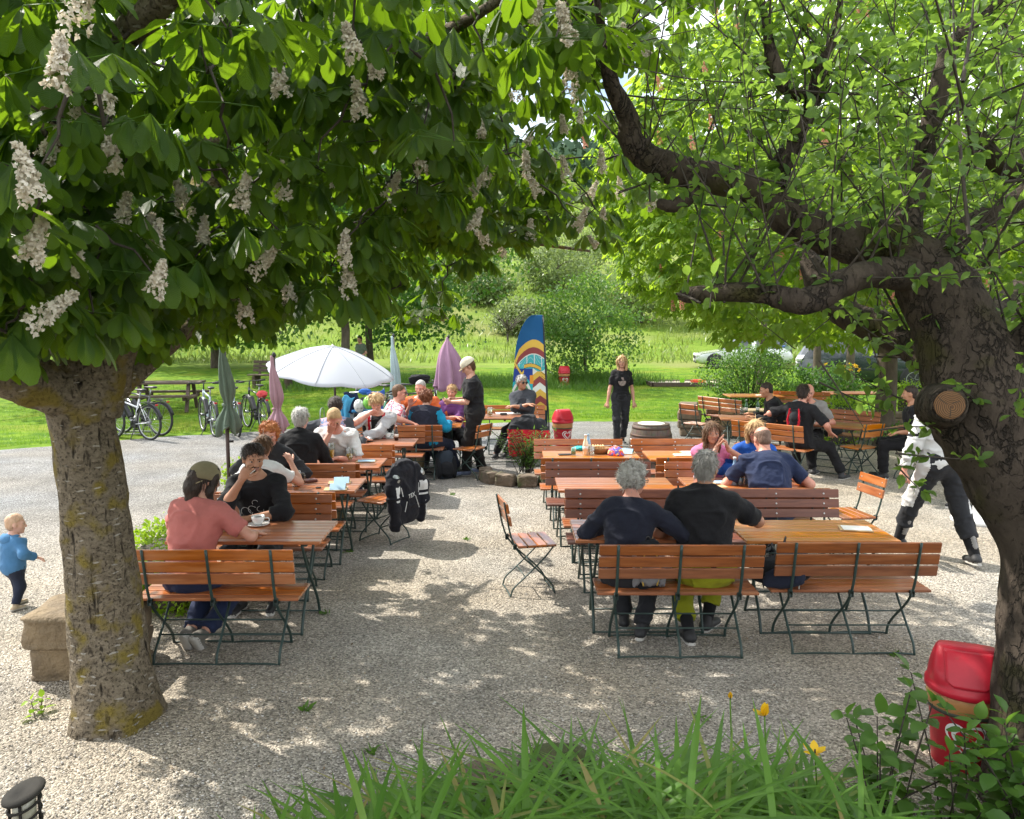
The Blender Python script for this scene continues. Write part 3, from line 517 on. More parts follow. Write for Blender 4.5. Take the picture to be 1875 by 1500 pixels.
# ================================================================== APPLE TREE AT RIGHT
ab = gp(1925, 1452); ab[1] = 3.85; ab[0] = (1930 - CX) / FPX * 4.05; ab[2] = 0
ap = empty('apple_tree', 'gnarled old apple tree with sawn-off limb stub, leaning in from the right', 'tree', ab)
A3 = np.array(ab); PX = lambda w, Y: w / 2 / FPX * Y
def lp(*q): return [wp(a, b, c) for a, b, c, w in q], [PX(w, c) for a, b, c, w in q]
APS = [lp((1925, 1600, 3.8, 320), (1925, 1430, 3.82, 250), (1935, 1250, 3.9, 218), (1945, 1050, 3.95, 200), (1915, 930, 4.0, 205), (1850, 830, 4.02, 205), (1795, 740, 4.05, 188), (1765, 640, 4.1, 150), (1730, 560, 4.15, 132), (1690, 495, 4.2, 118), (1620, 450, 4.25, 92), (1540, 440, 4.3, 72), (1450, 400, 4.35, 66), (1395, 350, 4.4, 62), (1300, 325, 4.4, 54), (1205, 300, 4.4, 52), (1158, 262, 4.35, 46), (1150, 215, 4.3, 38), (1118, 150, 4.2, 28), (1105, 70, 4.1, 17), (1085, -40, 4.0, 9)),
       lp((1700, 500, 4.2, 80), (1600, 500, 4.0, 48), (1540, 520, 3.9, 50), (1475, 552, 3.85, 50), (1400, 538, 3.9, 38), (1330, 535, 3.95, 34), (1262, 540, 4.0, 30), (1248, 536, 4.0, 22)),
       lp((1830, 790, 4.2, 110), (1750, 690, 4.6, 84), (1690, 640, 4.9, 72), (1610, 600, 5.2, 60), (1540, 570, 5.5, 50), (1500, 520, 5.7, 46), (1470, 440, 5.9, 30), (1430, 330, 6.1, 18)),
       lp((1425, 385, 4.38, 50), (1425, 320, 4.4, 40), (1455, 260, 4.4, 34), (1488, 190, 4.4, 28), (1500, 130, 4.4, 24), (1530, 60, 4.4, 13), (1545, -60, 4.4, 7)),
       lp((1480, 180, 4.4, 22), (1440, 160, 4.4, 24), (1415, 110, 4.4, 26), (1405, 60, 4.4, 15), (1390, -40, 4.4, 7)),
       lp((1650, 470, 4.25, 60), (1670, 370, 4.35, 44), (1700, 250, 4.4, 36), (1725, 140, 4.4, 34), (1745, 80, 4.4, 24), (1800, 30, 4.4, 14), (1870, -40, 4.4, 8)),
       lp((1745, 560, 4.15, 70), (1735, 460, 4.2, 46), (1790, 405, 4.3, 40), (1870, 360, 4.4, 34), (1960, 250, 4.5, 24), (2060, 60, 4.5, 10)),
       lp((1820, 700, 4.1, 90), (1960, 560, 3.9, 70), (2150, 420, 3.7, 50), (2350, 150, 3.5, 24)),
       lp((1738, 600, 4.3, 60), (1850, 560, 4.9, 60), (1960, 420, 5.6, 46), (2040, 200, 6.2, 26), (2080, -60, 6.6, 12)),
       lp((1300, 330, 4.4, 30), (1240, 375, 4.4, 26), (1205, 372, 4.4, 17)),
       lp((1790, 250, 5.0, 30), (1830, 300, 5.0, 34), (1900, 330, 5.0, 34))]
APS = [([np.asarray(p) - A3 for p in P], r) for P, r in APS]
_, ap_nodes = limbs_mesh('trunk', APS, MT['bark_ap'], ap, n=26, knob=.10, k=7)
ap_nodes = [x + A3 for x in ap_nodes]
sc_ = wp(1737, 742, 3.68) - A3; sd_ = nrm(np.array([-.42, -1.0, .12])); st = MB(); st.tube([sc_ - sd_ * .38, sc_ - sd_ * .18, sc_ + sd_ * .0, sc_ + sd_ * .035], [.12, .10, .080, .071], 26); st.build('cut_stub', MT['bark_ap'], ap, True)
ring = MB(); q = Vector(sd_).to_track_quat('Z', 'Y').to_matrix()
ring.lathe([(.0, .0), (.02, .0005), (.045, 0), (.062, -.002), (.066, -.006)], c=sc_ + sd_ * .039, n=26, rot=np.array(q))
m_, N_, L_, B_ = newmat('sawn_wood'); wv = N_.new('ShaderNodeTexWave'); wv.wave_type = 'RINGS'; wv.rings_direction = 'SPHERICAL'; wv.inputs['Scale'].default_value = 40; wv.inputs['Distortion'].default_value = 4; wv.inputs['Detail'].default_value = 4
tcn = N_.new('ShaderNodeTexCoord'); mp_ = N_.new('ShaderNodeMapping'); mp_.inputs['Location'].default_value = tuple(-(sc_ + sd_ * .04 + np.array([.012, 0, -.01]))); L_.new(tcn.outputs['Object'], mp_.inputs['Vector']); L_.new(mp_.outputs[0], wv.inputs['Vector']); rp_ = N_.new('ShaderNodeValToRGB'); rp_.color_ramp.elements[0].color = (.06, .028, .011, 1); rp_.color_ramp.elements[1].color = (.20, .10, .038, 1); L_.new(wv.outputs['Fac'], rp_.inputs[0]); L_.new(rp_.outputs[0], B_.inputs['Base Color']); B_.inputs['Roughness'].default_value = .8
ring.build('sawn_face', m_, ap, True)
cks = MB(); uu = nrm(np.cross(sd_, (0, 0, 1.0))); vv = np.cross(uu, sd_)
for a_, l_ in ((.4, .06), (2.5, .045), (4.4, .055)): cks.tube([sc_ + sd_ * .0395 + (uu * math.cos(a_ + .25 * t_) + vv * math.sin(a_ + .25 * t_)) * (.008 + (l_ - .008) * t_) for t_ in np.linspace(0, 1, 6)], [.0008, .0014, .0016, .0018, .0016, .0010], 5)
cks.build('drying_crack', MT['twig'], ap, True)
AP_LOW = [(-200, -900), (1000, -300), (1060, 40), (1100, 330), (1180, 430), (1240, 560), (1330, 560), (1420, 640), (1520, 620), (1600, 690), (1660, 760), (1760, 800), (1870, 740), (2100, 760)]
def apple_crown():
    A, B, r0, r1, C, Dd = [], [], [], [], [], []
    nodes = np.concatenate([ap_nodes[0][70:]] + ap_nodes[1:])
    def shoot(p, d, L, r, bend=.25):
        n = max(3, int(L / .16)); q = p.copy(); dd = d.copy(); step = L / n; cur = rng.normal(size=3) * bend / n
        for i in range(n):
            nd = nrm(dd + cur + np.array([0, 0, .02])); q2 = q + nd * step
            if np.linalg.norm(q2 - np.array([0, 0, EYE])) < 2.2: return
            A.append(q); B.append(q2); ra = r * (1 - i / n) + .0015; r0.append(ra); r1.append(r * (1 - (i + 1) / n) + .0015)
            for t in (0.3, .8):
                if rng.random() < .62: C.append(q + (q2 - q) * t); Dd.append(nd)
            q, dd = q2, nd
        C.append(q); Dd.append(dd)
    for i in range(190):
        p = nodes[rng.integers(len(nodes))] + rng.normal(size=3) * .02; d = nrm(np.array([rng.normal() * .55, rng.normal() * .55, .95 if rng.random() < .7 else -.1])); L = .45 + .95 * rng.random(); shoot(p, d, L, .0035 + .003 * rng.random())
    base_n = len(A)
    for i in range(250):
        j = rng.integers(base_n); p = np.array(B[j]); d = nrm(rng.normal(size=3) + np.array([0, 0, .25])); shoot(p, d, .2 + .45 * rng.random(), .0025)
    for i in range(140):  # outer crown, beyond the frame and above
        p = ap_nodes[int(rng.choice([6, 7, 8]))]; p = p[rng.integers(len(p) // 2, len(p))]; shoot(p + rng.normal(size=3) * .5, nrm(rng.normal(size=3) + np.array([.3, 0, .8])), .8 + rng.random(), .008)
    # low hanging sprays in front of the bench area at right
    for (px, py, Y, ex, ey, eY) in ((1500, 660, 3.9, 1590, 790, 3.9), (1590, 790, 3.9, 1700, 770, 3.85), (1640, 830, 3.8, 1790, 850, 3.8), (1660, 735, 4.3, 1540, 690, 4.3), (1500, 700, 4.2, 1620, 760, 4.2), (1880, 640, 3.6, 1860, 760, 3.6), (1590, 610, 4.2, 1640, 740, 4.2), (1640, 850, 3.8, 1680, 900, 3.8)):
        a_, b_ = wp(px, py, Y), wp(ex, ey, eY); shoot(a_, nrm(b_ - a_), np.linalg.norm(b_ - a_), .004, .12)
    nhang = len(C); C_, D_ = np.array(C), np.array(Dd); keep = ~below(C_, AP_LOW, .03); keep[-36:] = True
    px, py, dd = proj(C_); op = (dd > 0) & (px > 1085) & (px < 1330) & (py > -50) & (py < 330) & (rng.random(len(C_)) < .45); keep &= ~op
    V, F = sticks(np.array(A), np.array(B), np.array(r0), np.array(r1), 4); px, py, dd = proj((np.array(A) + np.array(B)) / 2)
    mask = ~below(np.array(B), AP_LOW, 0.0); mask[-40:] = True; fm = np.repeat(mask, 4)
    mk('twigs', V - A3, F[fm], MT['twig'], ap)
    C_, D_ = C_[keep], D_[keep]; k = 2 + rng.integers(0, 3, len(C_)); ix = np.repeat(np.arange(len(C_)), k); n = len(ix)
    d = unit(D_[ix] * .35 + rand_dir(n) + np.array([0, 0, .1])); n0 = np.array([0, 0, 1.0]) + rng.normal(size=(n, 3)) * .55; nn = unit(n0 - d * (n0 * d).sum(1, keepdims=True)); L = .038 + .038 * rng.random(n)
    V, F, U = leaflets(C_[ix] + d * .012, d, nn, L, L * .31, .1 + .3 * rng.random(n), .1 + .35 * rng.random(n), 4, 'oval')
    mk('crown', V - A3, F, MT['leaf_ap'], ap, uv=U); return n
apple_crown()
# ================================================================== TREES BEHIND
def clump_crown(c, r, ncl, per, size, lo=.55, spread=.5, zmin=None, prof='oval', n=2, flat=.35):
    cc, _ = in_ell(ncl, c, r, lo); k = (per * (.5 + rng.random(ncl))).astype(int); ix = np.repeat(np.arange(ncl), k); m = len(ix); p = cc[ix] + rng.normal(size=(m, 3)) * spread * np.array([1, 1, .62])
    if zmin is not None: p = p[p[:, 2] > zmin]; m = len(p)
    out = unit(p - np.array(c)); d = unit(rand_dir(m) + np.array([0, 0, -.35])); n0 = out * .5 + np.array([0, 0, .9]) + rng.normal(size=(m, 3)) * flat; nn = unit(n0 - d * (n0 * d).sum(1, keepdims=True)); L = size * (.7 + .6 * rng.random(m))
    V, F, U = leaflets(p, d, nn, L, L * .33, .15 + .2 * rng.random(m), .1 + .2 * rng.random(m), n, prof); return V, F, U, cc
def litter():
    n = 2600; d = 3.8 + 8 * rng.random(n) ** 1.3; x = -4.5 + 8 * rng.random(n); z = np.full(n, .016); a = rng.random(n) * 6.28; dd = unit(np.stack([np.cos(a), np.sin(a), .12 * rng.normal(size=n)], 1)); nn = unit(np.array([0, 0, 1.0]) + .25 * rng.normal(size=(n, 3))); L = .008 + .018 * rng.random(n) ** 2
    V, F, U = leaflets(np.stack([x, d, z], 1), dd, nn, L, L * .32, .3 * rng.normal(size=n), np.full(n, .3), 2, 'oval'); tag(mk('fallen_petals', V, F, leafmat('dry_petal', (.10, .055, .03), (.50, .42, .30), trans=(.3, .22, .14), tw=.2), uv=U), 'fallen blossom petals and dry bits scattered on the gravel', 'litter', kind='stuff')
    n = 26; ix = np.repeat(np.arange(n), 14); cx = np.stack([-4 + 7.5 * rng.random(n), 4.2 + 9 * rng.random(n), np.full(n, .01)], 1); m = len(ix); dd = unit(rand_dir(m) * np.array([1, 1, .5]) + np.array([0, 0, .5])); nn = unit(np.cross(dd, rand_dir(m))); L = .02 + .04 * rng.random(m)
    V, F, U = leaflets(cx[ix] + rng.normal(size=(m, 3)) * np.array([.02, .02, 0]), dd, nn, L, L * .2, np.full(m, .3), np.full(m, .1), 2, 'strap'); tag(mk('yard_weeds', V, F, MT['leaf_bush'], uv=U), 'tiny tufts of weed pushing up through the gravel', 'weeds', kind='stuff')
litter()
def simple_tree(name, label, cat, base, h, tr, c, r, ncl, per, size, leaf, bark='bark', lo=.5, spread=.5, zmin=None, group=None, limbs=5, seed=0):
    base = np.array(base, float); t = empty(name, label, cat, base, group=group); c = np.array(c, float)
    top = np.array([c[0] - base[0] + rng.normal() * .2, c[1] - base[1], c[2] - base[2] + r[2] * .5]); specs = [([np.array([0, 0, -.2]), np.array([0, 0, .05]), np.array([rng.normal() * .1, rng.normal() * .1, top[2] * .35]), top * np.array([.7, .7, .75]), top], [tr * 1.5, tr * 1.15, tr * .9, tr * .5, tr * .12])]
    for i in range(limbs):
        a = i * 2.4 + rng.random(); z0 = top[2] * (.25 + .4 * rng.random()); e = np.array([math.cos(a) * r[0] * .75, math.sin(a) * r[1] * .75, z0 + r[2] * (.2 + .5 * rng.random())]); s = np.array([0, 0, z0]); specs.append(([s, s + (e - s) * .4 + np.array([0, 0, .3]), e], [tr * .5, tr * .3, tr * .08]))
    limbs_mesh('trunk', specs, MT[bark], t, n=10, knob=.08, k=4)
    V, F, U, cc = clump_crown(c - base, r, ncl, per, size, lo, spread, zmin); mk('crown', V, F, MT[leaf], t, uv=U); return t
# red-flowering chestnut behind the right tables
rb_ = np.array([7.0, 15.3, 0.0])
rt = empty('red_chestnut_tree', 'round red-flowering chestnut with salmon blossom candles behind the right tables', 'tree', rb_)
limbs_mesh('trunk', [([(0, 0, -.2), (0, 0, .1), (.03, 0, 1.2), (0, 0, 2.2), (.1, .1, 4.5), (0, 0, 7.5)], [.26, .2, .17, .17, .12, .03]), ([(0, 0, 2), (-1.4, -.3, 2.9), (-3.2, -.6, 3.6)], [.1, .07, .02]), ([(0, 0, 2.2), (1.2, -.8, 3.4), (2.6, -1.5, 4.6)], [.1, .07, .02]), ([(0, 0, 2.6), (-.6, 1.4, 4), (-1, 2.8, 5)], [.1, .07, .02]), ([(0, 0, 3), (-1.2, -1.4, 4.4), (-2.4, -2.4, 5.6)], [.09, .06, .02])], MT['bark'], rt, n=14, knob=.08)
def red_crown():
    n = 5600; d = rand_dir(n); d[:, 2] = d[:, 2] * .9; d = unit(d); hz = np.hypot(d[:, 0], d[:, 1]); fz = np.where(d[:, 2] < 0, np.minimum(1, 1.0 / np.maximum(np.maximum(hz, -d[:, 2]), .2)), 1.0); c = np.array([-.4, -.2, 4.9]) + d * fz[:, None] * np.array([5.1, 4.6, 3.3]) * (.72 + .28 * rng.random(n) ** .5)[:, None]; z = c[:, 2] > 1.95 - .35 * (c[:, 0] < -2.2) ; c, d = c[z], d[z]
    px, py, dd = proj(c + rb_); lowlim = np.interp(px, [1050, 1110, 1140, 1200, 1250, 1300, 1340, 1400, 1450, 1560, 1900], [560, 640, 660, 645, 660, 640, 660, 680, 665, 660, 650]); c = c[py < lowlim]; d = d[py < lowlim]
    c = c + .35 * vnoise(c, .7, 21)[:, None] * unit(c - np.array([-.4, -.2, 4.9]))
    k = 2 + rng.integers(0, 3, len(c)); ix = np.repeat(np.arange(len(c)), k); m = len(ix); az = unit(d[ix] * np.array([1, 1, .3]) + rng.normal(size=(m, 3)) * .6); az = unit(az * np.array([1, 1, .35])); lc = c[ix] + az * .14
    q = compound(lc, az, 5, .15 + .075 * rng.random(m), (.3, 1.1), .44); V, F, U = leaflets(*q[:5], .1 + .1 * rng.random(len(q[0])), .1 + .15 * rng.random(len(q[0])), 3); mk('crown', V, F, MT['leaf_red'], rt, uv=U)
    po = [mk('blossom', *panicle(.2, .045, 60, 90 + i)[:2], MT['petal_red'], rt) for i in range(3)]; vis = np.where((d[:, 1] < -.1) & (c[:, 0] < 3.2))[0]; pk = rng.permutation(vis)[:96]
    for q_, i in enumerate(pk):
        b = po[q_] if q_ < 3 else po[q_ % 3].copy()
        if q_ >= 3: COL.objects.link(b); b.parent = rt
        b.location = tuple(c[i] + d[i] * .44); b.rotation_euler = Vector((d[i][0] * .3 + rng.normal() * .1, d[i][1] * .3, 1)).to_track_quat('Z', 'Y').to_euler()
red_crown()
simple_tree('maple_tree', 'dark maple with low spreading crown over the lawn, slim trunk by the standing figure', 'tree', (-5.5, 32.0, 0), 9, .14, (-4.6, 32.0, 5.6), (5.2, 4.0, 4.2), 150, 95, .2, 'leaf_maple', spread=.55, zmin=1.25)
simple_tree('maple_tree', 'dark maple with thicker pale trunk behind the white parasol', 'tree', (-6.1, 29.5, 0), 9, .16, (-8.2, 30.5, 5.8), (4.2, 3.6, 4.0), 120, 90, .2, 'leaf_maple', spread=.55, zmin=2.3)
simple_tree('maple_tree', 'maple added straight behind the chestnut trunk to shade the lawn', 'tree', (-12.8, 25.0, 0), 9, .17, (-12.6, 25, 6.2), (4.6, 4.2, 4.0), 130, 85, .19, 'leaf_maple', spread=.55, zmin=2.6)  # added tree, hidden by the trunk, put in to cast shade on the lawn
simple_tree('lime_tree', 'light green tree at the far left edge of the lawn', 'tree', (-14.5, 40, 0), 11, .2, (-14, 40, 6.0), (5.5, 4.5, 5.4), 150, 80, .26, 'leaf_bush', spread=.8, zmin=1.0)
simple_tree('ash_tree', 'tall pale tree on the meadow behind the parked bicycles', 'tree', (-22, 46, 0), 13, .25, (-22, 46, 7.0), (7, 5, 6.5), 150, 80, .3, 'leaf_bush', spread=.9, zmin=.8)
simple_tree('hazel_bush', 'large rounded green bush beside the red bin on the lawn', 'bush', (2.75, 30.5, 0), 4, .06, (2.75, 30.6, 2.0), (1.9, 1.7, 2.1), 95, 75, .13, 'leaf_bush', spread=.36, lo=.4, zmin=.1, limbs=7)
for (x, y, h, rr, lab) in ((-2.2, 78, 3.2, 2.8, 'pale hillside shrub left of the bare sapling'), (4.5, 84, 4.5, 3.6, 'pale hillside shrub above the lawn bush'), (11, 70, 5, 4.2, 'pale hillside shrub half hidden by the red chestnut'), (-12, 72, 6, 5.0, 'pale round tree on the meadow beyond the maples'), (-2, 112, 7, 6.0, 'wide pale tree high on the hill'), (-8.5, 124, 10, 6, 'tall tree in the hilltop row left of the middle'), (12, 118, 10, 7, 'tree in the hilltop row above the big lawn bush'), (1.2, 64, 2.4, 2.2, 'low pale shrub right of the bare sapling'), (-5.5, 92, 4, 4.0, 'round shrub halfway up the hill above the maples'), (7.5, 96, 5, 4.5, 'round shrub halfway up the hill above the flag')):
    z = float(hill(np.array([x]), np.array([float(y)]))[0]); simple_tree('hill_shrub', lab, 'shrub', (x, y, z), h, .12, (x, y, z + h * .55), (rr, rr * .8, h * .5), 70, 60, .32, 'leaf_far', spread=.6, zmin=.1, limbs=3, group='shrubs scattered over the hillside')
for (x, y, lab) in ((20, 62, 'tall green tree behind the parked cars'), (33, 58, 'tall green tree far right beyond the car park'), (-36, 60, 'tall tree at the far left beyond the bicycles')):
    z = float(hill(np.array([float(x)]), np.array([float(y)]))[0]); simple_tree('field_tree', lab, 'tree', (x, y, z), 12, .3, (x, y, z + 7.5), (6.5, 5, 6.2), 130, 75, .36, 'leaf_far', spread=1.0, zmin=1.0, group='trees beyond the lawn')
def bare_tree():
    z = float(hill(np.array([-.3]), np.array([58.0]))[0]); t = empty('bare_sapling', 'small bare branching tree on the bright meadow behind the flag', 'tree', (-.3, 58, z)); sp = [([(0, 0, -.1), (0, 0, .6), (.05, 0, 1.3)], [.09, .07, .05])]
    for i in range(26):
        a = rng.random() * 6.28; z0 = .7 + .6 * rng.random(); L = 1.2 + 1.3 * rng.random(); sp.append(([(0, 0, z0), (math.cos(a) * L * .35, math.sin(a) * L * .35, z0 + .35 * L), (math.cos(a) * L * .8, math.sin(a) * L * .8, z0 + (.5 + .3 * rng.random()) * L)], [.04, .026, .008]))
    limbs_mesh('trunk', sp, MT['twig'], t, n=5, knob=.0, k=3); V, F, U, cc = clump_crown((0, 0, 1.9), (1.6, 1.4, 1.2), 40, 14, .08, .3, .3); mk('crown', V, F, MT['leaf_far'], t, uv=U)
bare_tree()
def forest():
    n = 900; x = (rng.random(n) * 2 - 1) * 330; y = 330 + rng.random(n) * 420; z = hill(x, y); per = 55; ix = np.repeat(np.arange(n), per); m = len(ix); d = rand_dir(m); d[:, 2] = np.abs(d[:, 2]); rr = 5 + 4 * rng.random(n)
    p = np.stack([x, y, z + 7], 1)[ix] + d * np.stack([rr, rr, rr * 1.5], 1)[ix]; dd = unit(rand_dir(m)); nn = unit(np.cross(dd, rand_dir(m))); L = 2.8 + 2 * rng.random(m); V, F, U = leaflets(p, dd, nn, L, L * .4, np.full(m, .2), np.full(m, .1), 2, 'oval')
    tag(mk('forest', V, F, mat('far_forest_hazed', (.055, .095, .065), (.09, .14, .085), scale=.05, rough=.95, spec=.05), uv=U), 'distant wooded hill on the horizon, coloured bluish for haze', 'forest', kind='stuff')  # bluish tint of distant haze is put into the foliage colour
forest()
# lawn blades along the yard edge and hummocks (uncountable)
def lawn_blades():
    n = 90000; x = -14 + 30 * rng.random(n); t = rng.random(n) ** 1.7; y = gravel_edge(x) + .02 + t * 17; ok = ~((x > 4.5) & (y < 17.2)); x, y = x[ok], y[ok]; n = len(x); d = unit(np.stack([rng.normal(size=n) * .35, rng.normal(size=n) * .35, np.ones(n)], 1)); nn = unit(np.cross(d, rand_dir(n))); L = .035 + .07 * rng.random(n) ** 2
    V, F, U = leaflets(np.stack([x, y, hill(x, y) - .002], 1), d, nn, L, np.full(n, .006), np.full(n, .35), np.full(n, .05), 1, 'strap'); tag(mk('lawn_grass', V, F, MT['lawnblade'], uv=U), 'short bright grass standing along the gravel edge', 'grass', kind='stuff')
    n = 9000; x = -8.6 + 12 * rng.random(n); y = 27 + 5.5 * rng.random(n); x2 = 2.95 + rng.normal(size=4000) * 1.2; y2 = 29.9 + rng.normal(size=4000) * .35; x, y = np.concatenate([x, x2]), np.concatenate([y, y2]); n = len(x); d = unit(np.stack([rng.normal(size=n) * .4, rng.normal(size=n) * .4, np.ones(n)], 1)); nn = unit(np.cross(d, rand_dir(n))); L = .12 + .3 * rng.random(n) ** 1.5; L[-4000:] *= 1.6
    V, F, U = leaflets(np.stack([x, y, hill(x, y)], 1), d, nn, L, np.full(n, .009), np.full(n, .4), np.full(n, .05), 2, 'strap'); tag(mk('tall_grass', V, F, MT['leaf_bush'], uv=U), 'longer uncut grass around the trees and the bush', 'grass', kind='stuff')
lawn_blades()
def wild_grass():
    n = 17000; x = -26 + 52 * rng.random(n); y = 44 + 75 * rng.random(n) ** 1.2; ok = vnoise(np.stack([x, y, x * 0], 1), .22, 31) > -.25; x, y = x[ok], y[ok]; n = len(x); d = unit(np.stack([rng.normal(size=n) * .35, rng.normal(size=n) * .35, np.ones(n)], 1)); nn = unit(np.cross(d, rand_dir(n))); L = .25 + .5 * rng.random(n) ** 1.5
    V, F, U = leaflets(np.stack([x, y, hill(x, y) - .03], 1), d, nn, L, .02 + .03 * rng.random(n), np.full(n, .4), np.full(n, .1), 2, 'strap'); tag(mk('wild_meadow_grass', V, F, leafmat('wild_blade', (.10, .17, .025), (.22, .27, .07), trans=(.3, .4, .06), tw=.35), uv=U), 'rough tufted grass growing over the hillside meadow', 'grass', kind='stuff')
wild_grass()
# ================================================================== PLANTED BED IN FRONT
def lily_bed():
    n = 1150; u = rng.random(n); x = -1.2 + 2.75 * u; e = bank_edge(x); y = e - .05 - rng.random(n) ** 1.1 * 1.15; cl_x = np.round(x / .16) * .16 + rng.normal(size=n) * .035; x = .5 * x + .5 * cl_x; y = .5 * y + .5 * (np.round(y / .16) * .16); z = bankz(x, y)
    a = rng.random(n) * 6.28; lean = .25 + .65 * rng.random(n); d = unit(np.stack([np.cos(a) * lean, np.sin(a) * lean, np.ones(n)], 1)); nn = unit(np.stack([-np.cos(a), -np.sin(a), lean], 1)); hs = np.interp(x, [-1.2, -.6, 0, .8, 1.3, 1.6], [.7, .95, 1.05, 1.08, .95, .6]); L = (.28 + .21 * rng.random(n)) * hs
    V, F, U = leaflets(np.stack([x, y, z - .02], 1), d, nn, L, .005 + .010 * rng.random(n), (.6 + .9 * rng.random(n)), np.full(n, .35), 9, 'strap')
    tag(mk('day_lily_leaves', V, F, MT['blade'], uv=U), 'dense arching strap leaves of day lilies along the front edge', 'foliage', kind='stuff')
    n = 5200; x = 1.0 + 2.2 * rng.random(n); y = bank_edge(x) + .05 - .9 * rng.random(n); z = bankz(x, y) + .02 + .1 * rng.random(n); d = unit(rand_dir(n) * np.array([1, 1, .3])); nn = unit(np.array([0, 0, 1.0]) + rng.normal(size=(n, 3)) * .3); L = .02 + .03 * rng.random(n)
    V, F, U = leaflets(np.stack([x, y, z], 1), d, nn, L, L * .4, np.full(n, .2), np.full(n, .1), 2, 'oval'); tag(mk('ground_cover', V, F, MT['leaf_bush'], uv=U), 'low leafy ground cover at the foot of the apple tree', 'ground cover', kind='stuff')
lily_bed()
def leafy_plant(name, label, cat, base, stems, leaf, L0, seed, group=None, leafmat_='leaf_bush', prof='oval', wr=.36, pairs=7, spread=.25):
    g = np.random.default_rng(seed); t = empty(name, label, cat, base, group=group); A, B, P, D = [], [], [], []
    for h, dx, dy in stems:
        tip = np.array([dx, dy, h]); b0 = g.normal(size=3) * np.array([.05, .05, 0]); mid = b0 + (tip - b0) * .5 + np.array([0, 0, .08 * h]); seq = [b0, mid, tip]
        A += [seq[0], seq[1]]; B += [seq[1], seq[2]]
        for i in range(pairs):
            f = .22 + .78 * i / (pairs - 1); p = b0 * (1 - f) ** 2 + 2 * f * (1 - f) * mid + f * f * tip; a = i * 1.57 + g.random()
            for s in (0, math.pi): P.append(p); D.append(nrm([math.cos(a + s), math.sin(a + s), .35 - .5 * g.random()]))
        P.append(tip); D.append(nrm([g.normal() * .3, g.normal() * .3, 1]))
    P, D = np.array(P), np.array(D); n0 = np.array([0, 0, 1.0]) + g.normal(size=P.shape) * .25; nn = unit(n0 - D * (n0 * D).sum(1, keepdims=True)); L = L0 * (.6 + .6 * g.random(len(P))); V, F, U = leaflets(P + D * .015, D, nn, L, L * wr, .15 + .25 * g.random(len(P)), .1 + .2 * g.random(len(P)), 4, prof)
    mk('leaves', V, F, MT[leafmat_], t, uv=U); V, F = sticks(np.array(A), np.array(B), np.full(len(A), .0045), np.full(len(A), .003), 4); mk('stems', V, F, MT['twig'], t); return t
for i, (x, y, n, lab) in enumerate(((1.72, 3.62, 6, 'leafy green shrub in front of the near red bin, left part'), (2.02, 3.5, 7, 'tall leafy shrub hiding the lower half of the near red bin'), (2.3, 3.42, 7, 'leafy shrub at the foot of the apple trunk'), (2.5, 3.2, 6, 'leafy shrub in the bottom right corner'))):
    leafy_plant('leafy_shrub', lab, 'shrub', (x, y, float(bankz(np.array([x]), np.array([y]))[0])), [(.34 + .32 * rng.random(), rng.normal() * .17, rng.normal() * .15) for _ in range(n + 3)], 0, .09, 300 + i, 'leafy shrubs under the apple tree', pairs=6)
leafy_plant('seedling', 'small pale green weed growing in the gravel left of the chestnut trunk', 'plant', gp(70, 1310), [(.1, .03, 0), (.08, -.05, .02)], 0, .06, 71, leafmat_='leaf_lime', pairs=3)
def tulip(label, px, py, Y, h, openf):
    top = dp(px, py, Y); base = np.array([top[0] + .01, Y - .02, float(bankz(np.array([top[0]]), np.array([Y]))[0])]); t = empty('yellow_flower', label, 'flower', base, group='yellow flowers above the day lilies'); rel = top - base
    s = MB(); s.tube(spline([(0, 0, 0), rel * .5 + np.array([.008, 0, 0]), rel], 5), .0035, 6); s.build('stem', MT['blade'], t, True); k = 6; a = np.arange(k) * 6.283 / k + .3; op = openf if isinstance(openf, (list, tuple)) else [openf] * k; op = np.array(op)
    D = unit(np.stack([np.cos(a) * op, np.sin(a) * op, 1 - .5 * op], 1)); n0 = np.stack([-np.cos(a), -np.sin(a), .2 + 0 * a], 1); nn = unit(n0 - D * (n0 * D).sum(1, keepdims=True)); V, F, U = leaflets(np.repeat(rel[None], k, 0), D, nn, np.full(k, h), np.full(k, h * .3), np.full(k, -.15), np.full(k, .15), 5, 'oval'); mk('petals', V, F, MT['petal_yellow'], t, uv=U)
    c = MB(); c.tube([rel, rel + np.array([0, 0, .02])], [.005, .003], 6); c.build('stamens', MT['black'], t)
tulip('closed yellow flower bud on the tallest thin stem', 1337, 1280, 3.6, .035, .12)
tulip('half open yellow flower with one drooping petal', 1400, 1312, 3.45, .06, [.35, .4, 1.6, .9, .3, .3])
tulip('wide open ragged yellow flower nearest the bin', 1492, 1380, 3.35, .06, [1.3, .9, 1.2, 1.6, 1.4, 1.0])
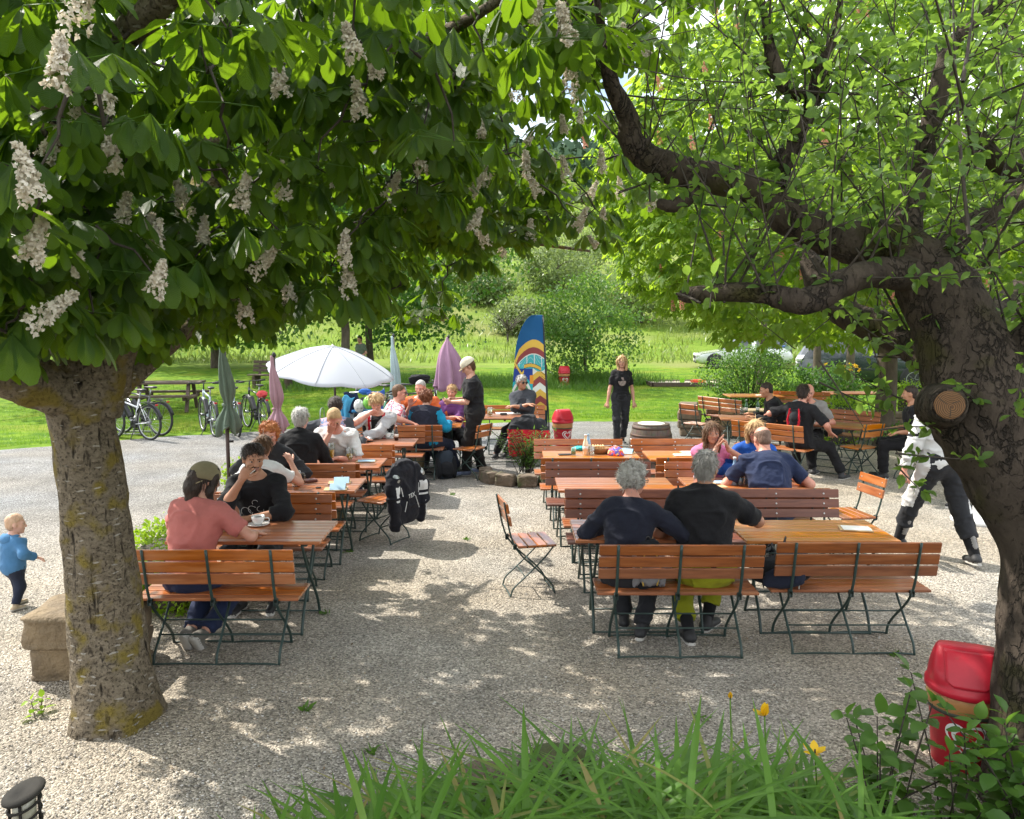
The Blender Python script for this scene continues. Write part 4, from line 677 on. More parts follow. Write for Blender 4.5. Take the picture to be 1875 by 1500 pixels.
def rock(name, label, cat, c, s, rz=0, seed=0, m='rock', group=None, amp=.16, box=False):
    n = 34; u = np.linspace(0, math.pi, n); v = np.linspace(0, 2 * math.pi, 48, endpoint=False); U, Vv = np.meshgrid(u, v, indexing='ij'); P = np.stack([np.sin(U) * np.cos(Vv), np.sin(U) * np.sin(Vv), np.cos(U)], -1).reshape(-1, 3)
    if box: P = np.sign(P) * np.abs(P) ** .26; P *= .82
    P = P * (1 + (.05 * np.round(vnoise(P * np.array([.4, .4, 3.0]), 1.5, seed + 5) * 2)[:, None] if box else 0) + amp * vnoise(P, 1.6, seed)[:, None] + amp * .5 * vnoise(P, 4, seed + 1)[:, None] + amp * .25 * vnoise(P, 9, seed + 2)[:, None]); P = P * np.array(s) @ rotz(rz).T; i, j = np.meshgrid(np.arange(n - 1), np.arange(48), indexing='ij'); j2 = (j + 1) % 48; F = np.stack([i * 48 + j, (i + 1) * 48 + j, (i + 1) * 48 + j2, i * 48 + j2], -1).reshape(-1, 4)
    return tag(mk(name, P, F, MT[m], loc=tuple(map(float, c))), label, cat, group)
c = gp(1010, 1395); rock('edging_rock', 'brown rock edging the lily bed, larger one', 'rock', (c[0], c[1] - .1, .03), (.2, .13, .12), .2, 5, group='rocks edging the bed')
c = gp(905, 1420); rock('edging_rock', 'brown rock edging the lily bed, lower one at left', 'rock', (c[0], c[1] - .1, .01), (.18, .12, .11), -.2, 9, group='rocks edging the bed')
b1 = gp(128, 1246)
rock('sandstone_block', 'lower yellow-brown sandstone block beside the chestnut trunk', 'stone block', (b1[0] + .05, b1[1] + .22, .11), (.40, .29, .16), .06, 31, 'stone', 'stacked sandstone blocks', .05, True)
rock('sandstone_block', 'upper sandstone block lying on the other beside the chestnut trunk', 'stone block', (b1[0] + .04, b1[1] + .2, .335), (.43, .31, .15), .02, 38, 'stone', 'stacked sandstone blocks', .05, True)
# ================================================================== FURNITURE
def slat(mb, c, d, rot=None, m=0): mb.box(c, d, rot, .004, m)
def make_bench(label, wood, w=1.15, nf=3, group='folding beer garden benches', name='garden_bench', cat='bench', nback=3):
    t = empty(name, label, cat, group=group); s = MB(); y = -.155
    for i in range(4): slat(s, (0, -.115 + i * .087, .449), (w, .077, .021))
    s.build('seat', MT[wood], t); b = MB(); n = nback
    for i in range(n):
        f = (i + .5) / n; z = .575 + .265 * f if n == 3 else .62 + .22 * f; yy = -.203 - .052 * (z - .575) / .265; h = .265 / n - .010 if n == 3 else .085
        slat(b, (0, yy, z), (w, .02, h), rotx(R(11)))
    xs = np.linspace(-w / 2 + .14, w / 2 - .14, nf) if nf > 2 else np.array([-w / 2 + .045, w / 2 - .045])
    for x in xs:
        for i in range(n):
            f = (i + .5) / n; z = .575 + .265 * f if n == 3 else .62 + .22 * f; yy = -.203 - .052 * (z - .575) / .265 + .0115; b.lathe([(0, .003), (.008, .001), (.009, -.001)][::-1], c=(x, yy, z), n=8, rot=rotx(R(-79)), m=1)
    b.build('backrest', [MT[wood], MT['bolt']], t)
    A = [(-.268, .835), (-.238, .68), (-.216, .57), (-.176, .45), (-.10, .345), (0, .25), (.10, .155), (.165, .075), (.185, 0.0)]; Bq = [(.165, .432), (.10, .35), (0, .25), (-.11, .15), (-.19, .075), (-.215, 0.0)]
    for x in xs:
        fr = MB(); fr.tube(spline([(x - .009, a, c) for a, c in A], 3), .0105, 8, flat=.75); fr.tube(spline([(x + .011, a, c) for a, c in Bq], 3), .0095, 8, flat=.75); fr.box((x, .02, .432), (.026, .33, .010)); fr.box((x - .009, -.172, .44), (.03, .03, .05)); fr.build('leg_frame', MT['iron'], t, True)
    r = MB(); L = xs[-1] - xs[0]
    r.tube([(xs[0], 0, .25), (xs[-1], 0, .25)], .006, 6); r.tube([(xs[0], -.085, .173), (xs[-1], -.085, .173)], .006, 6); r.build('stretcher', MT['iron'], t, True)
    for yy in (-.215, .185):
        f = MB(); P = []
        for a, c in zip(xs[:-1], xs[1:]): P += [(a, yy, .006), (a + (c - a) * .12, yy, .012), (a + (c - a) * .5, yy, .016), (c - (c - a) * .12, yy, .012)]
        f.tube(spline(P + [(xs[-1], yy, .006)], 3), .007, 6); f.build('foot_bar', MT['iron'], t, True)
    return t
def make_table(label, wood, w=1.15, dpt=.64, group='folding beer garden tables'):
    t = empty('garden_table', label, 'table', group=group); s = MB(); n = 7; pitch = dpt / n
    for i in range(n): slat(s, (0, -dpt / 2 + pitch * (i + .5), .736), (w, pitch - .006, .026))
    s.build('tabletop', MT[wood], t); u = MB()
    for x in (-w / 2 + .12, 0, w / 2 - .12): u.box((x, 0, .711), (.035, dpt - .06, .022))
    u.build('underframe', MT['iron'], t)
    for x in (-w / 2 + .16, w / 2 - .16):
        g = MB()
        for sg in (-1, 1): g.tube(spline([(x + sg * .010, -.25 * sg, .70), (x + sg * .010, -.12 * sg, .50), (x + sg * .010, 0, .36), (x + sg * .010, .16 * sg, .18), (x + sg * .010, .23 * sg, .06), (x + sg * .010, .25 * sg, 0.0)], 3), .0115, 8)
        g.build('leg', MT['iron'], t, True)
    r = MB(); r.tube([(-w / 2 + .16, 0, .36), (w / 2 - .16, 0, .36)], .007, 6); r.tube([(-w / 2 + .16, .25, .012), (w / 2 - .16, .25, .012)], .007, 6); r.tube([(-w / 2 + .16, -.25, .012), (w / 2 - .16, -.25, .012)], .007, 6); r.build('stretcher', MT['iron'], t, True); return t
PROTO = {}
def put(kind, wood, x, y, rz, label):
    key = (kind, wood)
    if key not in PROTO:
        if kind == 'bench': o = make_bench(label, wood)
        elif kind == 'chair': o = make_bench(label, wood, .43, 2, 'folding garden chairs', 'garden_chair', 'chair', 2)
        else: o = make_table(label, wood)
        PROTO[key] = o; o.location = (x, y, .008); o.rotation_euler = (0, 0, R(rz)); return o
    return dup(PROTO[key], (x, y, .008), R(rz), label)
def bx(pl, pr, depth, Y): return ((pl + pr) / 2 - CX) / FPX * depth
W = 'wood'; WB = 'wood_brown'; WP = 'wood_plum'; WY = 'wood_yellow'
# left column (right ends near X=-1.5)
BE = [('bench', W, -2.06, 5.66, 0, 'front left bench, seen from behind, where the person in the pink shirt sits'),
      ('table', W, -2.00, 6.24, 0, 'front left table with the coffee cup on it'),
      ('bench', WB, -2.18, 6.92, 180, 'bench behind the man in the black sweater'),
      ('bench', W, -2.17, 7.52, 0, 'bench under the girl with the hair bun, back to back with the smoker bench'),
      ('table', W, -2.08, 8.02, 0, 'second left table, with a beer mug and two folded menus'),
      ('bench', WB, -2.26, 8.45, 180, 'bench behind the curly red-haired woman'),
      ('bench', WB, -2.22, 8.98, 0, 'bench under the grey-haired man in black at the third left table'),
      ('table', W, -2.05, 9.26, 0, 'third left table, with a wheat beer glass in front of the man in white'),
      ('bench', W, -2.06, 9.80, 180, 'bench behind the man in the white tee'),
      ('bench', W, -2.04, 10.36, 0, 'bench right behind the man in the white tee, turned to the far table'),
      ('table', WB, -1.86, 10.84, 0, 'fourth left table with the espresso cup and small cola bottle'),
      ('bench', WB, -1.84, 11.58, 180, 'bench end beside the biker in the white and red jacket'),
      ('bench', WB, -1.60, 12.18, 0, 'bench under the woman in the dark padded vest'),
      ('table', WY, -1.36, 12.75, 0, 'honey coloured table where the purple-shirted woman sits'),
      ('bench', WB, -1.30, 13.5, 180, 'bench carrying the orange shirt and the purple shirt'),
      # right columns
      ('bench', WB, 1.18, 5.78, 0, 'front bench under the curly grey-haired woman and the man in lime trousers'),
      ('bench', WB, 2.43, 5.84, 0, 'front empty bench with a black rucksack at one end'),
      ('table', W, 1.05, 6.28, 0, 'table in front of the grey-haired couple'),
      ('table', WY, 2.32, 6.26, 0, 'honey coloured table with one open menu on it'),
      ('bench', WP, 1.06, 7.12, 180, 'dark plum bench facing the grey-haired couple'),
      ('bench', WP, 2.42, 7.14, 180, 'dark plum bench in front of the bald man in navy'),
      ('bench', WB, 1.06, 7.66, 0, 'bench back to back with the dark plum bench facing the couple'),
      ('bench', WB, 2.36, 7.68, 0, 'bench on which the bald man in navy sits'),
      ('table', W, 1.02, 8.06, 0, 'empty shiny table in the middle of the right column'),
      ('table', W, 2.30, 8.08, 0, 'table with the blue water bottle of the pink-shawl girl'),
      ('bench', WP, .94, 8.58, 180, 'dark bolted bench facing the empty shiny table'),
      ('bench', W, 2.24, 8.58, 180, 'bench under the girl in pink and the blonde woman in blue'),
      ('bench', W, .90, 9.34, 0, 'bench with its straps showing in front of the bread basket table'),
      ('bench', W, 2.2, 9.36, 0, 'bench behind the girl in pink, straps showing'),
      ('table', WY, .95, 9.78, 0, 'honey coloured table with bread basket, bottles and a bright cap'),
      ('table', WY, 2.2, 9.80, 0, 'honey coloured table with a stack of menus behind the girl in pink'),
      ('bench', W, .86, 10.28, 180, 'farthest bench on the right, beyond the bread basket table'),
      ('bench', W, 2.12, 10.30, 180, 'farthest bench in front of the wine barrel'),
      # far middle
      ('table', WB, -.12, 13.75, 0, 'table in front of the man in sunglasses'),
      ('bench', W, .02, 14.45, 180, 'bench on which the man in sunglasses rests, before the banner'),
      ('chair', W, -.62, 12.2, 60, 'chair half hidden by the waiter, empty'),
      ('chair', W, .32, 12.95, -12, 'chair with the red and black jacket over it'),
      ('chair', W, -1.40, 8.72, 62, 'chair with the black motorcycle jacket hanging on it'),
      # single chairs
      ('chair', W, .16, 7.06, -78, 'chair standing alone beside the central gravel path, seen side-on'),
      ('chair', W, 3.38, 8.05, 100, 'small sunlit chair at the end of the bald man\'s table'),
      # right rear group
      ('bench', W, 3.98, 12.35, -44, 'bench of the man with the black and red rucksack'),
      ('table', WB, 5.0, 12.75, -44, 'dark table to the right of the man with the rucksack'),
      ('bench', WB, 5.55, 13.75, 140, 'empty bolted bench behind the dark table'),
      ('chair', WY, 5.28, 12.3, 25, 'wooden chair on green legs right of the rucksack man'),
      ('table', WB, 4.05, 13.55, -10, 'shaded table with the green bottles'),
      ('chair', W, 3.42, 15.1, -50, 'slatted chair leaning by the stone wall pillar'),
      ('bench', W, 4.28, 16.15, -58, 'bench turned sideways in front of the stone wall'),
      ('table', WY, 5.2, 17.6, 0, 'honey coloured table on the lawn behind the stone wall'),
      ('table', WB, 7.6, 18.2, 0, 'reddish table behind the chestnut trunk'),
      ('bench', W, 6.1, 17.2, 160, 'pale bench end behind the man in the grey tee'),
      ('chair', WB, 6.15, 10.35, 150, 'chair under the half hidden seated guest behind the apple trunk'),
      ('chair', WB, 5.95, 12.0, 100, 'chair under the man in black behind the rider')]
for a in BE: put(*a)

# ---- wooden park bench, picnic table far back
def park_bench(x, y, rz, label):
    t = empty('park_bench', label, 'bench', (x, y, 0), R(rz)); s = MB()
    for i in range(3): s.box((0, -.12 + i * .13, .45), (1.7, .11, .04))
    s.build('seat', MT['wood_old'], t); b = MB()
    for i in range(3): b.box((0, -.25 - .03 * i, .6 + .14 * i), (1.7, .035, .11), rotx(R(12)))
    b.build('backrest', MT['wood_old'], t)
    for sx in (-.6, .6):
        l = MB(); l.box((sx, 0, .21), (.1, .42, .42)); l.box((sx, -.27, .62), (.08, .05, .5), rotx(R(12))); l.build('leg', MT['wood_old'], t)
park_bench(-8.3, 28.3, 168, 'dark park bench on the lawn behind the closed parasols')
def picnic(x, y, rz, label):
    t = empty('picnic_table', label, 'table', (x, y, 0), R(rz)); s = MB()
    for i in range(4): s.box((0, -.3 + .2 * i, .74), (1.8, .18, .05))
    s.build('tabletop', MT['wood_old'], t)
    for sy in (-.75, .75):
        b = MB(); b.box((0, sy, .44), (1.8, .26, .05)); b.build('seat', MT['wood_old'], t)
    for sx in (-.6, .6):
        l = MB(); l.box((sx, 0, .36), (.09, 1.5, .09)); l.box((sx, -.4, .36), (.08, .09, .8), rotx(R(-25))); l.box((sx, .4, .36), (.08, .09, .8), rotx(R(25))); l.build('leg', MT['wood_old'], t)
picnic(-9.0, 21.3, 8, 'heavy dark picnic table on the lawn behind the bicycles')
# ================================================================== TABLE THINGS
GL = glassmat('clear_glass', (.93, .97, .96)); BEER = mat('beer', (.62, .36, .03), (.5, .27, .02), rough=.1, coat=.5); WHEAT = mat('wheat_beer', (.80, .42, .04), (.72, .35, .03), rough=.12, coat=.5); FOAM = mat('foam', (.8, .78, .7), rough=.8); COLA = mat('cola', (.035, .012, .008), rough=.1, coat=.6); REDDRINK = mat('red_drink', (.3, .02, .03), rough=.1, coat=.6)
GREENGL = mat('green_bottle_glass', (.02, .10, .03), (.015, .08, .022), rough=.08, coat=.6); BLUEGL = mat('pale_blue_glass', (.25, .42, .62), (.2, .36, .55), rough=.06, coat=.6, spec=.8)
def lathed(name, label, cat, loc, parts, group=None, rz=0):
    t = empty(name, label, cat, loc, rz, group)
    for pn, m, prof in parts:
        mb = MB(); mb.lathe(prof, n=20); mb.build(pn, MT[m] if isinstance(m, str) else m, t, True)
    return t
def cup(label, loc, group=None, s=1.0):
    t = empty('coffee_cup', label, 'cup', loc, 0, group); c = MB(); c.lathe([(.0, .012), (.026 * s, .013), (.03 * s, .02), (.044 * s, .045), (.05 * s, .07 * s), (.047 * s, .071 * s), (.04 * s, .045), (.02 * s, .03), (0, .028)], n=24); cb = c.build('cup', MT['china'], t, True)
    h = MB(); h.tube(spline([(.047 * s, 0, .06), (.075 * s, 0, .06), (.078 * s, 0, .035), (.04 * s, 0, .03)], 4), .005, 6); h.build('handle', MT['china'], cb, True)
    p = MB(); p.lathe([(0, .002), (.045 * s, .002), (.078 * s, .012), (.08 * s, .015), (.07 * s, .0125), (.04 * s, .007), (0, .007)], n=28); p.build('saucer', MT['china'], t, True)
    k = MB(); k.lathe([(0, .055 * s), (.0435 * s, .055 * s)], n=20); k.build('coffee', MT['soil'], t); return t
def mug(label, loc, group='beer glasses'):
    t = lathed('beer_mug', label, 'beer mug', loc, [('glass', GL, [(0, 0), (.042, 0), (.044, .01), (.043, .15), (.041, .15), (.041, .015), (0, .013)]), ('beer', BEER, [(0, .014), (.0395, .016), (.0395, .085), (0, .085)])], group)
    h = MB(); h.tube(spline([(.043, 0, .125), (.078, 0, .12), (.08, 0, .05), (.043, 0, .04)], 5), .0075, 8); h.build('handle', GL, t, True); return t
def wheat(label, loc):
    return lathed('wheat_beer_glass', label, 'beer glass', loc, [('glass', GL, [(0, 0), (.033, 0), (.03, .02), (.026, .06), (.034, .15), (.037, .22), (.035, .22), (.032, .15), (.024, .06), (0, .02)]), ('beer', WHEAT, [(0, .022), (.0225, .05), (.0255, .08), (.0305, .14), (0, .14)])], 'beer glasses')
def bottle(label, loc, m, h=.23, r=.031, group='bottles on the tables', cap='white', liquid=None):
    s = h / .23
    return lathed('bottle', label, 'bottle', loc, [('glass', m, [(0, 0), (r, .0), (r, .12 * s), (r * .85, .145 * s), (r * .42, .18 * s), (r * .4, .215 * s), (r * .45, .217 * s), (0, .217 * s)]), ('cap', cap, [(r * .47, .214 * s), (r * .47, .23 * s), (0, .231 * s)]), ('bottle_label', 'paper', [(r * 1.015, .05 * s), (r * 1.015, .10 * s)])], group)
def tumbler(label, loc, m=None, h=.11, r=.033, lv=.4, group='drinking glasses'):
    p = [('glass', GL, [(0, 0), (r * .9, 0), (r, h), (r * .95, h), (r * .85, .008), (0, .008)])]
    if m is not None: p.append(('drink', m, [(0, .009), (r * .83, .009), (r * .88, h * lv), (0, h * lv)]))
    return lathed('drinking_glass', label, 'glass', loc, p, group)
def menu(label, loc, rz=0, m='cork', card='blue_card', fold=True, s=1.0, group='menus on the tables'):
    t = empty('menu', label, 'menu', loc, R(rz), group); b = MB(); b.box((0, 0, .004), (.22 * s, .15 * s, .006), None, .001); b.build('board', MT[m], t); c = MB()
    if fold: c.box((.02, -.03, .03), (.15 * s, .10 * s, .002), rotx(R(32)), .0005); c.box((.02, .045, .03), (.15 * s, .07 * s, .002), rotx(R(-44)), .0005)
    else: c.box((.005, .0, .0095), (.19 * s, .13 * s, .003), rotz(R(4)), .0005)
    c.build('card', MT[card], t); return t
def flat_thing(name, label, cat, loc, d, m, rz=0, b=.004, group=None):
    t = MB(); t.box((0, 0, d[2] / 2), d, None, b); o = t.build(name, MT[m] if isinstance(m, str) else m, smooth=False, loc=tuple(map(float, loc))); o.rotation_euler = (0, 0, R(rz)); return tag(o, label, cat, group)
TZ = .759
def tp(px, py): p = gp(px, py, TZ); return (p[0], p[1], TZ)
cup('white coffee cup on a saucer in front of the man in black', tp(473, 962), 'coffee cups', 1.1)
flat_thing('phone', 'black phone by the elbow of the person in pink', 'phone', tp(372, 985), (.15, .075, .009), 'black', 30)
mug('half full beer mug on the second left table', tp(543, 890))
menu('folded blue card on a board, rear one of two on the second left table', tp(622, 884), 8); menu('folded blue card on a board, front one of two on the second left table', tp(615, 896), 6)
flat_thing('wallet', 'brown leather wallet beside the beer mug', 'wallet', tp(568, 882), (.13, .09, .025), mat('leather', (.12, .03, .018), rough=.5), 35, .008)
flat_thing('key_fob', 'small dark keys near the folded menus', 'keys', tp(583, 894), (.05, .03, .012), 'black', 20)
wheat('tall glass of cloudy orange wheat beer', tp(608, 846)); mug('nearly empty beer mug with pale dregs at the third left table', tp(640, 844))
flat_thing('phone', 'dark phone between the two beer glasses', 'phone', tp(623, 843), (.14, .07, .01), 'black', 10); menu('closed blue menu at the end of the third left table', tp(670, 845), 4, fold=False, card='blue_card')
cup('white espresso cup on a saucer at the fourth left table', tp(710, 802), 'coffee cups'); bottle('small cola bottle behind the third left table', tp(726, 806), COLA, .2, .027); tumbler('glass with a little red drink at the fourth left table', tp(656, 809), REDDRINK, lv=.2); tumbler('short empty glass beside the espresso cup', tp(718, 800), None, .09)
rk = rock('ashtray', 'round grey ashtray on the fourth left table', 'ashtray', (*tp(677, 808)[:2], TZ + .03), (.05, .05, .035), 0, 3, 'steel')
# sunglasses table
mug('empty glass mug on the table of the man in sunglasses', tp(897, 762)); flat_thing('newspaper', 'open white newspaper on the table of the man in sunglasses', 'newspaper', tp(930, 757), (.42, .26, .006), 'paper', 5, .002); flat_thing('wallet', 'dark pouch lying on the newspaper', 'wallet', (*tp(922, 760)[:2], TZ + .007), (.12, .09, .03), 'black', 5, .01)
# right column
menu('single open menu at the right end of the honey coloured front table', tp(1566, 969), -14, fold=False, card='paper', s=1.1)
menu('blue menu standing in front of the grey-haired couple', tp(1196, 966), -8); 
menu('stack of blue menus before the girl in pink', tp(1322, 884), 5, fold=False); flat_thing('menu', 'open cork menu board below the blue stack', 'menu', tp(1308, 892), (.24, .12, .008), 'cork', 8, .002, 'menus on the tables')
bottle('tall pale blue water bottle by the girl in pink', tp(1344, 888), BLUEGL, .28, .036, cap='white'); tumbler('blue-tinted water glass nearest the girl in pink', tp(1356, 889), BLUEGL, .1, .032, .75); tumbler('blue-tinted water glass nearer the bald man', tp(1367, 887), BLUEGL, .1, .032, .6)
bottle('clear lemonade bottle by the bread basket', tp(1072, 833), mat('lemonade', (.75, .62, .28), (.7, .7, .6), scale=3, rough=.1, coat=.5), .25, .034); bottle('light blue plastic water bottle behind the lemonade', tp(1077, 827), BLUEGL, .22, .032, cap='blue_card')
tumbler('green patterned glass on the bread basket table', tp(1050, 833), mat('green_glass', (.12, .4, .2), rough=.15, coat=.4), .09, .034, .8); tumbler('glass jar next to the bread basket', tp(1083, 833), None, .1, .04)
def basket(loc):
    t = empty('bread_basket', 'woven bread basket with slices of bread', 'basket', loc); wk = mat('wicker', (.36, .19, .075), (.22, .11, .04), scale=60, rough=.8, bump=.8, bscale=120, stretch=(1, 1, 3)); b = MB(); b.lathe([(0, .0), (.08, .0), (.1, .03), (.115, .07), (.11, .072), (.095, .03), (.0, .012)], n=26, sx=1.2); b.build('wicker_bowl', wk, t, True); r = MB()
    for i in range(5): r.box((-.06 + .03 * i, .01 * (-1) ** i, .065), (.02, .1, .075), roty(R(-25)), .008)
    r.build('bread', mat('bread', (.62, .42, .2), (.5, .3, .12), rough=.9), t)
basket(tp(1097, 830))
def soft_bag(name, label, cat, loc, s, m, seed=0, rz=0, group=None, amp=.2): o = rock(name, label, cat, (loc[0], loc[1], loc[2] + s[2] * .9), s, R(rz), seed, 'black', group, amp); o.data.materials[0] = m if not isinstance(m, str) else MT[m]; return o
soft_bag('snack_bag', 'turquoise snack packet on the bread basket table', 'packet', tp(1062, 825), (.1, .06, .03), cloth('turquoise', (.03, .4, .42), rough=.4), 12)
flat_thing('phone', 'dark phone at the left end of the bread basket table', 'phone', tp(1034, 833), (.15, .08, .012), 'black', 10); flat_thing('wallet', 'dark purse behind the bright cap', 'purse', tp(1115, 828), (.13, .07, .02), 'black', 10, .008); menu('blue folded card at the right end of the bread basket table', tp(1145, 830), -20)
def cap_hat(name, label, cat, loc, m, rz=0, s=1.0, parent=None):
    t = empty(name, label, cat, loc, R(rz)) if parent is None else parent; d = MB(); a = np.linspace(0, math.pi / 2, 8); d.lathe([(.095 * s * math.cos(x), .11 * s * math.sin(x)) for x in a], n=24, sy=1.15); d.build('crown', m, t, True); b = MB(); poly = [(.09 * s * math.cos(x), .09 * s + .085 * s * math.sin(x)) for x in np.linspace(0, math.pi, 14)]; b.prism(poly, 0, .008 * s, rot=rotx(R(-8))); b.build('brim', m, t); return t
mc = mat('bright_print', (.65, .08, .06), (.12, .12, .5), scale=22, rough=.8, lo=.45, hi=.52, c3=(.75, .6, .2), s3=16, t3=(.56, .58)); cap_hat('baseball_cap', 'brightly printed red and blue cap on the honey table', 'cap', tp(1127, 833), mc, 40)
for i, (px, py, l) in enumerate(((1160, 822, 'stack of pale menus on the table behind the girl in pink'),)): pass
menu('pale menus stacked on the table behind the girl in pink', tp(1262, 829), 0, card='paper', fold=False); flat_thing('menu', 'second pale menu under the stack behind the girl in pink', 'menu', tp(1252, 834), (.24, .12, .012), 'paper', 4, .003, 'menus on the tables')
for i, (px, py, l) in enumerate(((1366, 757, 'green beer bottle, leftmost on the shaded table'), (1387, 757, 'green beer bottle, tallest on the shaded table'), (1431, 766, 'green beer bottle near the man in the grey tee'))): bottle(l, tp(px, py), GREENGL, .24 + .02 * (i == 1), .031, cap='steel')
tumbler('small glass of dark beer on the shaded table', tp(1358, 758), COLA, .12, .032, .7); menu('white menu sheet on the honey table behind the wall', (5.35, 17.5, TZ), 0, card='paper', fold=False, m='paper'); menu('white papers on the dark table by the rucksack man', tp(1496, 775), 40, card='paper', fold=False, m='paper'); soft_bag('bag', 'black bag on the bench behind the dark table', 'bag', (5.35, 13.55, .46), (.2, .1, .07), cloth('black_bag', (.012, .012, .013)), 5, 30)
# ================================================================== BAGS
def rucksack(label, loc, rz, m1, m2, s=1.0, lie=False, trim=None, group='rucksacks on the benches'):
    t = empty('rucksack', label, 'rucksack', loc, R(rz), group); n = 24
    def blob(name, c, r, m, par=t, seed=1, rot=None):
        u = np.linspace(0, math.pi, 20); v = np.linspace(0, 2 * math.pi, 28, endpoint=False); U, Vv = np.meshgrid(u, v, indexing='ij'); P = np.stack([np.sin(U) * np.cos(Vv), np.sin(U) * np.sin(Vv), np.cos(U)], -1).reshape(-1, 3); P = np.sign(P) * np.abs(P) ** .7; P *= (1 + .10 * vnoise(P, 2.2, seed) + .05 * vnoise(P, 5, seed))[:, None]; P = P * np.array(r) * s
        if rot is not None: P = P @ rot.T
        i, j = np.meshgrid(np.arange(19), np.arange(28), indexing='ij'); j2 = (j + 1) % 28; F = np.stack([i * 28 + j, (i + 1) * 28 + j, (i + 1) * 28 + j2, i * 28 + j2], -1).reshape(-1, 4); return mk(name, P + np.array(c) * s, F, m, par)
    L = rotx(R(75)) if lie else rotx(R(-8)); hz = .13 if lie else .21
    blob('body', (0, 0, hz), (.15, .1, .22), m1, seed=3, rot=L); blob('front_pocket', (0, -.085 if not lie else -.06, hz - (.05 if not lie else -.08)), (.1, .06, .12), m2, seed=5, rot=L)
    for sx in (-1, 1): blob('side_panel', (sx * .115, -.03, hz - .03), (.045, .085, .16), m2, seed=7 + sx, rot=L)
    st = MB()
    for sx in (-1, 1): st.tube(spline([(sx * .07 * s, .1 * s, (hz + .17) * s), (sx * .1 * s, .17 * s, (hz + .05) * s), (sx * .1 * s, .12 * s, (hz - .14) * s)], 5), .014 * s, 6, flat=.35)
    st.tube(spline([(-.03 * s, 0, (hz + .2) * s), (0, -.01, (hz + .25) * s), (.03 * s, 0, (hz + .2) * s)], 4), .007, 6); st.build('straps', MT['black'], t, True)
    if trim is not None:
        q = MB()
        for sx in (-1, 1): q.tube(spline([(sx * .05 * s, -.115 * s, (hz + .12) * s), (sx * .085 * s, -.135 * s, (hz) * s), (sx * .06 * s, -.13 * s, (hz - .16) * s)], 5), .0055, 6)
        q.build('piping', trim, t, True)
    return t
cbk = cloth('rucksack_black', (.014, .015, .018)); cgr = cloth('rucksack_grey', (.22, .22, .23)); cor = cloth('yellow_trim', (.6, .4, .08)); cred = cloth('red_trim', (.45, .02, .03)); clb = cloth('sky_blue_nylon', (.06, .30, .62), rough=.5)
rucksack('black and grey rucksack with yellow piping between the grey-haired couple', (.98, 5.78, .46), 4, cbk, cgr, .82, trim=cor); rucksack('black rucksack slumped at the left end of the empty front bench', (1.98, 5.82, .46), 62, cbk, cloth('rucksack_navy', (.022, .026, .045)), .95, True, trim=cloth('pale_cord', (.5, .48, .42)))
soft_bag('bag', 'light blue bag on the bench beside the girl in pink', 'bag', (1.72, 8.55, .46), (.12, .07, .07), clb, 8)
rucksack('dark rucksack on the gravel by the vest woman', (-1.0, 12.15, .0), 20, cloth('rucksack_slate', (.03, .04, .055)), cbk, 1.0); rucksack('black rucksack on the ground by the rucksack man\'s bench', (3.35, 11.9, .0), 20, cbk, cbk, 1.0)
rucksack('black bag with red straps on the bench by the rucksack man', (3.78, 12.55, .46), -40, cbk, cbk, .75, trim=cred)
# ================================================================== JACKETS ON CHAIRS
def grid_cloth(fn, nu, nv, name, m, parent, mi=None, th=.012):
    u = np.linspace(0, 1, nu); v = np.linspace(0, 1, nv); U, Vv = np.meshgrid(u, v, indexing='ij'); P = fn(U, Vv); i, j = np.meshgrid(np.arange(nu - 1), np.arange(nv - 1), indexing='ij'); a = (i * nv + j).ravel(); F = np.stack([a, a + nv, a + nv + 1, a + 1], 1); M = None if mi is None else mi(((U[:-1, :-1] + U[1:, 1:]) / 2).ravel(), ((Vv[:-1, :-1] + Vv[1:, 1:]) / 2).ravel())
    o = mk(name, P.reshape(-1, 3), F, m, parent, M); md = o.modifiers.new('thick', 'SOLIDIFY'); md.thickness = th; md.offset = 0; return o
def text(body, loc, rot, size, m, parent, name='lettering', extr=.0015):
    cu = bpy.data.curves.new(name, 'FONT'); cu.body = body; cu.size = size; cu.extrude = extr; cu.align_x = 'CENTER'; cu.align_y = 'CENTER'; o = bpy.data.objects.new(name, cu); COL.objects.link(o); dg = bpy.context.evaluated_depsgraph_get(); me = bpy.data.meshes.new_from_object(o.evaluated_get(dg)); bpy.data.objects.remove(o); me.materials.clear(); me.materials.append(m)
    q = bpy.data.objects.new(name, me); COL.objects.link(q); q.parent = parent; q.location = loc; q.rotation_euler = rot; return q
cjk = cloth('jacket_black', (.016, .016, .022)); cwh = cloth('jacket_white', (.7, .7, .7)); cgy = cloth('jacket_grey', (.25, .25, .27))
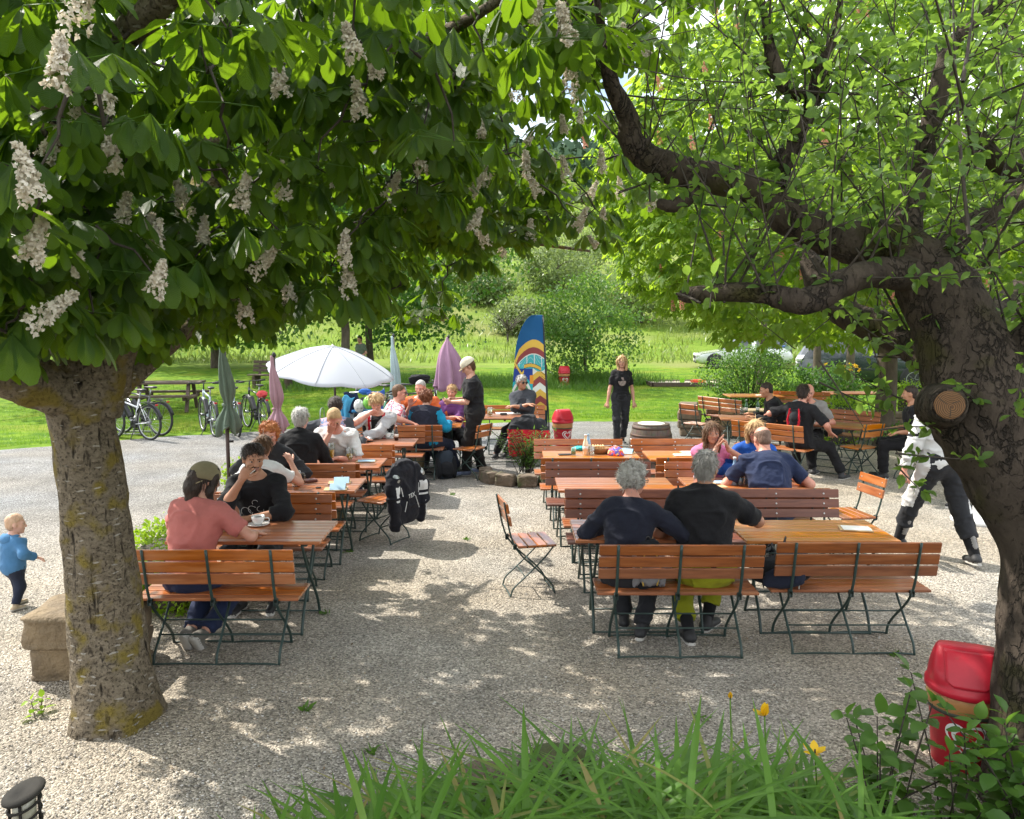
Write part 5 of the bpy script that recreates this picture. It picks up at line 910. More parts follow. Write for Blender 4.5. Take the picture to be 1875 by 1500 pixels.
# EOF-OBJ1
# ================================================================== SOFT SHAPES (distance fields -> one continuous surface)
class SDF:
    def __init__(s): s.p = []
    def cone(s, a, b, ra, rb, m=0, k=.02, flat=None, cut=None, sub=False):
        s.p.append(('c', np.asarray(a, float), np.asarray(b, float), ra, rb, m, k, flat, cut, sub)); return s
    def ell(s, c, r, rot=None, m=0, k=.02, cut=None, sub=False):
        s.p.append(('e', np.asarray(c, float), np.asarray(r, float) * np.ones(3), np.eye(3) if rot is None else np.asarray(rot), 0, m, k, None, cut, sub)); return s
    def chain(s, P, r, m=0, k=.02, **kw):
        r = np.broadcast_to(r, (len(P),))
        for i in range(len(P) - 1): s.cone(P[i], P[i + 1], r[i], r[i + 1], m, k, **kw)
        return s
    def mesh(s, h, noise=0.0, nscale=14.0, seed=0, cuts=None):
        lo = np.full(3, 1e9); hi = -lo; BB = []
        for q in s.p:
            if q[0] == 'c': R_ = max(q[3], q[4]); a = np.minimum(q[1], q[2]) - R_; b = np.maximum(q[1], q[2]) + R_
            else: R_ = q[2].max(); e = np.sqrt((q[3] ** 2 * q[2][None] ** 2).sum(1)); a = q[1] - e; b = q[1] + e
            pad = q[6] + 2.2 * h; BB.append((a - pad, b + pad))
            if not q[9]: lo = np.minimum(lo, a - 3 * h); hi = np.maximum(hi, b + 3 * h)
        n = np.ceil((hi - lo) / h).astype(int) + 1; D = np.full(n, .08, np.float32); Db = np.full(n, 9.0, np.float32); M = np.zeros(n, np.int8); ax = [lo[i] + h * np.arange(n[i]) for i in range(3)]
        for q, (a, b) in zip(s.p, BB):
            i0 = np.clip(np.floor((a - lo) / h).astype(int), 0, n - 1); i1 = np.clip(np.ceil((b - lo) / h).astype(int) + 1, 1, n)
            if (i1 <= i0).any(): continue
            X = ax[0][i0[0]:i1[0], None, None]; Y = ax[1][None, i0[1]:i1[1], None]; Z = ax[2][None, None, i0[2]:i1[2]]; sl = tuple(slice(i0[j], i1[j]) for j in range(3))
            if q[0] == 'c':
                A, Bv, ra, rb, fl = q[1], q[2], q[3], q[4], q[7]; x, y, z = X - A[0], Y - A[1], Z - A[2]; ab = Bv - A
                if fl is not None:
                    f, rt = nrm(fl[0]), fl[1]; c = (x * f[0] + y * f[1] + z * f[2]) * (1 / rt - 1); x, y, z = x + c * f[0], y + c * f[1], z + c * f[2]; ab = ab + f * np.dot(ab, f) * (1 / rt - 1)
                t = np.clip((x * ab[0] + y * ab[1] + z * ab[2]) / (np.dot(ab, ab) + 1e-12), 0, 1); d = np.sqrt((x - t * ab[0]) ** 2 + (y - t * ab[1]) ** 2 + (z - t * ab[2]) ** 2) - (ra + (rb - ra) * t)
                if fl is not None: d = d * (.5 + .5 * fl[1])
            else:
                x, y, z = X - q[1][0], Y - q[1][1], Z - q[1][2]; Rm, r = q[3], q[2]; u = [(x * Rm[0, j] + y * Rm[1, j] + z * Rm[2, j]) / r[j] for j in range(3)]
                k0 = np.sqrt(u[0] ** 2 + u[1] ** 2 + u[2] ** 2); k1 = np.sqrt((u[0] / r[0]) ** 2 + (u[1] / r[1]) ** 2 + (u[2] / r[2]) ** 2); d = k0 * (k0 - 1) / np.maximum(k1, 1e-6)
            if q[8] is not None:
                for pt, nn in q[8]: d = np.maximum(d, (X - pt[0]) * nn[0] + (Y - pt[1]) * nn[1] + (Z - pt[2]) * nn[2])
            k = q[6]; Dv = D[sl]
            if q[9]:
                hh = np.maximum(k - np.abs(Dv + d), 0) / k; D[sl] = np.maximum(Dv, -d) + hh * hh * k * .25
            else:
                hh = np.maximum(k - np.abs(Dv - d), 0) / k; D[sl] = np.minimum(Dv, d) - hh * hh * k * .25; bt = d < Db[sl]; Db[sl] = np.where(bt, d, Db[sl]); M[sl] = np.where(bt, q[5], M[sl])
        if cuts:
            for pt, nn in cuts: D = np.maximum(D, (ax[0][:, None, None] - pt[0]) * nn[0] + (ax[1][None, :, None] - pt[1]) * nn[1] + (ax[2][None, None] - pt[2]) * nn[2])
        S = D < 0; tot = np.zeros(n - 1, np.int8); CR = [(i, j, k) for i in (0, 1) for j in (0, 1) for k in (0, 1)]
        for i, j, k in CR: tot += S[i:n[0] - 1 + i, j:n[1] - 1 + j, k:n[2] - 1 + k]
        mask = (tot > 0) & (tot < 8); I = np.argwhere(mask); idx = -np.ones(n - 1, np.int64); idx[mask] = np.arange(len(I)); acc = np.zeros((len(I), 3)); cnt = np.zeros(len(I)); val = {c: D[I[:, 0] + c[0], I[:, 1] + c[1], I[:, 2] + c[2]] for c in CR}
        for c in CR:
            for axn in range(3):
                if c[axn] == 0:
                    c2 = tuple(1 if q == axn else c[q] for q in range(3)); da, db = val[c], val[c2]; cr = (da < 0) != (db < 0); t = da / np.where(cr, da - db, 1); e = np.array(c, float)[None].repeat(len(I), 0); e[:, axn] += t; acc[cr] += e[cr]; cnt[cr] += 1
        V = lo + h * (I + acc / np.maximum(cnt, 1)[:, None]); F = []
        G = np.stack([sum(val[c] * (1 if c[a] else -1) for c in CR) for a in range(3)], 1); G = unit(G)
        for a in range(3):
            b, c = (a + 1) % 3, (a + 2) % 3; s0 = [slice(None)] * 3; s1 = [slice(None)] * 3; s0[a] = slice(0, n[a] - 1); s1[a] = slice(1, n[a]); A0, A1 = S[tuple(s0)], S[tuple(s1)]; E = np.argwhere(A0 != A1)
            if not len(E): continue
            E = E[(E[:, b] > 0) & (E[:, c] > 0) & (E[:, b] < n[b] - 1) & (E[:, c] < n[c] - 1)]; ins = A0[E[:, 0], E[:, 1], E[:, 2]]
            def cell(db, dc): q = E.copy(); q[:, b] += db; q[:, c] += dc; return idx[q[:, 0], q[:, 1], q[:, 2]]
            f = np.stack([cell(-1, -1), cell(0, -1), cell(0, 0), cell(-1, 0)], 1); f[~ins] = f[~ins][:, ::-1]; F.append(f)
        F = np.concatenate(F); F = F[(F >= 0).all(1)]; mv = M[I[:, 0], I[:, 1], I[:, 2]]
        if noise: V = V + G * (noise * (vnoise(V, nscale, seed) + .5 * vnoise(V * np.array([1, 1, 1.6]), nscale * 2.1, seed + 1)) + (noise * 1.9 * np.clip(.22 - np.abs(vnoise(V * np.array([.75, .75, 1.25]), nscale * .62, seed + 2)), 0, 1) / .22 if noise > .0055 else 0))[:, None]
        return V, F, mv[F[:, 0]].astype(np.int32)
def soft(name, sdf, h, mats, parent, **kw):
    V, F, mi = sdf.mesh(h, **kw); return mk(name, V, F, mats, parent, mi)
def ik(a, t, l1, l2, hint):
    a, t = np.asarray(a, float), np.asarray(t, float); v = t - a; d = np.linalg.norm(v); dm = min(d, (l1 + l2) * .995); dm = max(dm, abs(l1 - l2) + .02); u = v / (d + 1e-9); x = (l1 * l1 - l2 * l2 + dm * dm) / (2 * dm); y = math.sqrt(max(l1 * l1 - x * x, 0)); hp = np.asarray(hint, float); hp = nrm(hp - u * np.dot(hp, u)); return a + u * x + hp * y, a + u * dm
SK = {k: mat('skin_' + k, a, b, scale=7, rough=.5, bump=.06, bscale=60, spec=.4, bdist=.003) for k, a, b in (('fair', (.56, .31, .22), (.49, .24, .165)), ('pink', (.60, .30, .22), (.54, .23, .165)), ('tan', (.44, .225, .135), (.37, .175, .10)), ('baby', (.66, .40, .30), (.6, .33, .25)))}
LIP = mat('lips', (.44, .215, .165), rough=.45); EYEW = mat('eye_white', (.36, .33, .31), rough=.2); EYED = mat('iris', (.03, .022, .016), rough=.15)
HR = {k: mat('hair_' + k, a, b, scale=26, rough=.55, bump=1.0, bscale=70, stretch=(1, 1, .35), spec=.3, bdist=.012) for k, a, b in (('dark', (.022, .015, .012), (.045, .03, .022)), ('brown', (.09, .045, .022), (.15, .08, .04)), ('red', (.34, .10, .03), (.48, .19, .06)), ('blond', (.42, .26, .12), (.56, .38, .19)), ('grey', (.20, .185, .165), (.36, .34, .31)), ('silver', (.30, .29, .27), (.52, .50, .47)), ('auburn', (.12, .04, .018), (.21, .08, .035)), ('baby', (.52, .32, .20), (.6, .40, .27)), ('greylight', (.26, .245, .22), (.44, .42, .38)), ('stubble', (.19, .115, .085), (.14, .085, .06)))}
SHOE = mat('dark_shoe', (.02, .02, .022), rough=.6); SOLE = mat('pale_sole', (.5, .48, .44), rough=.8)
def person(label, loc, rz, h=1.75, fem=False, sit=.455, lean=6, side=0, twist=0, head=(0, 5, 0), wr=None, wl=None, er=(.45, -.55, -.8), el=None, ar=None, al=None, toes=(6, -6), hand_r=None, hand_l=None, skin='fair', hair=('short', 'dark'), shirt=None, slv=.55, hem=-.06, collar=False, inf=.014, slv_m=None, paint=None, shirt_more=None, pants=None, pcut=.93, pinf=.014, shoe=None, sole=None, q=1.0, hs=1.0, beard=False, glasses=None, ls=1.0, name='person', wide=1.0, neckf=10, knr=None, knl=None, belly=0.0, sock=None, nocrown=False):
    t = empty(name, label, 'person', loc, R(rz)); s = h / 1.75; UA, FA, TH, SH = .30 * s, .255 * s, .43 * s * ls, .43 * s * ls; w = (.90 if fem else 1.0) * wide; el = (-er[0], er[1], er[2]) if el is None else el
    def dv(l, sd): a, b = R(l), R(sd); return nrm(np.array([math.sin(b), math.sin(a) * math.cos(b), math.cos(a) * math.cos(b)]))
    pz = (sit + .105 * s) if sit else (.08 + .86 * ls * .985) * s; P0 = np.array([0, 0, pz]); U1, U2 = dv(lean * .6, side * .7), dv(lean * 1.25, side); P1 = P0 + U1 * .21 * s; P2 = P1 + U2 * .30 * s
    tw = rotz(R(twist)); RV = tw @ np.array([1.0, 0, 0]); RV = nrm(RV - U2 * np.dot(RV, U2)); FV = np.cross(U2, RV); R0 = np.array([1.0, 0, 0]); F0 = np.array([0, 1.0, 0]); TF = np.stack([RV, FV, U2], 1)
    sw = .166 * s * w; SR, SL = P2 + RV * sw - U2 * .035 * s, P2 - RV * sw - U2 * .035 * s; hw = .092 * s; HRj, HLj = P0 + R0 * hw, P0 - R0 * hw
    Hn = dv(lean * .7 + neckf, side * .6); HC = P2 + Hn * .205 * s * (.5 + .5 * hs); hy, hp_, hr_ = R(head[0]), R(head[1]), R(head[2]); HM = rotz(hy) @ rotx(-hp_) @ roty(hr_); hk = s * hs if hs == 1.0 else hs * s
    hk = hk * (.97 if fem else 1.0)
    def hpt(x, y, z): return HC + HM @ (np.array([x, y, z]) * hk)
    wr = SR + np.array([.06, .08, -.52]) * s if wr is None else (hpt(*wr[1]) if isinstance(wr[0], str) else np.array(wr)); wl = SL + np.array([-.06, .08, -.52]) * s if wl is None else np.array(wl); ER, WR = ik(SR, wr, UA, FA, er); EL, WL = ik(SL, wl, UA, FA, el)
    if ar is None: ar = (.12, .42, .085) if sit else (.1, .03, .085)
    if al is None: al = (-.12, .42, .085) if sit else (-.1, .0, .085)
    knr = (.15, 1, .35) if knr is None else knr; knl = (-.15, 1, .35) if knl is None else knl; KR, AR = ik(HRj, ar, TH, SH, knr); KL, AL = ik(HLj, al, TH, SH, knl); UP = np.array([0, 0, 1.0])
    def torso(b, g, m=0, ms=None, slv_=None, neck=True, lowcut=None, hips=True):
        cut = None if lowcut is None else [(lowcut, -U1)]
        if hips: b.ell(P0 + U1 * .03 * s, np.array([.165 * (1.05 if fem else 1), .118, .13]) * s * wide + g, m=m, k=.05, cut=cut)
        b.cone(P0 + U1 * .05 * s, P1, (.150 + belly) * s * wide + g, (.142 + belly) * s * w + g, m, .06, flat=(F0, .74), cut=cut); b.cone(P1, P1 + U2 * .17 * s, (.142 + belly * .6) * s * w + g, .158 * s * w + g, m, .06, flat=(FV, .72))
        b.ell(P1 + U2 * .17 * s, np.array([.162 * w, .112, .16]) * s + g, TF, m, .05)
        if belly: b.ell(P1 + F0 * .05 * s - U1 * .03, np.array([.13, .11, .13]) * s + g, m=m, k=.06)
        b.cone(SR - RV * .03, SL + RV * .03, .054 * s + g * .6, .054 * s + g * .6, m, .05); NB = P2 + U2 * .035 * s
        b.cone(NB - U2 * .01, SR, .05 * s + g * .7, .045 * s + g, m, .05); b.cone(NB - U2 * .01, SL, .05 * s + g * .7, .045 * s + g, m, .05)
        if fem:
            for sg in (-1, 1): b.ell(P1 + U2 * .17 * s + RV * sg * .07 * s + FV * .085 * s, .062 * s + g * .6, m=m, k=.04)
        return NB
    def cutat(a, b, f): p = a + (b - a) * f; return p, nrm(b - a)
    # ---- body: torso, limbs, head and hands grown as one figure
    B = SDF(); torso(B, -.004); B.cone(P2, HC - HM @ np.array([0, .02, .04]) * hk, .058 * s * (.9 if fem else 1), .05 * s, 0, .04)
    for S_, E_, W_ in ((SR, ER, WR), (SL, EL, WL)): B.cone(S_, E_, .050 * s * w, .040 * s * w, 0, .03); B.cone(E_, E_ + (W_ - E_) * .3, .041 * s * w, .042 * s * w, 0, .02); B.cone(E_ + (W_ - E_) * .3, W_, .042 * s * w, .027 * s, 0, .02)
    for H_, K_, A_ in ((HRj, KR, AR), (HLj, KL, AL)): B.cone(H_, K_, .088 * s * wide, .056 * s, 0, .05); B.cone(K_, K_ + (A_ - K_) * .3, .055 * s, .056 * s, 0, .03); B.cone(K_ + (A_ - K_) * .3, A_, .056 * s, .036 * s, 0, .03)
    parts = [B.mesh(.0145 * q)]
    Hd = SDF(); k_ = hk
    def E(c, r, m=0, k=.02, **kw): Hd.ell(hpt(*c), np.array(r) * k_, HM, m, k * k_, **kw)
    def C(a, b, ra, rb, m=0, k=.015, **kw): Hd.cone(hpt(*a), hpt(*b), ra * k_, rb * k_, m, k * k_, **kw)
    E((0, -.012, .032), (.076, .096, .086)); E((0, .028, -.03), (.062, .064, .078), k=.03); E((0, .045, -.085), (.040, .036, .034), k=.035); E((0, .074, -.1), (.018, .014, .014), k=.02)
    for sx in (-1, 1): E((sx * .036, .058, -.03), (.026, .026, .024), k=.02); C((sx * .012, .086, .018), (sx * .05, .07, .016), .010, .009, 0, .015); E((sx * .075, -.004, -.008), (.012, .024, .032), k=.012); E((sx * .033, .100, -.004), (.016, .012, .012), k=.012, sub=True)
    C((0, .088, .008), (0, .107, -.032), .0095, .0125, 0, .014); E((0, .108, -.034), (.0125, .011, .010), k=.008)
    for sx in (-1, 1): E((sx * .013, .097, -.037), (.008, .009, .007), k=.006); E((sx * .032, .079, -.004), (.0120, .0112, .0056), 2, .002); E((sx * .032, .0885, -.004), (.0052, .0045, .0052), 3, .001); C((sx * .018, .0945, .0145), (sx * .048, .0795, .0155), .0030, .0022, 4, .003); C((sx * .018, .0885, .0065), (sx * .045, .080, .005), .0042, .0035, 0, .004)
    C((-.021, .086, -.0655), (0, .0945, -.0625), .0052, .0062, 1, .004); C((.021, .086, -.0655), (0, .0945, -.0625), .0052, .0062, 1, .004); C((-.016, .087, -.071), (.016, .087, -.071), .0062, .0062, 1, .004)
    if beard:
        C((-.020, .093, -.0555), (.020, .093, -.0555), .0036, .0036, 4, .004); E((0, .084, -.094), (.013, .010, .012), 4, .006)
    Hd.cone(hpt(0, -.02, -.05), P2 - U2 * .02, .052 * s * (.9 if fem else 1), .055 * s, 0, .03)
    parts.append(Hd.mesh(.0058 * q))
    def hand(W_, E_, spec, sg):
        spec = spec or {}; d = nrm(HM @ np.array(spec['hd'], float)) if 'hd' in spec else nrm(spec.get('d', W_ - E_)); n = HM @ np.array(spec['hn'], float) if 'hn' in spec else np.array(spec.get('n', (0, 0, -1.0)), float); n = nrm(n - d * np.dot(n, d)); lat = np.cross(d, n) * sg; cu = spec.get('curl', .35); sp = spec.get('spread', 1.0); H = SDF(); p1 = W_ + d * .085 * s
        H.cone(W_ - d * .02, W_ + d * .02, .026 * s, .028 * s, 0, .015, flat=(n, .8)); H.cone(W_ + d * .03 * s, p1 - d * .01 * s, .036 * s, .038 * s, 0, .012, flat=(n, .42))
        for i, L in enumerate((.072, .082, .076, .06)):
            o = (1.5 - i) * .0195 * s; p = p1 - d * .012 * s + lat * o - d * abs(1.3 - i) * .006; dd = nrm(d + lat * (1.5 - i) * .07 * sp); r = .0092 * s
            for j, f in enumerate((.45, .32, .25)):
                a = cu * (.8 + .4 * j) * (1 + .08 * i); dd = nrm(dd * math.cos(a * .6) + n * math.sin(a * .6)); p2 = p + dd * L * f * s; H.cone(p, p2, r, r * .93, 0, .004); p = p2; r *= .92
        p = W_ + d * .03 * s + lat * .026 * s + n * .006; dd = nrm(d * .7 + lat * .75 + n * .25)
        for f in (.042, .034, .028): p2 = p + dd * f * s; H.cone(p, p2, .0122 * s, .0105 * s, 0, .008); p = p2; dd = nrm(dd + d * .4 + n * .25 * cu)
        return H.mesh(.0052 * max(1, q * .9))
    parts.append(hand(WR, ER, hand_r, -1)); parts.append(hand(WL, EL, hand_l, 1))
    V, F, M, o = [], [], [], 0
    for v, f, m in parts: V.append(v); F.append(f + o); M.append(m); o += len(v)
    hc = HR[hair[1]] if hair and hair[1] else HR['brown']
    mk('body', np.concatenate(V), np.concatenate(F), [SK[skin], LIP, EYEW, EYED, hc], t, np.concatenate(M))
    # ---- trousers
    hstep = .0125 * q
    if pants is not None:
        T = SDF(); g = pinf; T.ell(P0 + U1 * .03 * s, np.array([.168 * (1.05 if fem else 1), .124, .13]) * s * wide + g, k=.05); T.cone(P0 + U1 * .05 * s, P1, .150 * s * wide + g, .14 * s * w + g, 0, .05, flat=(F0, .74))
        if sit: T.ell(P0 + np.array([0, -.03, -.02]) * s, np.array([.165, .12, .095]) * s * wide + g, k=.05)
        for H_, K_, A_ in ((HRj, KR, AR), (HLj, KL, AL)):
            T.cone(H_, K_, .092 * s * wide + g, .060 * s + g, 0, .05)
            if pcut > 0: T.cone(K_, A_ + nrm(A_ - K_) * .02, .060 * s + g, .045 * s + g, 0, .035, cut=[cutat(K_, A_, pcut)])
        mats_ = pants if isinstance(pants, list) else [pants]; V, F, mi = T.mesh(hstep, .0065 * min(1, s), 14, 3, [(P1 - U1 * .05 * s, U1)])
        if len(mats_) > 1: c = V[F].mean(1); mi = (np.abs(c[:, 0]) > .172 * s * wide).astype(np.int32) * (c[:, 2] > KR[2] - .02)
        mk('trousers', V, F, mats_, t, mi)
    # ---- shirt or jacket
    T = SDF(); g = inf; hemp = P0 + U1 * hem * s; NB = torso(T, g, 0, lowcut=hemp)
    for S_, E_, W_ in ((SR, ER, WR), (SL, EL, WL)):
        f1 = min(slv, 1.0)
        if slv > 0: T.cone(S_, E_, .052 * s * w + g * .75, .041 * s * w + g * .95, 1, .03, cut=[cutat(S_, E_, f1)] if slv <= 1.0 else None)
        if slv > 1.0: T.cone(E_, W_, .043 * s * w + g * .8, .029 * s + g * .8, 1, .025, cut=[cutat(E_, W_, slv - 1.0)])
    if collar: T.cone(NB - U2 * .03 * s, NB + Hn * .035 * s, .066 * s, .062 * s, 0, .02, cut=[(NB + Hn * .045 * s, Hn)])
    V, F, mi = T.mesh(hstep, .0075 * min(1, s), 12, 7, [(NB + Hn * (.05 if collar else .012) * s, nrm(Hn * .9 + FV * .18))])
    ms = [shirt, slv_m or shirt] + (shirt_more or [])
    if paint is not None:
        c = (V[F].mean(1) - P2) @ TF / s; r = paint(c, mi); mi = np.where(r >= 0, r, mi).astype(np.int32)
    mk('shirt', V, F, ms, t, mi)
    # ---- shoes
    for A_, K_, ty in ((AR, KR, toes[0]), (AL, KL, toes[1])):
        ty = ty if isinstance(ty, (tuple, list)) else (ty, 0); d = np.array([math.sin(R(ty[0])) * math.cos(R(ty[1])), math.cos(R(ty[0])) * math.cos(R(ty[1])), math.sin(R(ty[1]))]); un = nrm(UP - d * np.dot(UP, d)); T = SDF(); a = A_ - un * .04 * s
        T.cone(A_ + nrm(K_ - A_) * .03 * s, A_ - d * .02 * s - un * .02 * s, .042 * s, .042 * s, 0, .03, cut=[(A_ + nrm(K_ - A_) * .045 * s, nrm(K_ - A_))]); T.cone(a - d * .035 * s, a + d * .15 * s - un * .008 * s, .042 * s, .036 * s, 0, .03, flat=(un, .8)); so = a - un * .037 * s; T.cone(so - d * .045 * s, so + d * .16 * s, .038 * s, .036 * s, 1, .006, flat=(un, .33))
        V, F, mi = T.mesh(.0095 * q); mk('shoe', V, F, [shoe or SHOE, sole or SOLE], t, mi)
        if sock is not None:
            T = SDF(); T.cone(A_ - (A_ - K_) * .0, A_ + (K_ - A_) * .33, .041 * s, .05 * s); soft('sock', T, .011, [sock], t)
    # ---- hair
    st = hair[0] if hair else None
    if st and st != 'bald':
        T = SDF(); g = np.random.default_rng(int(abs(loc[0]) * 1000) % 9973); th = {'short': .009, 'buzz': .004, 'long': .014, 'curly': .014, 'mop': .018, 'pony': .011, 'bun': .011, 'ring': .003}.get(st, .01)
        n = HM @ nrm([0, -.62, .80]); pt = hpt(0, .083, .074) if st != 'mop' else hpt(0, .09, .06); ct = [(pt, -n)]
        if st == 'ring': ct = [(hpt(0, .02, .0), HM @ nrm([0, 1.0, 0])), (hpt(0, 0, .062), HM @ np.array([0, 0, 1.0])), (hpt(0, -.09, -.055), HM @ nrm([0, .3, -1]))]
        T.ell(hpt(0, -.012, .032), (np.array([.076, .096, .086]) + th) * k_, HM, 0, .01, cut=ct)
        if st in ('short', 'buzz', 'pony', 'bun', 'ring', 'mop'): T.ell(hpt(0, -.045, -.03), (np.array([.060, .055, .055]) + th * .6) * k_, HM, 0, .02, cut=[(hpt(0, -.005, 0), HM @ np.array([0, 1.0, 0]))])
        if st == 'mop':
            for _ in range(26): a = g.random() * 6.28; z = g.random() * .8; T.ell(hpt(.075 * math.cos(a), -.012 + .095 * math.sin(a) * (1 - .2 * z), .05 + .07 * z), .026 * k_, m=0, k=.012)
        if st == 'short':
            for _ in range(20): a = g.random() * 3.14; z = g.random(); T.ell(hpt(.06 * math.cos(a) * (1 - .4 * z), -.01 + .08 * math.sin(a) * (1 - z), .07 + .045 * z), np.array([.02, .024, .014]) * k_, HM, 0, .012)
        if st == 'curly':
            big = hair[2] if len(hair) > 2 else 1.0
            for _ in range(210):
                v = nrm(g.normal(size=3)); v[2] = v[2] * .9 + .1
                if v[1] > .45 and v[2] < .45: continue
                if v[2] < -.75: continue
                p = np.array([0, -.02, .015]) + v * np.array([.083, .095, .098]) * (.98 + .22 * big * g.random()); T.ell(hpt(*p), (.012 + .013 * g.random()) * k_ * big, m=0, k=.003)
        if st == 'long':
            for sx in (-1, 1): T.chain([hpt(sx * .05, .05, .085), hpt(sx * .078, .03, .03), hpt(sx * .083, .0, -.07), hpt(sx * .078, .02, -.16), hpt(sx * .075, .035, -.23)][:(5 if len(hair) > 2 else 4)], np.array([.018, .024, .028, .026, .014])[:(5 if len(hair) > 2 else 4)] * k_, 0, .02)
            T.chain([hpt(0, -.095, .03), hpt(0, -.1, -.06), hpt(0, -.09, -.15)], np.array([.055, .06, .05]) * k_, 0, .03)
        if st == 'pony': T.chain([hpt(0, -.1, .06), hpt(.02, -.15, .04), hpt(.055, -.15, -.06), hpt(.085, -.1, -.15), hpt(.09, -.06, -.2)], np.array([.02, .034, .032, .024, .01]) * k_, 0, .02); T.cone(hpt(.03, .05, .1), hpt(.05, -.06, .1), .02 * k_, .025 * k_, 0, .03)
        if st == 'bun':
            for _ in range(14): v = nrm(g.normal(size=3)); T.ell(hpt(*(np.array([0, -.1, .075]) + v * .018)), .018 * k_, m=0, k=.01)
            T.chain([hpt(0, -.11, .07), hpt(.01, -.135, .02), hpt(.0, -.13, -.03)], np.array([.02, .016, .008]) * k_, 0, .015)
        V, F, mi = T.mesh(.0065 * q, .0035 if st not in ('buzz', 'ring') else .0015, 40, 5); 
        if st != 'ring':
            ns = int({'buzz': 500, 'curly': 1100}.get(st, 1000) / q ** 2); gi = g.integers(0, len(V), ns); p = V[gi]; nn = unit(p - HC); ok_ = (p - HC) @ HM[:, 2] < (.035 * hk if nocrown else 9); p, nn = p[ok_], nn[ok_]; ns = len(p); zu = HM[:, 2]; cp = hpt(0, -.05, .13)
            if st == 'curly': d = unit(g.normal(size=(ns, 3)) + nn * .35); Ls = .024
            elif st in ('long', 'pony', 'bun'): d = -zu[None] - nn * (-nn @ zu)[:, None] + nn * .10 + g.normal(size=(ns, 3)) * .10; d = unit(d); Ls = .075
            else: d = p - cp; d = d - nn * (d * nn).sum(1, keepdims=True); d = unit(unit(d) + nn * (.45 if st != 'buzz' else .5) + g.normal(size=(ns, 3)) * .25); Ls = {'buzz': .012, 'mop': .05}.get(st, .032)
            up = unit(nn - d * (nn * d).sum(1, keepdims=True)); hv, hf, _ = leaflets(p - nn * .003, d, up, Ls * hk * (.6 + .8 * g.random(ns)), np.full(ns, .0026 * hk * (1 if q < 1.1 else 1.5)), np.full(ns, .25 if st != 'curly' else .8) * (1 if st != 'curly' else np.sign(g.normal(size=ns))), np.full(ns, .1), 3, 'strap'); F = np.concatenate([F, hf + len(V)]); mi = np.concatenate([mi, np.zeros(len(hf), np.int32)]); V = np.concatenate([V, hv])
        mk('hair', V, F, hc, t, mi)
    if glasses:
        m = MB()
        for sx in (-1, 1): a = np.linspace(0, 6.283, 17); m.tube([hpt(sx * .033 + .025 * math.cos(x), .103, -.005 + .019 * math.sin(x)) for x in a], .0022 * k_, 5, cap=False); m.tube([hpt(sx * .058, .1, .0), hpt(sx * .079, .06, .002), hpt(sx * .079, -.01, -.002)], .0022 * k_, 5)
        m.tube([hpt(-.009, .106, .0), hpt(.009, .106, .0)], .0022 * k_, 5); o = m.build('glasses', MT['black'], t, True)
        if glasses == 'sun':
            l = MB()
            for sx in (-1, 1): l.tube([hpt(sx * .033, .1, -.005), hpt(sx * .033, .1035, -.005)], .024 * k_, 14); 
            l.build('lens', EYED, o, True)
    INFO = dict(t=t, hpt=hpt, HM=HM, hk=hk, P0=P0, P1=P1, P2=P2, TF=TF, WR=WR, WL=WL, ER=ER, EL=EL, s=s, HC=HC, NB=NB, AR=AR, AL=AL, KR=KR, KL=KL); return INFO
def worn_cap(I, m, m2, back=False, style='cap'):
    hk, HM, hpt = I['hk'], I['HM'], I['hpt']; T = SDF(); T.ell(hpt(0, -.014, .042), np.array([.099, .121, .102]) * hk, HM, 0, .01, cut=[(hpt(0, 0, .030 if not back else .006), HM @ nrm([0, -.12, -1.0]))]); o = soft('cap', T, .007, [m], I['t']); sgn = -1 if back else 1; b = MB()
    if style == 'cap': poly = [(.078 * math.cos(a) * hk, (.07 + .09 * math.sin(a)) * hk * sgn) for a in np.linspace(0, math.pi, 16)]
    else: poly = [(.11 * math.cos(a) * hk, (.13 * math.sin(a) - .01) * hk) for a in np.linspace(0, 2 * math.pi, 28, endpoint=False)]
    if sgn < 0: poly = poly[::-1]
    b.prism(poly, 0, .006, rot=HM @ rotx(R(-12 if sgn > 0 else 30)), c=hpt(0, 0, .036 if style == 'cap' else .05)); b.build('brim', m2, o, False); return o
CL = {}
for n_, c_ in dict(pink=(.46, .15, .13), black=(.014, .014, .016), navy=(.022, .032, .075), darknavy=(.016, .018, .03), whitec=(.66, .66, .65), charcoal=(.028, .029, .033), jeans=(.05, .085, .16), denim_dark=(.022, .028, .05), lime=(.32, .34, .02), orange=(.52, .12, .035), purple=(.13, .045, .16), greyc=(.27, .26, .25), slate=(.05, .055, .065), blue=(.015, .085, .38), rose=(.72, .22, .40), lilac=(.55, .45, .55), kidblue=(.07, .19, .36), teal=(.01, .24, .42), khaki=(.2, .16, .09), cream=(.6, .55, .42), sage=(.16, .2, .15), redc=(.5, .015, .03), silverc=(.42, .42, .43), blackpants=(.017, .016, .016), greyjean=(.075, .078, .085), royal=(.03, .05, .22)).items(): CL[n_] = cloth('cloth_' + n_, c_)
PLAID = mat('plaid_cloth', (.62, .6, .6), (.5, .08, .1), scale=26, rough=.9, lo=.48, hi=.52, c3=(.1, .16, .3), s3=34, t3=(.58, .6)); PRINT = mat('printed_scarf', (.5, .3, .32), (.12, .2, .34), scale=30, rough=.9, lo=.46, hi=.54)
DOT = mat('skull_print', (.16, .12, .11), (.3, .25, .22), scale=40, rough=.9)
def sole_of(I): pass
# ================================================================== THE GUESTS
def at(px, d, z=0.0): return ((px - CX) / FPX * (d * math.cos(PITCH) + (EYE - 1.0) * math.sin(PITCH)), d, z)
TBL = .80
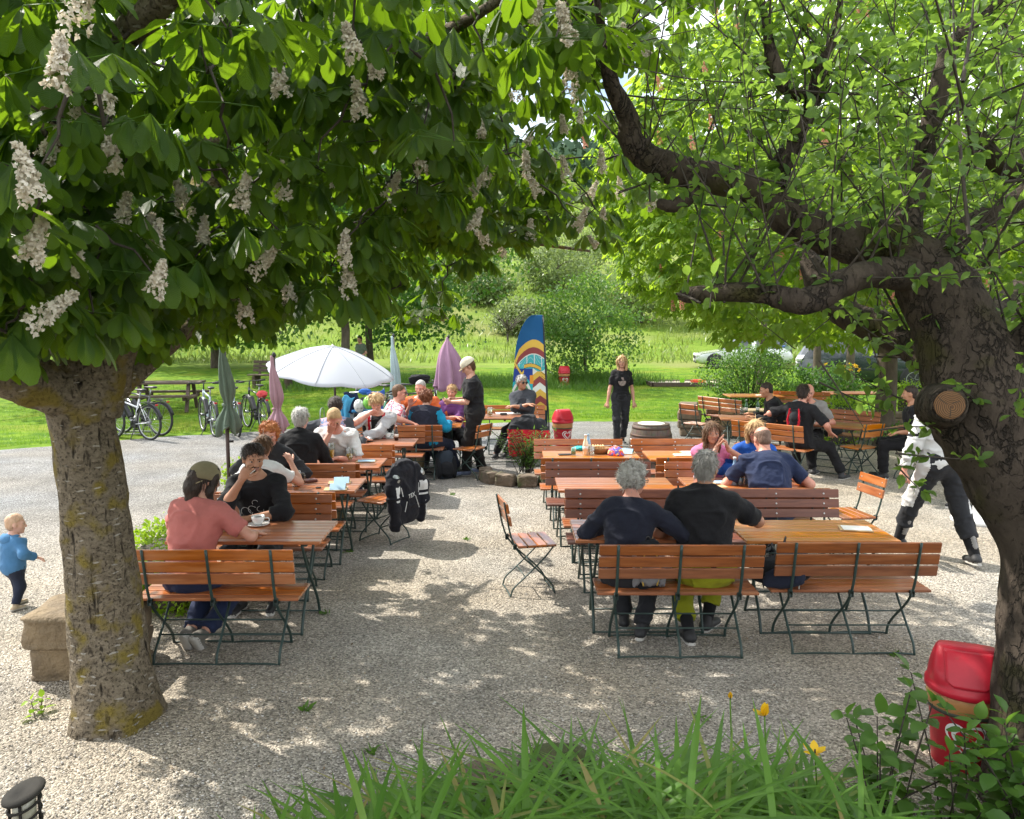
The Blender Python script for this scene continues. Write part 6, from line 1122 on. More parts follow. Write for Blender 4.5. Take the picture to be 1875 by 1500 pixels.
# 1 pink shirt, cap, from behind
I = person('person seen from behind in a pink tee and an olive cap worn backwards', at(343, 5.74), -14, 1.70, lean=16, side=2, head=(-28, 12, 0), wr=(.30, .36, TBL), wl=(-.12, .40, TBL), er=(.9, -.3, -.4), skin='fair', nocrown=True, hair=('long', 'dark'), shirt=CL['pink'], slv=.72, hem=-.10, inf=.024, pants=CL['navy'], ar=(.06, .02, .10), al=(-.03, .0, .12), knr=(.2, 1, .3), toes=((10, -60), (-10, -60)), shoe=cloth('taupe_shoe', (.16, .15, .13)), sole=SOLE, pcut=.85)
worn_cap(I, cloth('olive_cap', (.22, .19, .11)), cloth('tan_brim', (.36, .3, .18)), True)
# 2 man in black, cigarette, facing us
I = person('man in a black sweater with a goatee holding a cigarette, coffee in front of him', at(478, 6.88), 180, 1.76, lean=14, side=0, head=(34, 10, 0), wr=('head', (.140, .165, -.12)), wl=(-.05, .40, TBL), er=(.55, .35, -1.0), el=(-1, .2, -.5), skin='tan', hair=('short', 'dark'), beard=True, shirt=CL['black'], slv=1.45, inf=.022, pants=CL['charcoal'], hand_r=dict(hd=(-.35, .0, .9), hn=(-.7, -.6, 0), curl=.8), hand_l=dict(d=(1, .2, 0), n=(0, 0, -1), curl=.4), ar=(.1, .34, .085), al=(-.16, .3, .085))
c_ = MB(); p_ = I['hpt'](.012, .102, -.066); c_.tube([p_, I['hpt'](.066, .150, -.078)], .004, 6); c_.build('cigarette', MT['paper'], I['t'], True)
g_ = MB(); rr_ = np.random.default_rng(4)
for k in range(7):
    a = rr_.random() * 6; cxx, czz = .07 * rr_.normal(), -.22 + .05 * rr_.normal(); rad = .02 + .04 * rr_.random()
    g_.tube([I['P2'] + I['TF'] @ np.array([cxx + rad * math.cos(a + x), .150 - .25 * abs(cxx + rad * math.cos(a + x)), czz + rad * math.sin(a + x)]) for x in np.linspace(0, 3.5, 9)], .0022, 4, cap=False)
g_.build('shirt_print', CL['whitec'], I['t'], True)
# 3 girl with bun, from behind
person('girl with her hair tied up, seen from behind in a white top', at(476, 7.58), 2, 1.6, True, lean=10, head=(-8, 4, 0), wr=(.22, .3, 1.0), wl=(-.2, .36, TBL), er=(.7, .2, -.7), hair=('bun', 'brown'), shirt=CL['whitec'], slv=.6, pants=CL['jeans'])
# 4 curly red hair
I = person('woman with curly red hair and a black jacket raising a small glass', at(503, 8.5), 178, 1.66, True, lean=10, head=(16, 16, 4), wr=(.13, .30, 1.02), wl=(-.22, .3, TBL), er=(.8, .0, -.7), hand_r=dict(d=(-.6, .3, .6), n=(-.5, -.6, .3), curl=.9), skin='pink', hair=('curly', 'red', 1.15), shirt=CL['charcoal'], slv=1.95, inf=.026, collar=True, pants=CL['charcoal'])
tumbler('small glass in the raised hand of the curly red-haired woman', (at(503, 8.5)[0] - .06, 8.5 - .38, 1.05), None, .09, .03)
# 5 grey hair black, behind
person('grey-haired man in a black fleece seen from behind', at(548, 9.02), 4, 1.78, lean=8, head=(-6, 2, 0), wr=(.22, .40, TBL), wl=(-.24, .36, TBL), hair=('short', 'silver'), skin='pink', shirt=CL['black'], slv=1.95, collar=True, inf=.028, pants=CL['denim_dark'])
# 6 white tee, hand on face
person('man in a white tee leaning his forehead into his hand', at(617, 9.7), 180, 1.80, lean=18, side=-3, head=(14, 36, 6), wr=('head', (.062, .12, -.10)), wl=(-.08, .40, TBL), er=(.5, .4, -1), hand_r=dict(hd=(-.22, .02, 1), hn=(-.1, -1, 0), curl=.18, spread=1.2), hand_l=dict(d=(1, .1, 0), curl=.5), skin='pink', hair=('buzz', 'blond'), shirt=CL['whitec'], slv=.85, inf=.024, wide=1.06, pants=CL['khaki'], neckf=16)
# 7 dark hair hoodie behind
person('dark-haired man in a grey-blue hoodie seen from behind, leaning left', at(612, 10.44), -12, 1.78, lean=14, side=-6, head=(20, 4, 0), wr=(.24, .38, TBL), wl=(-.42, .26, TBL), el=(-1, 0, -.3), hair=('short', 'dark'), shirt=CL['slate'], slv=1.9, inf=.026, pants=CL['denim_dark'], shirt_more=[PRINT], paint=lambda c, m: np.where((c[:, 1] < -.04) & (c[:, 2] > -.16) & (m == 0), 2, -1))
# 8 biker white/red jacket
def biker_paint(c, m):
    r = np.full(len(c), -1); r[(np.abs(c[:, 0]) < .075) & (c[:, 1] > 0) & (m == 0)] = 3; r[(np.abs(np.abs(c[:, 0]) - .10) < .02) & (c[:, 1] > .0) & (m == 0)] = 2; r[(np.abs(c[:, 0]) > .15) & (c[:, 2] > -.22) & (c[:, 2] < -.10)] = 3; return r
person('fair-haired biker in a white, red and black jacket with hand at the mouth', at(693, 11.45), 182, 1.74, lean=14, head=(4, 20, 0), wr=('head', (.085, .135, -.10)), wl=(.18, .42, TBL), er=(.9, .1, -.6), el=(-.8, .3, -.6), hand_r=dict(hd=(-.9, .05, .35), hn=(0, -1, -.1), curl=.9), skin='pink', hair=('mop', 'blond'), shirt=CL['whitec'], slv_m=CL['silverc'], slv=1.95, inf=.034, wide=1.08, pants=CL['black'], shirt_more=[CL['redc'], CL['black']], paint=biker_paint)
# 9 plaid man profile
person('man in a plaid shirt and sunglasses in profile, arm stretched along the bench back', at(714, 12.35), -68, 1.80, lean=10, head=(-14, 2, 0), wr=(.42, .22, .86), wl=(-.1, .34, 1.06), er=(.8, -.3, -.3), el=(-.5, .6, -.9), hand_l=dict(d=(.2, .1, 1), n=(1, -.3, 0), curl=.6), skin='pink', hair=('buzz', 'brown'), glasses='sun', shirt=PLAID, slv=.95, inf=.026, wide=1.1, pants=CL['khaki'], q=1.2)
# 10 orange
person('grey-haired man in an orange long-sleeved shirt behind the vest woman', at(774, 13.4), 176, 1.82, lean=12, head=(-8, 8, 0), wr=(.48, .30, TBL), wl=(-.2, .38, TBL), er=(1, .2, -.4), skin='pink', hair=('buzz', 'silver'), shirt=CL['orange'], slv=1.95, wide=1.15, inf=.024, pants=CL['charcoal'], q=1.25)
# 11 curly vest woman
person('woman with curly auburn hair in a dark padded vest over turquoise sleeves', at(776, 12.22), -10, 1.66, True, lean=14, head=(-24, 4, 0), wr=(.30, .36, TBL), wl=(-.2, .36, TBL), hair=('curly', 'auburn', 1.1), shirt=CL['darknavy'], slv_m=CL['teal'], slv=1.95, hem=-.14, inf=.034, wide=1.15, pants=CL['denim_dark'], ar=(.42, .34, .085), al=(.2, .25, .085), knr=(.5, 1, .3), q=1.2, shirt_more=[CL['teal']], paint=lambda c, m: np.where((m == 0) & (c[:, 2] < -.52), 2, -1))
# 12 purple woman
person('smiling woman in a purple half-zip with folded arms', at(829, 13.25), 178, 1.68, True, lean=8, head=(-4, 6, -4), wr=(-.08, .34, .84), wl=(.10, .37, .83), er=(.8, .1, -.6), hand_r=dict(d=(-1, .1, 0), curl=.3), hand_l=dict(d=(1, .1, 0), curl=.3), skin='pink', hair=('short', 'blond'), shirt=CL['purple'], slv=1.3, inf=.022, collar=True, wide=1.05, pants=CL['charcoal'], ar=(.05, .46, .085), al=(-.3, .40, .085), q=1.2)
# 13 waiter
I = person('standing waiter in black tee and cords with a cream cap, typing on a phone', at(869, 12.5), 98, 1.79, sit=0, lean=5, head=(4, 30, 0), wr=(.10, .30, 1.16), wl=(-.06, .36, 1.14), er=(.7, -.8, -.5), hand_r=dict(d=(-.3, 1, .1), n=(-.6, 0, -.5), curl=.6), hand_l=dict(d=(.3, 1, .1), n=(.6, 0, .5), curl=.5), nocrown=True, hair=('short', 'brown'), shirt=CL['black'], slv=.85, hem=-.16, inf=.034, pants=CL['blackpants'], pinf=.026, pcut=1.0, ar=(.11, -.12, .085), al=(-.10, .14, .085), toes=(10, -8), shoe=cloth('blue_white_trainer', (.25, .3, .45), var=.4), q=1.15)
worn_cap(I, CL['cream'], CL['khaki']); b_ = MB(); b_.box((I['WR'] + I['WL']) / 2 + np.array([0, .09, .02]), (.075, .15, .01), rotx(R(25))); b_.build('phone', MT['black'], I['t'])
l_ = MB(); l_.lathe([(0, 0), (.035, 0), (.03, .004)], c=I['P2'] + I['TF'] @ np.array([.05, -.128, -.12]), n=10, rot=rotx(R(90)), sy=1.5); l_.build('back_print', cloth('yellow_print', (.5, .38, .12)), I['t'])
# 14 sunglasses man
person('grey-haired man in sunglasses and a slate zip sweater, arms crossed, looking sideways', at(960, 14.3), 172, 1.80, lean=0, side=4, head=(40, 0, 0), wr=(-.1, .30, .93), wl=(.14, .33, .90), er=(.9, 0, -.6), hand_r=dict(d=(-1, .1, .1), curl=.3), hand_l=dict(d=(1, .1, 0), curl=.4), skin='tan', hair=('short', 'silver'), glasses='sun', shirt=CL['slate'], slv=1.6, collar=True, inf=.022, pants=CL['black'], ar=(.45, .40, .085), al=(.30, .30, .085), q=1.2)
# 15 standing woman
I = person('standing blonde woman with a ponytail in a black printed tee, carrying her phone', at(1137, 15.45), 184, 1.70, True, sit=0, lean=1, head=(-14, 2, 4), wr=(.26, .05, .84), wl=(-.24, .03, .84), er=(.6, -1, 0), hand_r=dict(curl=.8), hand_l=dict(curl=.5), skin='fair', hair=('long', 'blond'), shirt=CL['black'], slv=.75, hem=-.04, inf=.016, pants=CL['charcoal'], pcut=.86, ar=(.09, .12, .085), al=(-.07, -.14, .085), q=1.15, wide=.94)
l_ = MB(); l_.lathe([(0, .003), (.06, .002), (.075, -.002)], c=I['P2'] + I['TF'] @ np.array([.01, .148, -.17]), n=14, rot=rotx(R(-86)), sy=1.1); l_.build('shirt_print', DOT, I['t'])
# 16 curly grey woman
person('woman with curly grey hair in a dark navy cardigan, seen from behind', at(1148, 5.86), -18, 1.66, True, lean=8, side=3, head=(-38, 8, 0), wr=(.34, .36, TBL), wl=(-.20, .30, TBL - .01), er=(.8, .1, -.5), el=(-.8, -.5, -.5), skin='pink', hair=('curly', 'greylight', 1.3), glasses='plain', shirt=CL['darknavy'], slv=1.85, hem=-.14, inf=.024, wide=1.06, pants=CL['charcoal'], ar=(.10, .12, .085), al=(-.06, .30, .085), q=.95)
# 17 grey man polo lime
person('grey-haired man in a black polo and lime green trousers, seen from behind', at(1292, 5.88), -10, 1.82, lean=5, head=(-22, 6, 0), wr=(.24, .38, 1.0), wl=(-.18, .32, .80), er=(.9, .1, -.7), el=(-.7, -.6, -.4), hand_r=dict(d=(-.5, .5, .3), curl=.7), skin='tan', hair=('short', 'grey'), glasses='plain', shirt=CL['black'], slv=.85, collar=True, hem=-.04, inf=.024, wide=1.08, pants=CL['lime'], pinf=.020, pcut=.72, ar=(.05, .24, .085), al=(-.1, -.02, .085), toes=(30, -20), sock=CL['black'], q=.95)
# 18 pink shawl girl
person('girl with long straight hair and a pink jumper over her shoulders, hands raised together', at(1297, 8.62), 180, 1.66, True, lean=10, head=(2, 2, 0), wr=(-.03, .24, 1.08), wl=(-.14, .26, 1.06), er=(.6, .2, -1), el=(-.9, .1, -.6), hand_r=dict(d=(-.3, .1, .9), n=(-1, .2, 0), curl=.2), hand_l=dict(d=(.35, .1, .9), n=(1, .1, 0), curl=.35), skin='fair', hair=('long', 'brown', 1), shirt=CL['lilac'], slv=.35, inf=.012, pants=CL['jeans'], shirt_more=[CL['rose']], paint=lambda c, m: np.where((c[:, 2] > -.14) | ((np.abs(np.abs(c[:, 0]) - .09) < .05) & (c[:, 1] > .02)), 2, -1))
# 19 blonde woman blue
person('blonde woman with glasses in a bright blue jacket behind the bald man', at(1376, 8.66), 176, 1.70, True, lean=12, head=(-12, 8, 0), wr=(.18, .36, .84), wl=(-.1, .32, 1.0), er=(.9, .1, -.6), skin='fair', hair=('long', 'blond'), glasses='plain', shirt=CL['blue'], slv=1.9, collar=True, inf=.028, pants=CL['charcoal'])
# 20 bald man
person('bald man in a navy tee seen from behind, bent over the table', at(1416, 7.76), 4, 1.80, lean=29, side=2, head=(4, 26, 0), wr=(.36, .36, TBL), wl=(-.22, .50, TBL), er=(.7, -.3, -.7), el=(-.7, -.2, -.7), skin='pink', hair=('ring', 'stubble'), shirt=CL['navy'], slv=.75, hem=-.08, inf=.022, wide=1.16, pants=CL['jeans'])
# 21 rucksack man
I = person('man in black with a red-edged hydration pack, arm along the bench back', at(1466, 12.18), -46, 1.80, lean=2, head=(10, 4, 0), wr=(.36, .22, .72), wl=(-.56, .12, .93), er=(.8, -.6, -.3), el=(-.8, -.6, -.3), skin='pink', hair=('short', 'dark'), shirt=CL['black'], slv=.9, inf=.026, wide=1.05, pants=CL['black'], ar=(.52, .36, .085), al=(.05, .40, .085), q=1.15)
pk = SDF(); pb = I['P2'] + I['TF'] @ np.array([0, -.19, -.2]); pk.ell(pb, (.1, .055, .17), I['TF'], 0, .02); pk.ell(pb + I['TF'] @ np.array([0, -.04, .06]), (.06, .04, .07), I['TF'], 2, .01)
for sx in (-1, 1): pk.chain([pb + I['TF'] @ np.array([sx * .07, -.03, .17]), pb + I['TF'] @ np.array([sx * .095, -.04, 0]), pb + I['TF'] @ np.array([sx * .06, -.04, -.17])], .013, 1, .006); pk.chain([pb + I['TF'] @ np.array([sx * .06, .03, .15]), I['P2'] + I['TF'] @ np.array([sx * .09, .02, .06]), I['P2'] + I['TF'] @ np.array([sx * .11, .125, -.08])], .014, 0, .006)
soft('hydration_pack', pk, .011, [CL['black'], CL['redc'], CL['charcoal']], I['t'])
# 22 dark man left
person('young man in a black jacket in profile, leaning on the shaded table', at(1432, 13.35), 82, 1.78, lean=20, head=(0, 16, 0), wr=(.25, .42, TBL), wl=(-.2, .46, TBL), skin='tan', hair=('buzz', 'dark'), shirt=CL['black'], slv=1.95, inf=.03, pants=CL['black'], q=1.25)
# 23 grey tee man
person('man in a grey tee, head on hand, behind the rucksack man', at(1484, 13.0), 150, 1.78, lean=16, head=(20, 14, 0), wr=('head', (.085, .08, -.12)), wl=(-.24, .36, TBL), er=(.6, .3, -1), hand_r=dict(hd=(-.15, .1, 1), hn=(-1, -.3, 0), curl=.8), skin='pink', hair=('ring', 'stubble'), shirt=CL['greyc'], slv=.85, inf=.024, wide=1.08, pants=CL['black'], ar=(.1, .3, .085), q=1.2)
# 24 rider
def rider_paint(c, m):
    r = np.full(len(c), -1); r[(c[:, 1] < 0) & (c[:, 2] < -.44) & (c[:, 2] > -.47)] = 2; r[(m == 1) & (np.abs(c[:, 2] + .24) < .016)] = 2; return r
I = person('motorcycle rider in white and black leathers walking away, half hidden by the apple trunk', at(1724, 7.95), 8, 1.84, sit=0, lean=6, side=2, head=(8, 4, 0), wr=(.34, .16, .84), wl=(-.34, .12, .82), er=(.6, -1, 0), hand_r=dict(curl=.8), hand_l=dict(curl=.8, n=(1, 0, 0)), skin='pink', hair=('buzz', 'brown'), shirt=CL['whitec'], slv=1.9, hem=-.03, inf=.026, wide=1.04, pants=[CL['charcoal'], CL['whitec']], pinf=.022, pcut=.62, shirt_more=[CL['black']], paint=rider_paint, ar=(.18, -.33, .10), al=(-.20, .34, .10), knr=(.1, 1, .1), knl=(-.1, 1, .1), toes=((10, -6), (-50, 0)))
for A_, K_ in ((I['AR'], I['KR']), (I['AL'], I['KL'])): T = SDF(); T.cone(A_, A_ + (K_ - A_) * .56, .05, .066, 0, .02, cut=[(A_ + (K_ - A_) * .56, nrm(K_ - A_))]); T.cone(A_ + (K_ - A_) * .2 + np.array([.0, -.05, 0]), A_ + (K_ - A_) * .5 + np.array([0, -.055, 0]), .022, .026, 1, .008); soft('boot_shaft', T, .011, [CL['black'], CL['greyc']], I['t'])
text('D', tuple(I['P0'] + np.array([-.19, -.09, -.12])), (R(88), R(14), R(-50)), .09, CL['black'], I['t'])
# 25 black tee behind rider
person('man in a black tee sitting in the shade behind the motorcycle rider', at(1679, 12.05), 70, 1.80, lean=6, head=(-4, 4, 0), wr=(.2, .30, .74), wl=(-.28, .26, .74), skin='tan', hair=('buzz', 'dark'), shirt=CL['black'], slv=.85, inf=.024, wide=1.12, pants=CL['black'], q=1.25)
# 26 toddler
I = person('toddler in a blue hoodie walking away on the gravel at the left edge', at(14, 6.6), -32, .82, sit=0, lean=4, head=(-30, 4, 0), wr=(.20, .10, .44), wl=(-.18, .02, .36), er=(.8, -.6, -.4), hs=1.52, ls=.80, wide=1.12, skin='baby', hair=('buzz', 'baby'), shirt=CL['kidblue'], slv=1.85, hem=-.10, inf=.022, pants=CL['denim_dark'], pinf=.012, pcut=.9, ar=(.075, -.04, .045), al=(-.06, .05, .045), shoe=cloth('cream_shoe', (.5, .4, .28)), )
T = SDF(); T.ell(I['P2'] + np.array([0, -.055, .0]), (.075, .04, .05), None, 0, .02); T.chain([I['P2'] + np.array([-.06, 0, .02]), I['P2'] + np.array([0, -.05, .0]), I['P2'] + np.array([.06, 0, .02])], .022, 0, .02); soft('hood', T, .008, [CL['kidblue']], I['t'])
# 27 figure by the maples
person('distant person in a sage green tee standing between the two maple trunks', at(661, 31.0), 150, 1.72, sit=0, lean=2, head=(0, 0, 0), wr=(.16, .2, 1.02), wl=(-.16, .2, 1.0), hair=('short', 'dark'), shirt=CL['sage'], slv=.7, pants=CL['khaki'], q=2.0)
# 28 seated person behind apple trunk
person('guest in black trousers and sandals, mostly hidden behind the apple trunk', at(1812, 10.4), 120, 1.78, lean=4, head=(0, 4, 0), wr=(.2, .3, .74), wl=(-.2, .3, .74), skin='tan', hair=('short', 'brown'), shirt=CL['slate'], slv=.8, pants=CL['black'], q=1.3)
# ================================================================== JACKETS OVER CHAIRS
def jacket(label, chair_xy, rz, mats, kind):
    t = empty('jacket', label, 'jacket', (*chair_xy, 0), R(rz)); T = SDF(); y0 = -.285
    T.cone((-.17, y0, .80), (.17, y0, .80), .05, .05, 0, .05); T.cone((-.12, y0 - .01, .70), (-.13, y0 - .02, .34), .10, .11, 0, .08, flat=((0, 1, 0), .5)); T.cone((.12, y0 - .01, .70), (.13, y0 - .02, .34), .10, .11, 0, .08, flat=((0, 1, 0), .5)); T.cone((0, y0 - .02, .72), (0, y0 - .03, .36), .12, .12, 0, .08, flat=((0, 1, 0), .45)); T.cone((-.07, y0 + .02, .86), (.07, y0 + .02, .86), .045, .045, 0, .04)
    for sx in (-1, 1): T.chain([(sx * .19, y0, .78), (sx * .25, y0 - .03, .62), (sx * .25, y0 - .05, .42), (sx * .23, y0 - .04, .24)], [.07, .072, .062, .05], 0, .03)
    V, F, mi = T.mesh(.010, .011, 11, 4, [((0, 0, .27), (0, 0, -1.0))] if kind == 'red' else [((0, 0, .20), (0, 0, -1.0))]); c = V[F].mean(1); mi = np.zeros(len(F), np.int32)
    if kind == 'red': mi[(c[:, 2] < .68)] = 1
    else:
        for sx in (-1, 1):
            mi[(np.abs(c[:, 0] - sx * .225) < .05) & (c[:, 2] > .55) & (c[:, 2] < .66)] = 1; mi[(np.abs(c[:, 0] - sx * .225) < .055) & (c[:, 2] > .50) & (c[:, 2] < .525)] = 1
    o = mk('shell', V, F, mats, t, mi)
    if kind != 'red':
        for sx in (-1, 1): m = MB(); m.lathe([(0, .045), (.025, .04), (.048, .024), (.055, 0)], c=(sx * .225, y0 - .05, .74), n=20, rot=rotx(R(62))); m.build('shoulder_guard', MT['steel'], t, True)
        m = MB()
        for sx in (-1, 1): m.tube([(sx * .07, y0 - .095, .52), (sx * .13, y0 - .10, .38)], .005, 5); m.tube([(sx * .16, y0 - .075, .64), (sx * .14, y0 - .085, .54)], .005, 5)
        m.build('zip', cwh, t); text('TEX', (-.03, y0 - .118, .54), (R(90), R(-6), 0), .065, cwh, t); text('DAINESE', (.235, y0 - .122, .36), (R(90), R(-90), R(8)), .045, cwh, t)
    return t
jacket('black motorcycle jacket with white shoulder patches hanging over a chair', (-1.40, 8.72), 62, [cjk, cwh], 'moto')
jacket('red and black jacket hung over a chair by the banner', (.32, 12.95), -12, [CL['charcoal'], CL['redc']], 'red')
h_ = empty('helmet', 'shiny red helmet resting on the chair with the red jacket', 'helmet', (.10, 12.82, .60)); T = SDF(); T.ell((0, 0, 0), (.12, .14, .12), None, 0, .02); T.ell((0, .09, -.09), (.08, .06, .05), None, 0, .04); T.ell((0, .13, .0), (.09, .05, .04), None, 0, .01, sub=True); soft('shell', T, .008, [MT['red_plastic']], h_); T = SDF(); T.ell((0, .012, .0), (.115, .125, .05)); soft('visor', T, .009, [MT['black']], h_)
# ================================================================== PARASOLS
def fabric(n, c): return mat('parasol_' + n, c, tuple(x * .85 for x in c), scale=5, rough=.85, bump=.15, bscale=50, spec=.15)
def closed_parasol(label, loc, zt, zb, rmax, m, tiez, pole='steel', tilt=0, flare=.5):
    t = empty('closed_parasol', label, 'parasol', loc, group='folded parasols'); p = MB(); p.lathe([(.02, 0), (.02, zt)], n=10); p.build('pole', MT['pole_brown'], t, True); n = 64; a = np.arange(n) * 2 * math.pi / n; zs = np.linspace(zb, zt, 34); V = []
    for z in zs:
        f = (z - zb) / (zt - zb); r = rmax * (.35 + .65 * math.sin(min(1, (1 - f) * 1.15) * math.pi * .5)) * (1 - f ** 6)
        if tiez: r *= 1 - .55 * math.exp(-((z - tiez) / .10) ** 2); r *= 1 + flare * max(0, (tiez - z)) / (tiez - zb + 1e-6) * .9
        r = max(r, .025); fold = .20 * (1 - f) + .05; rr = r * (1 + fold * np.sin(8 * a + 1.2 * f) + .10 * np.sin(3 * a + 4 * f)); zz = z + (.06 * np.sin(4 * a) if z == zs[0] else 0 * a); V.append(np.stack([rr * np.cos(a) + .02 * math.sin(5 * f), rr * np.sin(a), zz], 1))
    V = np.concatenate(V); i, j = np.meshgrid(np.arange(33), np.arange(n), indexing='ij'); j2 = (j + 1) % n; F = np.stack([i * n + j, i * n + j2, (i + 1) * n + j2, (i + 1) * n + j], -1).reshape(-1, 4); o = mk('canopy', V, F, m, t); md = o.modifiers.new('thick', 'SOLIDIFY'); md.thickness = .006
    k = MB(); k.lathe([(.022, zt - .02), (.03, zt), (.018, zt + .035), (0, zt + .05)], n=10); k.build('finial', MT['black'], t, True)
    if tiez: b = MB(); b.lathe([(rmax * .50, tiez - .012), (rmax * .52, tiez + .012)], n=24); b.build('tie_band', m, t, True)
    b = MB(); b.lathe([(.028, .0), (.028, .35), (.0, .35)], n=10); b.build('sleeve', MT['pole_brown'], t, True); k = MB(); k.tube([(.02, 0, max(.6, zb - .12)), (.06, 0, max(.6, zb - .12))], .012, 8); k.build('knob', MT['black'], t, True); return t
MT['pole_brown'] = mat('brown_pole', (.075, .05, .048), (.06, .04, .038), rough=.5)
closed_parasol('folded grey-green parasol on a brown pole at the second left table', (-2.93, 8.35, 0), 2.2, 1.26, .082, fabric('green', (.15, .20, .16)), 1.52)
closed_parasol('folded dusty pink parasol tied at the waist behind the red-haired woman', (-3.02, 10.4, 0), 1.93, 1.0, .088, fabric('pink', (.36, .22, .26)), 1.25)
closed_parasol('folded pale blue parasol behind the white one', (-2.22, 15.4, 0), 2.07, .9, .085, fabric('pale_blue', (.36, .46, .48)), 0)
closed_parasol('half folded mauve parasol standing behind the waiter', (-1.26, 16.3, 0), 2.03, 1.02, .27, fabric('mauve', (.34, .20, .29)), 0)
def open_parasol(label, loc, R_, zt, drop, tilt):
    t = empty('open_parasol', label, 'parasol', loc); p = MB(); p.tube([(0, 0, 0), (0, 0, 1.2), (-.02, -.0, zt - .05)], .019, 10); p.build('pole', MT['pole_brown'], t, True); n = 64; a = np.arange(n) * 2 * math.pi / n; V = [np.zeros((n, 3))]; K = 14; Rt = roty(R(tilt[0])) @ rotx(R(tilt[1]))
    for i in range(1, K + 1):
        f = i / K; sc = 1 - .045 * f * (1 - np.abs(np.cos(4 * a))); r = R_ * f * sc; z = -drop * (f ** 1.55) + .025 * f * (1 - np.abs(np.cos(4 * a))) ; V.append(np.stack([r * np.cos(a), r * np.sin(a), z], 1))
    V = np.concatenate(V) @ Rt.T + np.array([-.02, 0, zt]); i, j = np.meshgrid(np.arange(K), np.arange(n), indexing='ij'); j2 = (j + 1) % n; F = np.stack([i * n + j, (i + 1) * n + j, (i + 1) * n + j2, i * n + j2], -1).reshape(-1, 4)
    m, N, L, B = newmat('white_canvas'); B.inputs['Base Color'].default_value = (.50, .52, .56, 1); B.inputs['Roughness'].default_value = .85; tr = N.new('ShaderNodeBsdfTranslucent'); tr.inputs[0].default_value = (.7, .72, .75, 1); ms = N.new('ShaderNodeMixShader'); ms.inputs[0].default_value = .22; L.new(B.outputs[0], ms.inputs[1]); L.new(tr.outputs[0], ms.inputs[2]); L.new(ms.outputs[0], N['Material Output'].inputs['Surface'])
    o = mk('canopy', V, F, m, t); md = o.modifiers.new('thick', 'SOLIDIFY'); md.thickness = .004
    for q in range(8):
        an = q * math.pi / 4; sm = MB(); sm.tube([np.array([R_ * f * math.cos(an), R_ * f * math.sin(an), -drop * f ** 1.55 + .004]) @ Rt.T + np.array([-.02, 0, zt]) for f in np.linspace(.02, 1, 12)], .007, 5); sm.build('seam', m, o, True); r = MB(); P = [np.array([R_ * f * math.cos(an), R_ * f * math.sin(an), -drop * f ** 1.55 - .012]) @ Rt.T + np.array([-.02, 0, zt]) for f in np.linspace(.03, .99, 8)]; r.tube(P, .006, 5); r.tube([P[4], np.array([-.02, 0, zt - drop * .9])], .005, 5); r.build('rib', MT['steel'], t, True)
    k = MB(); k.lathe([(.03, zt - .01), (.03, zt + .02), (0, zt + .05)], c=(-.02, 0, 0), n=10); k.build('finial', MT['white'], t, True)
open_parasol('open white parasol tilted over the left rear tables', (-2.95, 13.6, 0), 1.06, 1.93, .42, (8, 9))
# white parasol foot and pole behind the rider
t = empty('parasol_stand', 'white round parasol foot with a bare pole on the sunny gravel', 'stand', (5.48, 9.5, 0)); m = MB(); m.lathe([(.26, 0), (.26, .05), (.22, .07), (.06, .09), (.035, .1), (0, .1)], n=30); m.build('foot', MT['white'], t, True); m = MB(); m.lathe([(.03, .09), (.03, .42), (.022, .42), (.022, 2.3)], n=12); m.build('pole', MT['white'], t, True); m = MB(); m.tube([(.02, 0, .36), (.09, 0, .36)], .012, 8); m.build('knob', MT['white'], t, True)
